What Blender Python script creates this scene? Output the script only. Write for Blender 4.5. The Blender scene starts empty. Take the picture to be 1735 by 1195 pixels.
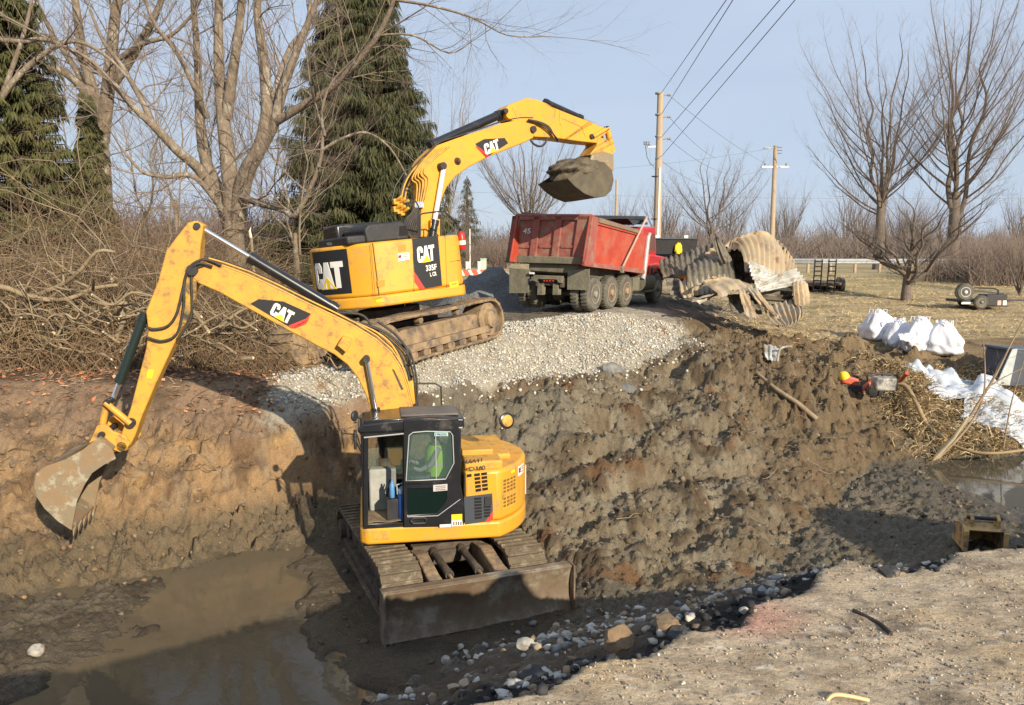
import bpy, bmesh, math, random
import numpy as np
from mathutils import Vector, Matrix, Euler
PI = math.pi
R = math.radians
random.seed(7)
S = bpy.context.scene
COL = S.collection
# ------------------------------------------------------------ camera, light
CZ = 1.8
F_PX = 1400.0
PITCH = R(7.0)
cd = bpy.data.cameras.new('Camera'); cam = bpy.data.objects.new('Camera', cd); COL.objects.link(cam)
cam.location = (0, 0, CZ); cam.rotation_euler = (R(90) - PITCH, 0, 0)
cd.sensor_width = 36; cd.lens = 36 * F_PX / 1735.0; cd.clip_start = 0.1; cd.clip_end = 6000
S.camera = cam
SUN_EL = R(22); SUN_AZ = R(31)            # light travels towards (-sin az, cos az)
sd = bpy.data.lights.new('Sun', 'SUN'); sun = bpy.data.objects.new('Sun', sd); COL.objects.link(sun)
sd.energy = 5.0; sd.angle = R(0.5); sd.color = (1.0, 0.88, 0.70)
ldir = Vector((-math.sin(SUN_AZ) * math.cos(SUN_EL), math.cos(SUN_AZ) * math.cos(SUN_EL), -math.sin(SUN_EL)))
sun.rotation_euler = ldir.to_track_quat('-Z', 'Y').to_euler()
W = bpy.data.worlds.new('World'); S.world = W; W.use_nodes = True
wn = W.node_tree; wn.nodes.clear()
wo = wn.nodes.new('ShaderNodeOutputWorld'); wb = wn.nodes.new('ShaderNodeBackground'); ws = wn.nodes.new('ShaderNodeTexSky')
ws.sky_type = 'NISHITA'; ws.sun_disc = False; ws.sun_elevation = SUN_EL
sdir = -ldir; ws.sun_rotation = math.atan2(sdir.x, sdir.y)
ws.air_density = 1.0; ws.dust_density = 0.6; ws.ozone_density = 1.0; ws.altitude = 100
wb.inputs[1].default_value = 0.078
# thin high veil of cloud in the sky, laid out by direction
wm = wn.nodes.new('ShaderNodeMixRGB'); wm.inputs[2].default_value = (5.8, 6.9, 8.7, 1)
wtc = wn.nodes.new('ShaderNodeTexCoord'); wmp = wn.nodes.new('ShaderNodeMapping'); wmp.inputs['Scale'].default_value = (1.2, 1.2, 5)
wnz = wn.nodes.new('ShaderNodeTexNoise'); wnz.inputs['Scale'].default_value = 2.2; wnz.inputs['Detail'].default_value = 5
wr = wn.nodes.new('ShaderNodeMapRange'); wr.inputs[1].default_value = 0.35; wr.inputs[2].default_value = 0.75
wr.inputs[3].default_value = 0.78; wr.inputs[4].default_value = 0.97
L = wn.links
L.new(wtc.outputs['Generated'], wmp.inputs[0]); L.new(wmp.outputs[0], wnz.inputs['Vector']); L.new(wnz.outputs['Fac'], wr.inputs[0])
L.new(wr.outputs[0], wm.inputs[0]); L.new(ws.outputs[0], wm.inputs[1]); L.new(wm.outputs[0], wb.inputs[0]); L.new(wb.outputs[0], wo.inputs[0])
S.view_settings.view_transform = 'Standard'; S.view_settings.look = 'None'; S.view_settings.gamma = 1
S.view_settings.exposure = 0.36
S.render.engine = 'CYCLES'
S.cycles.max_bounces = 5; S.cycles.diffuse_bounces = 2; S.cycles.glossy_bounces = 2; S.cycles.transmission_bounces = 3; S.cycles.transparent_max_bounces = 6
S.cycles.caustics_reflective = False; S.cycles.caustics_refractive = False

# ------------------------------------------------------------ photo pixel -> ray
cP, sP = math.cos(PITCH), math.sin(PITCH)
def ray(px, py):
    u = (px - 867.5) / F_PX; v = (py - 597.5) / F_PX
    return Vector((u, cP - v * sP, -sP - v * cP))
CAMV = Vector((0, 0, CZ))
def atY(px, py, Y):
    d = ray(px, py); return CAMV + d * (Y / d.y)
def atZ(px, py, z):
    d = ray(px, py); return CAMV + d * ((z - CZ) / d.z)
def in_local(M, axis, val, px, py):
    """meet the ray with a plane of a machine's own frame, answer in that frame"""
    Mi = M.inverted(); p = Mi @ CAMV; d = Mi.to_3x3() @ ray(px, py)
    t = (val - p[axis]) / d[axis]
    return p + d * t

# ------------------------------------------------------------ materials
MATS = {}
def mk(name, c1, c2=None, scale=4.0, rough=0.7, bump=0.0, bscale=None, metal=0.0, dirt=None, dscale=1.5, dlo=0.5, dhi=0.62, spec=0.5, detail=4, vcol=False, stretch=None, coat=0):
    m = bpy.data.materials.new(name); m.use_nodes = True
    n = m.node_tree.nodes; l = m.node_tree.links; b = n['Principled BSDF']
    b.inputs['Roughness'].default_value = rough; b.inputs['Metallic'].default_value = metal
    b.inputs['Specular IOR Level'].default_value = spec; b.inputs['Coat Weight'].default_value = coat
    tc = n.new('ShaderNodeTexCoord'); src = tc.outputs['Object']
    if stretch:
        mp = n.new('ShaderNodeMapping'); mp.inputs['Scale'].default_value = stretch; l.new(src, mp.inputs[0]); src = mp.outputs[0]
    col = None
    if c2 is not None:
        nz = n.new('ShaderNodeTexNoise'); nz.inputs['Scale'].default_value = scale; nz.inputs['Detail'].default_value = detail
        nz.inputs['Roughness'].default_value = 0.6
        l.new(src, nz.inputs['Vector'])
        cr = n.new('ShaderNodeValToRGB'); cr.color_ramp.elements[0].position = 0.35; cr.color_ramp.elements[1].position = 0.65
        cr.color_ramp.elements[0].color = (*c1, 1); cr.color_ramp.elements[1].color = (*c2, 1)
        l.new(nz.outputs['Fac'], cr.inputs[0]); col = cr.outputs[0]
    else:
        b.inputs['Base Color'].default_value = (*c1, 1)
        rg = n.new('ShaderNodeRGB'); rg.outputs[0].default_value = (*c1, 1); col = rg.outputs[0]
    if dirt is not None:
        nd = n.new('ShaderNodeTexNoise'); nd.inputs['Scale'].default_value = dscale; nd.inputs['Detail'].default_value = 8
        nd.inputs['Roughness'].default_value = 0.7; l.new(src, nd.inputs['Vector'])
        mr = n.new('ShaderNodeMapRange'); mr.inputs[1].default_value = dlo; mr.inputs[2].default_value = dhi
        l.new(nd.outputs['Fac'], mr.inputs[0])
        mx = n.new('ShaderNodeMixRGB'); l.new(mr.outputs[0], mx.inputs[0]); l.new(col, mx.inputs[1]); mx.inputs[2].default_value = (*dirt, 1)
        col = mx.outputs[0]
        rr = n.new('ShaderNodeMapRange'); l.new(mr.outputs[0], rr.inputs[0]); rr.inputs[3].default_value = rough; rr.inputs[4].default_value = 0.9
        l.new(rr.outputs[0], b.inputs['Roughness'])
    l.new(col, b.inputs['Base Color'])
    if bump > 0:
        nb = n.new('ShaderNodeTexNoise'); nb.inputs['Scale'].default_value = bscale or scale * 3; nb.inputs['Detail'].default_value = 5
        l.new(src, nb.inputs['Vector'])
        bp = n.new('ShaderNodeBump'); bp.inputs['Strength'].default_value = 1.0; bp.inputs['Distance'].default_value = bump
        l.new(nb.outputs['Fac'], bp.inputs['Height']); l.new(bp.outputs[0], b.inputs['Normal'])
    MATS[name] = m
    return m

# ------------------------------------------------------------ mesh builder
class MB:
    def __init__(s): s.v = []; s.f = []
    def add(s, vs, fs):
        o = len(s.v); s.v.extend([tuple(p) for p in vs]); s.f.extend([tuple(i + o for i in f) for f in fs]); return s
    def box(s, c, size, M=None):
        x, y, z = size[0] / 2, size[1] / 2, size[2] / 2
        vs = [Vector((i * x, j * y, k * z)) for k in (-1, 1) for j in (-1, 1) for i in (-1, 1)]
        if M is not None: vs = [M @ p for p in vs]
        vs = [p + Vector(c) for p in vs]
        return s.add(vs, [(0, 2, 3, 1), (4, 5, 7, 6), (0, 1, 5, 4), (2, 6, 7, 3), (0, 4, 6, 2), (1, 3, 7, 5)])
    def box2(s, a, b):
        return s.box([(a[i] + b[i]) / 2 for i in range(3)], [abs(b[i] - a[i]) for i in range(3)])
    def prism(s, poly, a, b, axes=(0, 2, 1)):
        """polygon in two local axes, extruded along the third from a to b"""
        n = len(poly); vs = []
        for w in (a, b):
            for p in poly:
                q = [0, 0, 0]; q[axes[0]] = p[0]; q[axes[1]] = p[1]; q[axes[2]] = w; vs.append(q)
        fs = [tuple(range(n)), tuple(range(2 * n - 1, n - 1, -1))] + [(i, i + n, (i + 1) % n + n, (i + 1) % n) for i in range(n)]
        return s.add(vs, fs)
    def tube(s, pts, rad, n=8, cap=True):
        pts = [Vector(p) for p in pts]
        if not hasattr(rad, '__len__'): rad = [rad] * len(pts)
        vs = []; up = None
        for i, p in enumerate(pts):
            t = (pts[min(i + 1, len(pts) - 1)] - pts[max(i - 1, 0)])
            if t.length < 1e-9: t = Vector((0, 0, 1))
            t.normalize()
            if up is None:
                up = t.orthogonal().normalized()
            else:
                up = (up - t * up.dot(t))
                up = up.normalized() if up.length > 1e-6 else t.orthogonal().normalized()
            w = t.cross(up)
            for k in range(n):
                a = 2 * PI * k / n; vs.append(p + (up * math.cos(a) + w * math.sin(a)) * rad[i])
        fs = []
        for i in range(len(pts) - 1):
            for k in range(n):
                a = i * n + k; b = i * n + (k + 1) % n; fs.append((a, b, b + n, a + n))
        if cap:
            fs.append(tuple(range(n - 1, -1, -1))); e = (len(pts) - 1) * n; fs.append(tuple(range(e, e + n)))
        return s.add(vs, fs)
    def cyl(s, a, b, r, n=20, r2=None): return s.tube([a, b], [r, r if r2 is None else r2], n)
    def disc_lathe(s, prof, c, axis, n=28):
        """prof: (radius, offset along axis) pairs"""
        c = Vector(c); axis = Vector(axis).normalized(); u = axis.orthogonal().normalized(); w = axis.cross(u); vs = []
        for r, h in prof:
            for k in range(n):
                a = 2 * PI * k / n; vs.append(c + axis * h + (u * math.cos(a) + w * math.sin(a)) * r)
        fs = []
        for i in range(len(prof) - 1):
            for k in range(n):
                a = i * n + k; b = i * n + (k + 1) % n; fs.append((a, b, b + n, a + n))
        fs.append(tuple(range(n - 1, -1, -1))); e = (len(prof) - 1) * n; fs.append(tuple(range(e, e + n)))
        return s.add(vs, fs)
    def sheet(s, grid, th=0.0):
        """grid: rows of points -> surface, given a thickness"""
        r = len(grid); c = len(grid[0]); g = [[Vector(p) for p in row] for row in grid]
        if th == 0:
            vs = [p for row in g for p in row]
            return s.add(vs, [(i * c + j, i * c + j + 1, (i + 1) * c + j + 1, (i + 1) * c + j) for i in range(r - 1) for j in range(c - 1)])
        N = []
        for i in range(r):
            for j in range(c):
                a = g[min(i + 1, r - 1)][j] - g[max(i - 1, 0)][j]; b = g[i][min(j + 1, c - 1)] - g[i][max(j - 1, 0)]
                q = a.cross(b); N.append(q.normalized() if q.length > 1e-9 else Vector((0, 0, 1)))
        top = [p for row in g for p in row]; bot = [p - N[k] * th for k, p in enumerate(top)]; o = r * c
        fs = []
        for i in range(r - 1):
            for j in range(c - 1):
                q = (i * c + j, i * c + j + 1, (i + 1) * c + j + 1, (i + 1) * c + j); fs.append(q); fs.append(tuple(o + k for k in reversed(q)))
        for j in range(c - 1):
            fs.append((j + 1, j, o + j, o + j + 1)); e = (r - 1) * c; fs.append((e + j, e + j + 1, o + e + j + 1, o + e + j))
        for i in range(r - 1):
            fs.append((i * c, (i + 1) * c, o + (i + 1) * c, o + i * c)); e = c - 1; fs.append(((i + 1) * c + e, i * c + e, o + i * c + e, o + (i + 1) * c + e))
        return s.add(top + bot, fs)
    def build(s, name, m, parent=None, smooth=None, bevel=0.0, seg=2, M=None):
        me = bpy.data.meshes.new(name); vs = s.v if M is None else [tuple(M @ Vector(p)) for p in s.v]
        me.from_pydata(vs, [], s.f); me.update()
        bm = bmesh.new(); bm.from_mesh(me); bmesh.ops.recalc_face_normals(bm, faces=bm.faces); bm.to_mesh(me); bm.free()
        me.materials.append(m)
        o = bpy.data.objects.new(name, me); COL.objects.link(o)
        if parent is not None: o.parent = parent
        if smooth is not None:
            me.shade_smooth(); me.set_sharp_from_angle(angle=R(smooth))
        if bevel > 0:
            bv = o.modifiers.new('bevel', 'BEVEL'); bv.width = bevel; bv.segments = seg; bv.limit_method = 'ANGLE'; bv.angle_limit = R(35); bv.harden_normals = False
            me.shade_smooth(); me.set_sharp_from_angle(angle=R(35))
        return o
def tag(o, label=None, cat=None, group=None, kind=None):
    if label: o['label'] = label
    if cat: o['category'] = cat
    if group: o['group'] = group
    if kind: o['kind'] = kind
    return o
def thing(name, label, cat, M=None, group=None):
    o = bpy.data.objects.new(name, None); COL.objects.link(o); o.empty_display_size = 0.3
    if M is not None: o.matrix_world = M
    return tag(o, label, cat, group)
def frame(loc, fx, up=(0, 0, 1)):
    """matrix with local x along fx, local z near up"""
    x = Vector(fx).normalized(); z = Vector(up); z = (z - x * z.dot(x)).normalized(); y = z.cross(x)
    M = Matrix.Identity(4)
    for i in range(3): M[i][0] = x[i]; M[i][1] = y[i]; M[i][2] = z[i]; M[i][3] = loc[i]
    return M
def np_mesh(name, V, F, m, parent=None, smooth=False):
    """V: n x 3, F: k x c with equal corner counts"""
    V = np.asarray(V, dtype=np.float32); F = np.asarray(F, dtype=np.int32); k, c = F.shape
    me = bpy.data.meshes.new(name); me.vertices.add(len(V)); me.vertices.foreach_set('co', V.ravel())
    me.loops.add(k * c); me.loops.foreach_set('vertex_index', F.ravel())
    me.polygons.add(k); me.polygons.foreach_set('loop_start', np.arange(0, k * c, c, dtype=np.int32))
    me.polygons.foreach_set('loop_total', np.full(k, c, dtype=np.int32))
    me.update(calc_edges=True); me.materials.append(m)
    if smooth: me.polygons.foreach_set('use_smooth', np.ones(k, dtype=bool))
    o = bpy.data.objects.new(name, me); COL.objects.link(o)
    if parent is not None: o.parent = parent
    return o
def copy_tree(o, parent=None, M=None):
    c = o.copy(); COL.objects.link(c)
    if parent is not None: c.parent = parent
    if M is not None: c.matrix_world = M
    for ch in list(o.children): copy_tree(ch, c)
    return c

# ------------------------------------------------------------ noise
def _h(ix, iy, seed):
    n = (ix * 374761393 + iy * 668265263 + seed * 974711) & 0xffffffff
    n = ((n ^ (n >> 13)) * 1274126177) & 0xffffffff
    return ((n ^ (n >> 16)) & 0xffff) / 65535.0
def pn(x, y, seed=0):
    ix = np.floor(x).astype(np.int64); iy = np.floor(y).astype(np.int64); fx = x - ix; fy = y - iy
    u = fx * fx * fx * (fx * (fx * 6 - 15) + 10); v = fy * fy * fy * (fy * (fy * 6 - 15) + 10)
    def g(a, b):
        t = _h(ix + a, iy + b, seed) * 2 * PI; return np.cos(t) * (fx - a) + np.sin(t) * (fy - b)
    return ((g(0, 0) * (1 - u) + g(1, 0) * u) * (1 - v) + (g(0, 1) * (1 - u) + g(1, 1) * u) * v) * 1.5
def fbm(x, y, seed=0, o=4, rough=0.5):
    s = 0; a = 1.0; t = 0
    for i in range(o):
        s = s + a * pn(x * 2 ** i, y * 2 ** i, seed + i * 17); t += a; a *= rough
    return s / t
def worley(x, y, seed=0):
    ix = np.floor(x).astype(np.int64); iy = np.floor(y).astype(np.int64)
    d1 = np.full(np.shape(x), 9.0); d2 = d1.copy(); idv = np.zeros(np.shape(x))
    for a in (-1, 0, 1):
        for b in (-1, 0, 1):
            jx = ix + a; jy = iy + b
            r1 = _h(jx, jy, seed); r2 = _h(jx, jy, seed + 91)
            d = np.hypot(jx + r1 - x, jy + r2 - y); near = d < d1
            d2 = np.where(near, d1, np.minimum(d2, d)); idv = np.where(near, _h(jx, jy, seed + 5), idv); d1 = np.where(near, d, d1)
    return d1, d2, idv
def sst(a, b, x):
    t = np.clip((x - a) / (b - a), 0, 1); return t * t * (3 - 2 * t)
# ------------------------------------------------------------ terrain
#        X     E     Cy    Cz    T1    zf     T2    tay   taz    My    Mz    Ty    Tz    z32
TAB = [(-60,  2.0,  3.2, -0.9,  5.0, -3.60, 10.5, 12.6, -2.9, 15.0, -1.9, 17.0, -0.7, -0.1),
       (-12,  2.0,  3.2, -0.9,  5.0, -3.60, 10.5, 12.6, -2.9, 15.0, -1.9, 17.0, -0.85, -0.1),
       (-9,   2.1,  3.3, -0.9,  5.2, -3.60, 11.3, 13.2, -2.9, 15.0, -1.9, 16.8, -0.9, -0.2),
       (-7,   2.1,  3.4, -0.9,  5.4, -3.60, 12.6, 14.2, -2.95, 15.3, -1.9, 16.8, -0.85, -0.2),
       (-5.5, 2.1,  3.5, -0.9,  5.6, -3.60, 13.6, 14.8, -3.0, 15.6, -1.85, 17.2, -0.9, -0.2),
       (-4,   2.1,  3.6, -0.9,  5.8, -3.58, 14.6, 16.0, -3.1, 16.8, -1.5, 18.0, -0.95, -0.2),
       (-3,   2.2,  3.8, -0.9,  6.2, -3.56, 15.8, 16.8, -3.0, 17.4, -1.3, 18.6, -0.80, -0.2),
       (-2,   2.3,  4.1, -0.9,  6.6, -3.58, 16.2, 16.7, -2.8, 17.8, -1.35, 19.0, -0.68, -0.1),
       (-1,   2.6,  4.4, -0.75, 7.2, -3.56, 16.0, 16.8, -2.5, 18.7, -1.40, 20.5, -0.55, -0.05),
       (0,    3.2,  5.3, -0.85, 8.6, -3.56, 14.4, 16.6, -2.5, 19.6, -1.45, 22.2, -0.35, 0.0),
       (0.8,  3.7,  5.8, -0.85, 9.0, -3.56, 13.0, 16.0, -2.6, 20.0, -1.45, 23.2, -0.25, 0.0),
       (1.5,  4.3,  6.2, -0.90, 9.2, -3.55, 12.2, 15.6, -2.7, 20.5, -1.45, 24.0, -0.15, 0.0),
       (2.3,  4.6,  6.5, -0.95, 9.6, -3.52, 12.0, 15.6, -2.7, 21.0, -1.40, 24.4, -0.08, 0.0),
       (3.2,  4.9,  7.0, -1.10, 10.0, -3.48, 12.2, 16.2, -2.6, 21.5, -1.25, 24.8, -0.05, 0.0),
       (4.5,  3.6,  7.9, -1.45, 10.6, -3.36, 13.2, 17.4, -2.4, 22.4, -1.05, 25.6, -0.12, 0.0),
       (6,    2.7,  8.4, -1.6, 11.0, -3.20, 15.2, 18.6, -2.2, 22.5, -1.15, 25.6, -0.40, -0.02),
       (8,    2.7,  9.0, -1.6, 11.6, -3.03, 17.9, 19.2, -2.4, 22.0, -1.50, 25.6, -0.85, -0.35),
       (10,   2.9,  9.6, -1.6, 12.2, -3.10, 18.8, 19.8, -2.4, 21.8, -1.75, 26.0, -1.05, -0.7),
       (12,   3.2, 10.4, -1.0, 13.0, -3.20, 19.3, 20.2, -2.5, 22.2, -1.85, 26.2, -1.05, -0.85),
       (16,   4.0, 12.0, -1.0, 15.0, -3.20, 21.5, 22.3, -2.5, 24.0, -1.80, 27.0, -1.05, -0.85),
       (60,  20.0, 24.0, -1.0, 27.0, -3.20, 30.0, 32.3, -2.5, 34.0, -1.80, 40.0, -1.05, -0.85)]
TA = np.array(TAB, dtype=float)
def lines(x):
    return [np.interp(x, TA[:, 0], TA[:, k]) for k in range(1, 14)]
XL = np.array([-2500., -600, -200, -80, -40, -26, -18, -14, -12, -11])
xs = np.concatenate([XL, np.arange(-10.4, 13.6, 0.041), [14, 14.5, 15.2, 16, 17, 18.5, 20, 22, 25, 30, 38, 55, 90, 200, 600, 2500]])
yl = [2.3]
while yl[-1] < 28: yl.append(yl[-1] * 1.0030)
while yl[-1] < 60: yl.append(yl[-1] * 1.012)
while yl[-1] < 3000: yl.append(yl[-1] * 1.12)
ys = np.array([-120., -60, -30, -15, -8, -4, -2, -1, 0, .5, 1, 1.5, 1.9] + yl)
def base_height(X, Y):
    """X, Y flat arrays -> height and zone lines"""
    jx = X + 0.35 * fbm(X * 0.5, Y * 0.5, 3, 3)
    jy = Y + 0.30 * fbm(X * 0.7 + 9, Y * 0.7, 11, 3) * sst(5, 8, Y) + 0.05 * fbm(X * 2.5, Y * 2.5, 12, 3) + sst(7, 6, Y) * (.34 * fbm(X * 1.3, Y * .4, 13, 2) + .14 * fbm(X * 4.2, Y * 2, 14, 3, .6))
    E, Cy, Cz, T1, zf, T2, tay, taz, My, Mz, Ty, Tz, z32 = lines(jx)
    T2b = np.maximum(T2, T1 + 0.5)
    K = [(-200 + 0 * E, 0 * E), (E, 0 * E), (E + 0.08, -0.09 + 0 * E), (E + 0.3, -0.15 + 0 * E), (Cy, Cz), (T1, zf), (T2b, zf), (tay, taz), (My, Mz), (Ty, Tz),
         (32 + 0 * E, z32), (52 + 0 * E, 0.45 + 0 * E), (120 + 0 * E, 0.3 + 0 * E), (5000 + 0 * E, 0.3 + 0 * E)]
    z = np.zeros_like(X)
    for (ya, za), (yb, zb) in zip(K[:-1], K[1:]):
        t = (jy - ya) / np.maximum(yb - ya, 1e-3); mm = (jy >= ya) & (jy < yb)
        z = np.where(mm, za + (zb - za) * np.clip(t, 0, 1), z)
    return z, (E, Cy, T1, T2, tay, My, Ty), jx, jy
def pit_pool(X, Y):
    xl = np.interp(Y, [8, 9.5, 11, 13, 14], [-6.9, -6.2, -5.5, -6.0, -5.6]); xr = np.interp(Y, [8, 9, 10, 11, 12, 13.8], [0.6, -.5, -1.8, -2.6, -3.1, -3.6])
    w = fbm(X * 1.3, Y * 1.3, 44, 4) * .7 - .15
    return sst(-0.15, 0.35, X - xl + w) * sst(-0.15, 0.35, xr - X + w)
def bump_mix(Z, Y, band): return band
def terrain(X, Y):
    z, (E, C, T1, T2, ta, M, T), jx, jy = base_height(X, Y)
    f1 = fbm(X * 1.1, Y * 1.1, 21, 4); f2 = fbm(X * 4, Y * 4, 31, 4, 0.6); f3 = fbm(X * 11, Y * 11, 41, 3, 0.6)
    w1, w2, wi = worley(X * 2.6 + f1, Y * 2.6 + f2 * 0.4, 5); v1, v2, vi = worley(X * 6.5 + f2 * 0.5, Y * 6.5, 8)
    q1, q2, qi = worley(X * 1.25 + 2 * f1, Y * 1.25, 15)
    clod = (0.35 - w1 * w1 * 1.5) * (0.3 + wi) * .75 + (0.35 - v1 * v1 * 1.6) * (0.3 + vi) * 0.5 + (0.3 - q1 * q1) * qi * .9
    b1 = np.abs(fbm(X * 2.1 + .6 * f2, Y * 1.7, 51, 4, .62)); b2 = np.abs(fbm(X * 5.2, Y * 4.6 + f1, 53, 3, .6)); b3 = np.abs(fbm(X * 11, Y * 9, 57, 2, .7))
    clod = .42 * clod + (.30 - b1 * 1.5) * .45 * (-1) ** 1 * -1 + (b2 - .2) * .60 + (b3 - .2) * .38
    pave = (jy < E).astype(float)
    bench = sst(0, .15, jy - E) * (jy < C + 0.3)
    nslope = (jy >= C) * (jy < T1)
    floor = (jy >= T1) * (jy < T2)
    far = sst(-0.6, 0.5, jy - T2) * sst(0.3, -0.9, jy - T)
    left = sst(-1.6, -3.2, jx); right = sst(6.5, 9, jx)
    zone = dict(pave=pave, bench=bench, nslope=nslope, floor=floor, far=far, left=left, right=right)
    d = np.zeros_like(X)
    d += pave * (0.012 * f2 + 0.008 * f3 + 0.03 * f1)
    d += bench * (0.05 * f2 + 0.035 * f3 + 0.06 * f1) + nslope * (0.12 * f2 + 0.06 * f3 + .1 * f1)
    d += floor * (0.045 * f1 + 0.03 * f2 + 0.012 * f3 + 0.10 * (clod + .2) * sst(0, 3, jx) * sst(1.0, -1.2, jy - T2 + 1) * 0.6)
    d += floor * sst(-5.4, -6.6, X) * (.10 * clod + .07 * f2 + .04 * f3 + .04) + floor * left * .03 - floor * 0.26 * pit_pool(X, Y)
    lo = fbm((X + .6 * Y) * .42, (Y - .5 * X) * .75, 61, 3); d += far * (1 - left) * (0.21 * clod + 0.11 * f2 + 0.07 * f3 + 0.28 * f1 + .55 * lo * sst(0, 1.5, jy - T2) + .25 * np.abs(lo) * right)
    d += floor * sst(.2, 1.5, jx) * sst(9.4, 8.0, jx) * (0.10 * clod + .09 * f2 + .05 * f3 + .05) - floor * sst(8.9, 10.0, jx + .1 * (Y - 16)) * .10
    # cut clay bank on the left: ledges, gouges
    st = np.sin((z + 0.12 * f1 + 0.05 * f2) * 9.0)
    g1 = np.abs(fbm(X * 1.1 + .5 * f1, Y * .5 + z * .6, 91, 4, .6)); g2 = fbm(X * 3.2 + f1, z * 2.2 + Y, 93, 4, .65); g3 = np.abs(fbm(X * 4.5 + f2, Y * 2.0 + z * 3, 95, 3, .6))
    led = fbm(X * .45, Y * 0 + 3, 96, 3); wz = z + 1.95 + .5 * led
    d += far * left * (0.32 * f1 + 0.11 * f2 + 0.075 * f3 + .30 * (g1 - .2) + .09 * g2 + .12 * (g3 - .2) + .10 * (b3 - .2) - .12 * sst(.30, .42, np.abs(pn(X * .9 + .4 * f1, z * .3 + 5, 99)) * 2 * (1 + f2)) - .20 * np.exp(-(wz / .12) ** 2) * sst(-.2, .2, g2 + .1) + .12 * np.maximum(clod, 0) * sst(-2.2, -2.9, z))
    d += sst(.1, .6, jy - T2) * sst(2.2, 1.0, jy - T2) * left * .25 * np.maximum(clod, 0)
    # loose gravel pile and its heap
    grav_top = sst(-0.1, 0.3, jy - M + 0.25 * f2) * sst(-5.3, -4.5, jx + 0.5 * f2) * sst(5.6, 4.6, jx + 0.3 * f2)
    d *= (1 - 0.75 * grav_top)
    d += grav_top * 0.02 * f3
    zone['grav'] = grav_top
    beyond = sst(-0.3, 0.5, jy - T)
    d += beyond * (0.05 * f1 + 0.03 * f2) * sst(70, 40, Y) + beyond * left * 0.06 * f2 + beyond * sst(5, 7, jx) * sst(40, 30, Y) * (0.07 * f2 + .1 * np.maximum(f1, 0) + 0.05 * clod * sst(31, 27, Y))
    zone['beyond'] = beyond
    # a big lump, holes and piles on the mud slope
    for (cx, cy, r, h) in [(1.3, 19.2, 1.0, 0.22), (5.6, 21.0, .8, .38), (4.9, 18.6, .7, .3), (3.1, 17.0, .6, .25), (7.4, 20.2, 1.1, .5), (8.6, 22.2, 1.2, .3), (6.5, 22.6, 1.2, .35), (-0.4, 18.0, .9, .2),
                          (4.7, 20.7, .28, -.5), (1.9, 16.9, .22, -.45), (6.0, 19.3, .35, -.45), (2.0, 18.3, .2, -.35), (7.9, 21.3, .5, -.4), (9.6, 21.2, .4, -.35), (10.2, 21.9, 1.0, .25)]:
        d += h * np.exp(-((X - cx) ** 2 + (Y - cy) ** 2) / (r * r)) * (1 + 0.8 * f2)
    # wide low field beyond, unseen mounds added at right to cast shade into view
    d += 1.25 * np.exp(-(((X - 5.1) / .75) ** 2 + ((Y - 2.9) / 0.8) ** 2)) + 1.9 * np.exp(-(((X - 11.6) / 1.5) ** 2 + ((Y - 5.8) / 1.2) ** 2))
    zone['f1'] = f1; zone['f2'] = f2; zone['f3'] = f3; zone['clod'] = clod; zone['wi'] = wi; zone['vi'] = vi; zone['v1'] = v1
    zone['jx'] = jx; zone['jy'] = jy; zone['L'] = (E, C, T1, T2, ta, M, T)
    return z + d, zone
GX, GY = np.meshgrid(xs, ys)
gx = GX.ravel(); gy = GY.ravel()
gz, ZN = terrain(gx, gy)
GZ = gz.reshape(GX.shape)
def hz(x, y):
    """ground height at one point"""
    i = min(max(int(np.searchsorted(xs, x)) - 1, 0), len(xs) - 2); j = min(max(int(np.searchsorted(ys, y)) - 1, 0), len(ys) - 2)
    a = (x - xs[i]) / (xs[i + 1] - xs[i]); b = (y - ys[j]) / (ys[j + 1] - ys[j])
    return float((GZ[j, i] * (1 - a) + GZ[j, i + 1] * a) * (1 - b) + (GZ[j + 1, i] * (1 - a) + GZ[j + 1, i + 1] * a) * b)
def hza(x, y):
    i = np.clip(np.searchsorted(xs, x) - 1, 0, len(xs) - 2); j = np.clip(np.searchsorted(ys, y) - 1, 0, len(ys) - 2)
    a = (x - xs[i]) / (xs[i + 1] - xs[i]); b = (y - ys[j]) / (ys[j + 1] - ys[j])
    return (GZ[j, i] * (1 - a) + GZ[j, i + 1] * a) * (1 - b) + (GZ[j + 1, i] * (1 - a) + GZ[j + 1, i + 1] * a) * b
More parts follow.
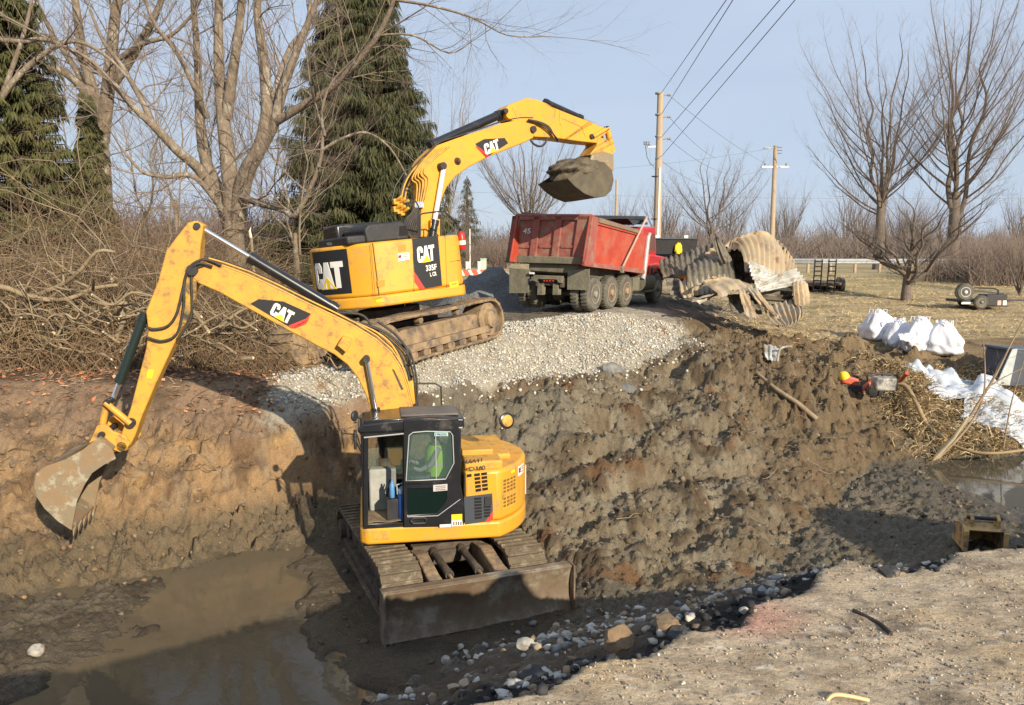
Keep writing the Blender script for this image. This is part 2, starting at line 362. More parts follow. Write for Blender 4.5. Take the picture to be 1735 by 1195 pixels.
# --- what the ground is made of, vertex by vertex (earth colours only)
def C3(c): return np.array(c, dtype=float)[None, :]
def mixc(A, c, w): w = np.clip(w, 0, 1)[:, None]; return A * (1 - w) + (C3(c) if not isinstance(c, np.ndarray) or c.ndim == 1 else c) * w
def ground_colour(X, Y, Z, zn):
    E, C, T1, T2, ta, M, T = zn['L']; jx, jy = zn['jx'], zn['jy']; f1, f2, f3 = zn['f1'], zn['f2'], zn['f3']
    n = len(X); c = np.tile(C3((.46, .35, .19)), (n, 1)); sk_ = fbm(X * .35, Y * 1.6, 97, 4, .6); c = mixc(c, (.30, .225, .115), sst(.0, .3, sk_)); c = mixc(c, (.58, .44, .25), sst(-.05, -.3, sk_) * .7)
    # field: straw, greener near the guardrail and on the left lawn
    c = mixc(c, (.27, .24, .10), sst(-.1, .35, f1 + .15 * f2 + .3 * sk_) * sst(36, 46, Y) * .8); c = mixc(c, (.21, .185, .075), sst(-3, -5, X) * sst(23, 27, Y))
    c = mixc(c, (.23, .165, .10), sst(.05, .35, f2 + .5 * f1) * sst(45, 30, Y) * .8)
    # road bed and worn mud round the vehicles
    rd = sst(20, 23, Y) * sst(40, 34, Y) * sst(-5, -3.5, X + .5 * f1) * sst(8.5, 6.0, X - 0.25 * (Y - 25) + f1)
    c = mixc(c, (.19, .165, .13), rd * .9); c = mixc(c, (.11, .085, .06), rd * sst(.0, .3, f2))
    c = mixc(c, (.20, .19, .17), sst(47.2, 47.6, Y) * sst(50.8, 50.4, Y) * (X > -60) * (X < 60) * .0)
    # leaf litter and dark soil at the brush edge
    lt = sst(-4.2, -5.2, jx + .4 * f1) * sst(-.8, .1, jy - T + .3 * f2) * sst(26, 23, Y)
    c = mixc(c, (.17, .10, .055), lt); c = mixc(c, (.09, .06, .035), lt * sst(.05, .3, f2))
    far = zn['far'] * (1 - zn['beyond']) 
    body = (jy > T2 - 0.5) * (1 - sst(-.1, .2, jy - T))
    mud = np.tile(C3((.225, .18, .115)), (n, 1)); mud = mixc(mud, (.105, .074, .042), sst(.0, .3, f1 + .35 * f2)); mud = mixc(mud, (.17, .125, .075), sst(.0, .25, fbm(X * .55 + 3, Y * .7, 64, 4, .6)) * .8); mud = mixc(mud, (.17, .095, .045), sst(.22, .45, fbm(X * .9 + 40, Y * .9, 61, 3))); mud = mixc(mud, (.29, .25, .175), sst(.1, .35, fbm(X * 1.7 + 9, Y * 1.7, 62, 4)) * .7)
    mud = mixc(mud, (.20, .175, .125), sst(.2, .0, np.hypot((X + .1) / 1.9, (Y - 18) / 1.4) - 0.75) * .8)
    mud = mixc(mud, (.17, .115, .06), sst(4.5, 6.5, X + .6 * f1) * .75); mud = mixc(mud, (.26, .185, .10), sst(8.6, 10.2, X + .6 * f1) * sst(-.25, .25, f2) * .8)
    mud = mud * (0.9 + 0.35 * zn['wi'] * zn['vi'])[:, None]
    clay = np.tile(C3((.37, .235, .118)), (n, 1)); clay = mixc(clay, (.19, .115, .06), sst(-.02, .3, f1 - .3 * f2)); clay = mixc(clay, (.50, .31, .12), sst(.2, .45, fbm(X * 1.2 + 7, Z * 2, 71, 3)) * .7); clay = mixc(clay, (.31, .225, .14), sst(.0, .3, fbm(X * 2.2 + 17, Y * 2.2, 72, 4, .65)) * .7)
    clay = mixc(clay, (.27, .18, .115), sst(-2.0, -1.5, Z + .3 * f1) * .8)                # greyer top soil above the ledge
    clay = mixc(clay, (.12, .08, .048), sst(.1, .3, fbm(X * .9, Z * 2.5, 73, 4, .6)) * .7)
    clay = mixc(clay, (.15, .12, .075), sst(-2.7, -3.2, Z + .12 * f2) * .8)
    body_c = mixc(mud, clay, zn['left'])
    c = mixc(c, body_c, body)
    c = mixc(c, (.165, .11, .062), body * sst(-.7, -.2, jy - M - .1) * sst(-1.2, -.3, X) * sst(2.2, 1.2, X) * (1 - zn['grav']) * .8)
    # gravel
    gr = zn['grav'] * sst(.6, .1, jy - T - .8 - 1.2 * sst(1, 3, X)) + zn['grav'] * sst(-3.8, -2, X) * sst(2.2, 1.2, X) * sst(24.6, 24, Y) * (jy >= T)
    gr = np.clip(gr, 0, 1)
    c = mixc(c, (.50, .455, .36), gr); c = mixc(c, (.34, .295, .22), gr * sst(-.1, .25, f3)); c = mixc(c, (.30, .25, .18), gr * sst(.1, .4, f1 + .4 * f2) * .7); c = mixc(c, (.30, .19, .10), gr * sst(.38, .46, fbm(X * 1.0 + 3, Y * 1.0, 83, 3)))
    zn['gravel'] = gr
    # pit floor
    fl = (jy > T1 - .3) * (jy < T2 + .2)
    c = mixc(c, (.185, .145, .092), fl); c = mixc(c, (.115, .086, .053), fl * sst(-.1, .3, f1 + .3 * f2)); c = mixc(c, (.20, .17, .12), fl * sst(.5, 2, X) * sst(-.4, .1, f2 + .4 * f1) * .9)
    # near bench and slope
    nb = (jy >= E) * (jy <= T1)
    c = mixc(c, (.14, .10, .065), nb); c = mixc(c, (.25, .215, .165), nb * sst(.0, .3, f2) * (jy < C + .4) * .7)
    c = mixc(c, (.025, .024, .023), sst(-.02, .02, jy - E) * sst(.55, .25, jy - E + .25 * f2) * .95)
    # pavement
    pv = zn['pave']; pc = np.tile(C3((.49, .385, .26)), (n, 1)); pc = mixc(pc, (.33, .25, .165), sst(-.15, .3, f2 + .4 * f3)); pc = mixc(pc, (.52, .37, .20), sst(.05, .4, f1 + .1 * f3) * .6)
    pc = mixc(pc, (.60, .53, .43), sst(.25, .45, f3) * .6); pc = mixc(pc, (.20, .165, .125), sst(.15, .4, fbm(X * 7 + 5, Y * 7, 88, 4, .7)) * .75); pc = mixc(pc, (.16, .125, .09), sst(.25, .4, fbm(X * 3 + 25, Y * 3, 89, 4, .7)) * .8)
    pc = mixc(pc, (.55, .26, .20), sst(.42, .10, np.hypot(X - 1.15, (Y - 3.95) * 1.2)) * .6)
    c = mixc(c, pc, pv)
    c = c * (1 + .22 * f3[:, None])
    wet = np.clip(fl * sst(.12, -.02, Z + 3.60 + 0 * X) * (X < 5) + fl * sst(7, 9, X) * .8 + fl * .3 + 0.22 * body * (1 - zn['left']) * (1 - gr) * (1 - .6 * zn['right']), 0, 1)
    c = c * (1 - .38 * np.clip(wet, 0, 1) * fl)[:, None]
    return np.clip(c, .008, .8), wet
GC, GW = ground_colour(gx, gy, gz, ZN)
def ground_material():
    m = bpy.data.materials.new('earth'); m.use_nodes = True; n = m.node_tree.nodes; l = m.node_tree.links; b = n['Principled BSDF']
    a = n.new('ShaderNodeVertexColor'); a.layer_name = 'soil'; w = n.new('ShaderNodeAttribute'); w.attribute_name = 'damp'
    tc = n.new('ShaderNodeTexCoord')
    n1 = n.new('ShaderNodeTexNoise'); n1.inputs['Scale'].default_value = 42; n1.inputs['Detail'].default_value = 9; n1.inputs['Roughness'].default_value = .75; l.new(tc.outputs['Object'], n1.inputs['Vector'])
    mr = n.new('ShaderNodeMapRange'); mr.inputs[1].default_value = .3; mr.inputs[2].default_value = .7; mr.inputs[3].default_value = .62; mr.inputs[4].default_value = 1.38; l.new(n1.outputs['Fac'], mr.inputs[0])
    vm = n.new('ShaderNodeVectorMath'); vm.operation = 'SCALE'; l.new(a.outputs['Color'], vm.inputs[0]); l.new(mr.outputs[0], vm.inputs['Scale']); l.new(vm.outputs[0], b.inputs['Base Color'])
    r = n.new('ShaderNodeMapRange'); r.inputs[3].default_value = .95; r.inputs[4].default_value = .32; l.new(w.outputs['Fac'], r.inputs[0]); l.new(r.outputs[0], b.inputs['Roughness'])
    n2 = n.new('ShaderNodeTexNoise'); n2.inputs['Scale'].default_value = 11; n2.inputs['Detail'].default_value = 7; n2.inputs['Roughness'].default_value = .7; n2.inputs['Distortion'].default_value = .6; l.new(tc.outputs['Object'], n2.inputs['Vector'])
    g = n.new('ShaderNodeAttribute'); g.attribute_name = 'grain'; mu = n.new('ShaderNodeMath'); mu.operation = 'MULTIPLY'; l.new(n2.outputs['Fac'], mu.inputs[0]); mu.inputs[1].default_value = 3.0
    ad = n.new('ShaderNodeMath'); ad.operation = 'ADD'; l.new(n1.outputs['Fac'], ad.inputs[0]); l.new(mu.outputs[0], ad.inputs[1])
    m3 = n.new('ShaderNodeMath'); m3.operation = 'MULTIPLY'; l.new(ad.outputs[0], m3.inputs[0]); l.new(g.outputs['Fac'], m3.inputs[1])
    bp = n.new('ShaderNodeBump'); bp.inputs['Distance'].default_value = .035; bp.inputs['Strength'].default_value = .85; l.new(m3.outputs[0], bp.inputs['Height']); l.new(bp.outputs[0], b.inputs['Normal'])
    b.inputs['Specular IOR Level'].default_value = .35
    return m
ny, nx = GX.shape
idx = np.arange(ny * nx).reshape(ny, nx)
FQ = np.stack([idx[:-1, :-1].ravel(), idx[:-1, 1:].ravel(), idx[1:, 1:].ravel(), idx[1:, :-1].ravel()], 1)
ground = np_mesh('ground', np.stack([gx, gy, gz], 1), FQ, ground_material(), smooth=True)
tag(ground, kind='structure')
ca = ground.data.color_attributes.new('soil', 'FLOAT_COLOR', 'POINT')
ca.data.foreach_set('color', np.concatenate([GC, np.ones((len(GC), 1))], 1).astype(np.float32).ravel())
fg = ground.data.attributes.new('grain', 'FLOAT', 'POINT'); fg.data.foreach_set('value', np.where(ZN['pave'] > .5, .35, 1.0).astype(np.float32))
fa = ground.data.attributes.new('damp', 'FLOAT', 'POINT'); fa.data.foreach_set('value', GW.astype(np.float32))
def hit(px, py, lift=0.0, t0=3.0):
    d = ray(px, py); t = t0
    while t < 120:
        p = CAMV + d * t
        if p.z < hz(p.x, p.y) + lift: return p
        t += .04
    return CAMV + d * 40
# --- water
def water(name, pts, z, c, lab):
    m = bpy.data.materials.new(name); m.use_nodes = True; n = m.node_tree.nodes; l = m.node_tree.links; b = n['Principled BSDF']
    tc = n.new('ShaderNodeTexCoord'); nz = n.new('ShaderNodeTexNoise'); nz.inputs['Scale'].default_value = .7; nz.inputs['Detail'].default_value = 5; l.new(tc.outputs['Object'], nz.inputs['Vector'])
    cr = n.new('ShaderNodeValToRGB'); cr.color_ramp.elements[0].color = (*[k * .75 for k in c], 1); cr.color_ramp.elements[1].color = (*[k * 1.2 for k in c], 1); l.new(nz.outputs['Fac'], cr.inputs[0])
    l.new(cr.outputs[0], b.inputs['Base Color']); b.inputs['Roughness'].default_value = .04; b.inputs['IOR'].default_value = 1.33
    n2 = n.new('ShaderNodeTexNoise'); n2.inputs['Scale'].default_value = 5; n2.inputs['Detail'].default_value = 3; l.new(tc.outputs['Object'], n2.inputs['Vector'])
    bp = n.new('ShaderNodeBump'); bp.inputs['Distance'].default_value = .004; bp.inputs['Strength'].default_value = .5; l.new(n2.outputs['Fac'], bp.inputs['Height']); l.new(bp.outputs[0], b.inputs['Normal'])
    o = MB().add([(x, y, z) for x, y in pts], [tuple(range(len(pts)))]).build(name, m); return tag(o, kind='structure')
water('water', [(-9, 6), (3.6, 6), (3.6, 16), (-9, 16)], -3.615, (.135, .105, .065), '')
water('creek', [(7.6, 11), (26, 16), (26, 26), (7.6, 21)], -3.10, (.075, .068, .05), '')
# ------------------------------------------------------------ machine materials
YEL = mk('yellow_paint', (.76, .36, .022), (.66, .32, .03), 1.6, .42, dirt=(.34, .22, .10), dscale=3.6, dlo=.52, dhi=.72, coat=.1, bump=.0015, bscale=14)
YELD = mk('worn_yellow_paint', (.72, .36, .04), (.58, .30, .05), 3.5, .55, dirt=(.24, .15, .075), dscale=6, dlo=.51, dhi=.68, bump=.003, bscale=12)
BLK = mk('black_paint', (.012, .013, .016), (.02, .021, .024), 3, .3, dirt=(.10, .085, .065), dscale=3, dlo=.58, dhi=.85, coat=.2)
BLKM = mk('matt_black', (.018, .018, .02), (.03, .029, .028), 6, .55, dirt=(.12, .10, .07), dscale=5, dlo=.58, dhi=.8)
GREYP = mk('dark_grey_plastic', (.05, .06, .075), None, 3, .5)
DECAL_B = mk('black_decal', (.014, .014, .016), None, 3, .5, dirt=(.06, .05, .04), dscale=7, dlo=.6, dhi=.8)
WHT = mk('white_decal', (.78, .76, .70), None, 3, .5)
DYEL = mk('bright_yellow_decal', (.90, .62, .02), None, 3, .5)
RED = mk('red_decal', (.70, .05, .03), None, 3, .5)
INK = mk('dark_ink', (.07, .04, .02), None, 3, .6)
CHR = mk('chrome_rod', (.75, .76, .78), None, 3, .18, metal=.9)
HOSE = mk('rubber_hose', (.02, .019, .018), (.06, .05, .04), 8, .6)
PIPEY = mk('yellow_pipe', (.72, .38, .04), (.45, .25, .06), 6, .5)
TRK = mk('muddy_track', (.15, .115, .07), (.07, .052, .034), 4, .9, bump=.05, bscale=7, dirt=(.25, .20, .13), dscale=4, dlo=.48, dhi=.62)
TRKD = mk('dark_muddy_steel', (.045, .035, .027), (.13, .10, .07), 4, .85, bump=.012, bscale=12)
TRKT = mk('tan_dried_mud', (.36, .25, .14), (.24, .165, .095), 3.2, .95, bump=.03, bscale=9, dirt=(.13, .105, .085), dscale=3.4, dlo=.48, dhi=.62)
BLADEM = mk('rusty_muddy_blade', (.13, .085, .05), (.20, .16, .11), 2.2, .75, bump=.01, bscale=9, dirt=(.28, .24, .18), dscale=2.2, dlo=.5, dhi=.62)
BUCKM = mk('scraped_muddy_steel', (.22, .19, .125), (.28, .175, .09), 3.0, .7, bump=.012, bscale=9, dirt=(.36, .32, .23), dscale=4.2, dlo=.54, dhi=.62)
GREYCLAY = mk('grey_clay', (.15, .125, .085), (.095, .08, .055), 3, .95, bump=.04, bscale=7)
def glass(name, tint=(.35, .42, .40), a=.28, rough=.04):
    m = bpy.data.materials.new(name); m.use_nodes = True; b = m.node_tree.nodes['Principled BSDF']
    b.inputs['Base Color'].default_value = (*tint, 1); b.inputs['Roughness'].default_value = rough; b.inputs['Alpha'].default_value = a
    return m
GLS = glass('cab_glass', (.10, .16, .14), .30)
# ------------------------------------------------------------ drawing on a machine's plane by photo pixel
def pl(M, y, pts):          # px list -> [(x,z)] in the plane local y = const
    o = []
    for p in pts:
        q = in_local(M, 1, y, p[0], p[1]); o.append((q.x, q.z))
    return o
def plate(M, y, pts, th, name, m, parent, bevel=0, smooth=None):
    """flat plate whose face at local y shows the outline; th signed towards +y"""
    return MB().prism(pl(M, y, pts), y, y + th).build(name, m, parent, bevel=bevel, smooth=smooth)
GL_C = [(.60, .60), (.60, .84), (.47, 1), (.14, 1), (0, .84), (0, .16), (.14, 0), (.47, 0), (.60, .16), (.60, .38), (.37, .38), (.37, .24), (.31, .19), (.24, .24), (.24, .76), (.31, .81), (.37, .76), (.37, .60)]
GL_A = [(0, 0), (.24, 1), (.50, 1), (.74, 0), (.50, 0), (.455, .26), (.285, .26), (.24, 0)]
GL_T = [(0, .78), (0, 1), (.62, 1), (.62, .78), (.43, .78), (.43, 0), (.19, 0), (.19, .78)]
GL_TRI = [(.46, -.03), (.93, .42), (1.40, -.03)]
def logo(mapf, parent, d1, d2, sgn):
    """mapf(u, v, depth) -> local point; letters then the triangle over them"""
    def glyphs(polys, a, b):
        mb = MB()
        for P in polys:
            n = len(P); vs = [mapf(u, v, a) for u, v in P] + [mapf(u, v, b) for u, v in P]
            mb.add(vs, [tuple(range(n)), tuple(range(2 * n - 1, n - 1, -1))] + [(i, i + n, (i + 1) % n + n, (i + 1) % n) for i in range(n)])
        return mb
    g = glyphs([GL_C, [(x + .56, y) for x, y in GL_A], [(x + 1.2, y) for x, y in GL_T]], 0, d1).build('lettering', WHT, parent)
    t = glyphs([GL_TRI], 0, d2).build('triangle_emblem', DYEL, parent)
    return g, t
def px_affine(M, y, sgn, bl, br, tl, wu=1.82):
    a, b, c = [in_local(M, 1, y, *p) for p in (bl, br, tl)]
    ex = (b - a) / wu; ey = (c - a)
    return lambda u, v, d: a + ex * u + ey * v + Vector((0, sgn * d, 0))
def text_mesh(txt, name, m, parent, mapf, bold=.0, space=1.0, width=None):
    """built-in font, outlines mapped onto a surface; unit cap height"""
    cu = bpy.data.curves.new(name, 'FONT'); cu.body = txt; cu.offset = bold; cu.space_character = space; cu.resolution_u = 3
    o = bpy.data.objects.new('tmp', cu); COL.objects.link(o); bpy.context.view_layer.update()
    me = bpy.data.meshes.new_from_object(o.evaluated_get(bpy.context.evaluated_depsgraph_get()))
    bpy.data.objects.remove(o); bpy.data.curves.remove(cu)
    xx = [v.co.x for v in me.vertices]; yy = [v.co.y for v in me.vertices]; x0, x1, y0, y1 = min(xx), max(xx), min(yy), max(yy)
    for v in me.vertices:
        v.co = mapf((v.co.x - x0) / (x1 - x0) * (width or 1), (v.co.y - y0) / (y1 - y0), .006)
    me.name = name; me.materials.clear(); me.materials.append(m)
    ob = bpy.data.objects.new(name, me); COL.objects.link(ob); ob.parent = parent
    return ob
def ring(outer, inner, a, b):
    """flat frame between two outlines of equal count in (x,z), from y=a to y=b"""
    n = len(outer); vs = [(p[0], a, p[1]) for p in outer] + [(p[0], a, p[1]) for p in inner] + [(p[0], b, p[1]) for p in outer] + [(p[0], b, p[1]) for p in inner]
    f = []
    for i in range(n):
        j = (i + 1) % n
        f += [(i, j, n + j, n + i), (2 * n + i, 3 * n + i, 3 * n + j, 2 * n + j), (i, 2 * n + i, 2 * n + j, j), (n + i, n + j, 3 * n + j, 3 * n + i)]
    return MB().add(vs, f)
def extr_z(outline, z0, z1): return MB().prism(outline, z0, z1, axes=(0, 1, 2))
def arc(r, a0, a1, n=14, sy=1):
    """points of the tail arc; angle from the straight rear towards +y*sy"""
    return [(-r * math.cos(R(a0 + (a1 - a0) * i / n)), sy * r * math.sin(R(a0 + (a1 - a0) * i / n))) for i in range(n + 1)]
def arc_patch(r, a0, a1, z0, z1, th, sy=1, n=8):
    mb = MB(); rows = [[(*p, z0 + (z1 - z0) * k) for p in arc(r, a0, a1, n, sy)] for k in (0, 1)]
    vs = [p for row in rows for p in row] + [p for row in [[(*q, z0 + (z1 - z0) * k) for q in arc(r + th, a0, a1, n, sy)] for k in (0, 1)] for p in row]
    m = n + 1; f = []
    for i in range(n):
        f += [(i, i + 1, m + i + 1, m + i), (2 * m + i, 3 * m + i, 3 * m + i + 1, 2 * m + i + 1), (i, 2 * m + i, 2 * m + i + 1, i + 1), (m + i, m + i + 1, 3 * m + i + 1, 3 * m + i)]
    f += [(0, m, 3 * m, 2 * m), (n, 2 * m + n, 3 * m + n, m + n)]
    return mb.add(vs, f)
def stadium(Lh, r, n=10):
    p = [(Lh + r * math.sin(a), r - r * math.cos(a)) for a in [PI * k / n for k in range(n + 1)]]
    return p + [(-Lh - r * math.sin(a), r + r * math.cos(a)) for a in [PI * k / n for k in range(n + 1)]]
def track(parent, yc, length, h, w, pitch, m_belt, m_fr, side, sag=.03, rollers=7):
    r = h / 2; Lh = length / 2 - r
    belt = MB(); P = stadium(Lh, r - .02); Q = stadium(Lh, r - .075)
    belt.add(ring([(x, z + .02) for x, z in P], [(x, z + .075) for x, z in Q], yc - w / 2, yc + w / 2).v, ring(P, Q, 0, 1).f)
    per = []; n = 400
    seglen = 2 * Lh; cl = PI * r; tot = 2 * (seglen + cl); k = int(tot / pitch)
    for i in range(k):
        s = i * tot / k
        if s < seglen: x, z, a = -Lh + s, 0, 0
        elif s < seglen + cl: t = (s - seglen) / r; x, z, a = Lh + r * math.sin(t), r - r * math.cos(t), t
        elif s < 2 * seglen + cl: x, z, a = Lh - (s - seglen - cl), 2 * r - sag * math.sin(PI * (s - seglen - cl) / seglen), PI
        else: t = (s - 2 * seglen - cl) / r; x, z, a = -Lh - r * math.sin(t), r + r * math.cos(t), PI + t
        Mr = Matrix.Rotation(-a, 3, 'Y'); nrm = Mr @ Vector((0, 0, -1)); jit = random.uniform(-.006, .006)
        belt.box(Vector((x, yc, z)) - nrm * (.035 + jit), (pitch * .93, w, .03), Mr)
        tl = Mr @ Vector((pitch * .36, 0, 0)); belt.box(Vector((x, yc, z)) - nrm * .008 + tl, (.025, w * .985, .05), Mr)
    belt.build('track_belt', m_belt, parent, bevel=.004, seg=1)
    ys = yc + side * (w * .30)
    fr = MB(); fr.prism([(-Lh * .95, h * .30), (-Lh * .8, h * .22), (Lh * .8, h * .22), (Lh * .92, h * .30), (Lh * .86, h * .60), (Lh * .7, h * .70), (-Lh * .7, h * .70), (-Lh * .86, h * .60)], yc - w * .25, yc + w * .40 * side if side > 0 else yc + w * .25)
    fr.prism([(-Lh * .97, h * .20), (Lh * .95, h * .20), (Lh * .95, h * .36), (-Lh * .97, h * .36)], yc - w * .44, yc + w * .44)
    t = fr.build('track_frame', m_fr, parent, bevel=.012)
    for s, nm in ((-1, 'sprocket'), (1, 'idler_wheel')):
        c = (s * Lh, yc - w * .36, r); d = MB().disc_lathe([(r * .60, 0), (r * .80, .02), (r * .80, w * .72 - .02), (r * .60, w * .72)], c, (0, 1, 0), 24)
        d.disc_lathe([(r * .46, 0), (r * .42, w * .10 + .03), (r * .2, w * .10 + .05)], (s * Lh, yc + side * w * .36, r), (0, side, 0), 20)
        d.build(nm, m_fr, parent, smooth=35)
    for i in range(rollers):
        x = -Lh * .84 + 1.68 * Lh * i / (rollers - 1)
        MB().disc_lathe([(h * .10, 0), (h * .125, .02), (h * .125, w * .78), (h * .10, w * .8)], (x, yc - w * .40, h * .135), (0, 1, 0), 14).build('track_roller', m_fr, parent, smooth=35)
    for x in (-Lh * .38, Lh * .36):
        MB().disc_lathe([(.05, 0), (.085, .02), (.085, .16), (.05, .18)], (x, yc + side * w * .12, h * .83), (0, side, 0), 14).build('carrier_roller', m_fr, parent, smooth=35)
def cyl_ram(parent, a, b, r_b, frac, y=None, name='hydraulic_ram', rod=CHR, barrel=BLK, rr=.55):
    a, b = Vector(a), Vector(b); m = a.lerp(b, frac); t = (b - a).normalized()
    k = MB().cyl(a, m, r_b, 18); k.disc_lathe([(r_b * 1.14, 0), (r_b * 1.14, .12)], m - t * .12, t, 18); k.disc_lathe([(r_b * 1.14, 0), (r_b * 1.14, .09)], a + t * .05, t, 18)
    o = k.build(name, barrel, parent, smooth=35)
    MB().cyl(m - t * .02, b, r_b * rr, 16).build('rod', rod, o, smooth=35)
    return o
# ============================================================ near excavator, in the pit
c1 = (-1.35, 13.6, -3.60)
U1 = frame(c1, (.375, -.927, 0)); ph = R(10); H1 = frame(c1, (-math.cos(ph), -math.sin(ph), 0))
E1 = thing('excavator', 'muddy yellow excavator with black cab and dozer blade standing down in the pit', 'excavator', H1)
# undercarriage is laid out in its own frame and rotated into the house frame
un = bpy.data.objects.new('undercarriage', None)
q = MB(); q.box((0, 0, .55), (1.5, 1.1, .32)); q.box((.55, .0, .50), (.5, 1.9, .22)); q.box((-.55, 0, .50), (.5, 1.9, .22)); q.disc_lathe([(.62, 0), (.62, .22)], (0, 0, .70), (0, 0, 1), 30)
und = q.build('undercarriage', TRKD, E1, bevel=.02); und.matrix_local = H1.inverted() @ U1
for s in (-1, 1): track(und, s * 1.0, 3.75, .80, .62, .155, TRK, TRKD, s)
# dozer blade and its arms
bl = []
for i, z in enumerate([.02, .12, .28, .44, .58, .70, .76]):
    dx = .10 * (abs(z - .40) / .38) ** 2
    bl.append([(2.36 + dx, y, z) for y in np.linspace(-1.42, 1.42, 9)])
bb = MB().sheet(bl, .04); bb.box((2.36, 0, .735), (.14, 2.84, .05)); bb.box((2.30, 0, .25), (.12, 2.6, .12))
bb.box((2.41, 1.435, .39), (.26, .03, .76)); bb.box((2.41, -1.435, .39), (.26, .03, .76))
bb.build('dozer_blade', BLADEM, und, bevel=.008)
for s in (-.52, .52):
    a = MB().prism([(.70, .36), (.72, .66), (1.2, .74), (1.75, .62), (2.34, .60), (2.34, .24), (1.7, .30)], s - .10, s + .10)
    a.build('blade_arm', TRKT, und, bevel=.02)
    cyl_ram(und, (.75, s * .45, .62), (2.3, s * .45, .5), .06, .6, barrel=TRKD)
MB().cyl((.72, -.66, .42), (.72, .66, .42), .06).build('blade_pin', TRKD, und, smooth=40)
# revolving frame and engine housing
side_x = -.97
def outline1(r=1.58, y=1.25, xf=1.20, ch=.10):
    a1 = math.degrees(math.asin(y / r)); A = arc(r, a1, -a1, 26)
    return [(xf - ch, -y), (xf, -y + ch), (xf, y - ch), (xf - ch, y)] + A
deck = extr_z(outline1(), .93, 1.20).build('revolving_frame', YEL, E1, bevel=.045, seg=3)
MB().prism([(.93, 1.06), (.93, 1.13), (.62, 1.13), (.62, 1.06)][::1] and pl(H1, 1.25, [(632, 900), (632, 915), (660, 915), (660, 900)]), 1.25, 1.256).build('access_cover', YELD, deck)
A = arc(1.57, math.degrees(math.asin(1.24 / 1.57)), -math.degrees(math.asin(1.24 / 1.57)), 26)
body = extr_z([(-.40, -1.24), (-.40, 1.24)] + A, 1.202, 2.02).build('engine_housing', YEL, E1, bevel=.06, seg=3)
MB().box2((-.42, .72, 2.0), (-1.02, 1.16, 2.15)).build('filter_cover', YELD, body, bevel=.03)
MB().box2((-.45, -.9, 2.0), (-1.25, .55, 2.10)).build('bonnet', YELD, body, bevel=.03)
MB().box2((-.44, .1, 2.1), (-.95, .62, 2.2)).build('bonnet_step', YELD, body, bevel=.02)
yS = 1.241
def grille(M, y, quad, nx_, ny_, m_hole, parent, name='vent_grille', fr=.18, skip=()):
    """rows of slots in a px quad (tl, tr, br, bl)"""
    tl, tr, br, bl_ = [Vector(p) for p in quad]; g = MB()
    for i in range(nx_):
        for j in range(ny_):
            if (i, j) in skip: continue
            u0, u1 = (i + fr / 2) / nx_, (i + 1 - fr / 2) / nx_; v0, v1 = (j + fr * .8) / ny_, (j + 1 - fr * .8) / ny_
            def P(u, v): return (tl.lerp(tr, u)).lerp(bl_.lerp(br, u), v)
            g.prism(pl(M, y, [tuple(P(u0, v0)), tuple(P(u1, v0)), tuple(P(u1, v1)), tuple(P(u0, v1))]), y, y + .003)
    return g.build(name, m_hole, parent)
HOLE = mk('dark_opening', (.012, .010, .009), None, 3, .9)
grille(H1, yS, [(802, 802), (826, 799), (828, 831), (805, 835)], 2, 5, HOLE, body)
MB().prism(pl(H1, yS, [(791, 804), (799, 803), (799, 808), (791, 809)]), yS, yS + .003).build('vent_slot', HOLE, body)
bp_ = plate(H1, yS, [(786, 842), (834, 836), (835, 866), (822, 884), (788, 889)], .006, 'side_panel', GREYP, body)
grille(H1, yS + .006, [(802, 843), (817, 842), (818, 879), (803, 881)], 1, 7, HOLE, body)
grille(H1, yS + .006, [(818, 857), (833, 856), (831, 876), (819, 878)], 1, 4, HOLE, body)
MB().prism(pl(H1, yS + .006, [(821, 842), (833, 841), (833, 855), (821, 856)]), yS + .006, yS + .03).build('latch_plate', BLKM, body, bevel=.004)
plate(H1, yS, [(835, 862), (835, 880), (828, 884), (822, 884)], .005, 'red_stripe', RED, body)
MB().box2((-.405, 1.236, 1.205), (-.425, 1.246, 2.0)).build('panel_seam', BLKM, body)
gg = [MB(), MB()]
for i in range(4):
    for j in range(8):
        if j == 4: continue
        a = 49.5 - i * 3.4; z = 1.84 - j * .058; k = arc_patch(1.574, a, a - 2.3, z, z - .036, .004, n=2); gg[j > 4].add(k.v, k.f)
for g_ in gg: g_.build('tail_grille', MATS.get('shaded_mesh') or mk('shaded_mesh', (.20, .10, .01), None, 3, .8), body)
arc_patch(1.571, 50.6, 35.2, 1.36, 1.86, .003, n=8).build('grille_frame', YELD, body)
arc_patch(1.571, 33, 22, 1.79, 1.95, .004, n=5).build('white_sticker', WHT, body); arc_patch(1.575, 32, 29, 1.84, 1.92, .003, n=2).build('sticker_emblem', mk('maroon', (.25, .02, .03), None, 3, .5), body)
for z in (1.915, 1.88, 1.835): arc_patch(1.575, 27.6, 23.2, z, z - .012, .002, n=2).build('sticker_print', INK, body)
arc_patch(1.571, 42, 37.5, 1.90, 1.945, .004, n=3).build('warning_sticker', DYEL, body)
arc_patch(1.575, 12, 9, 1.33, 1.82, .012, n=2).build('trim_bar', WHT, body)
def mp_px(M, y, s, bl, br, tl): return px_affine(M, y, s, bl, br, tl, 1.0)
text_mesh('C 160', 'fleet_number', INK, body, mp_px(H1, yS, 1, (794, 799), (823, 796), (793, 791)), bold=.045)
text_mesh('16641', 'serial_number', INK, body, mp_px(H1, yS, 1, (789, 785), (817, 782), (789, 779)), bold=.05)
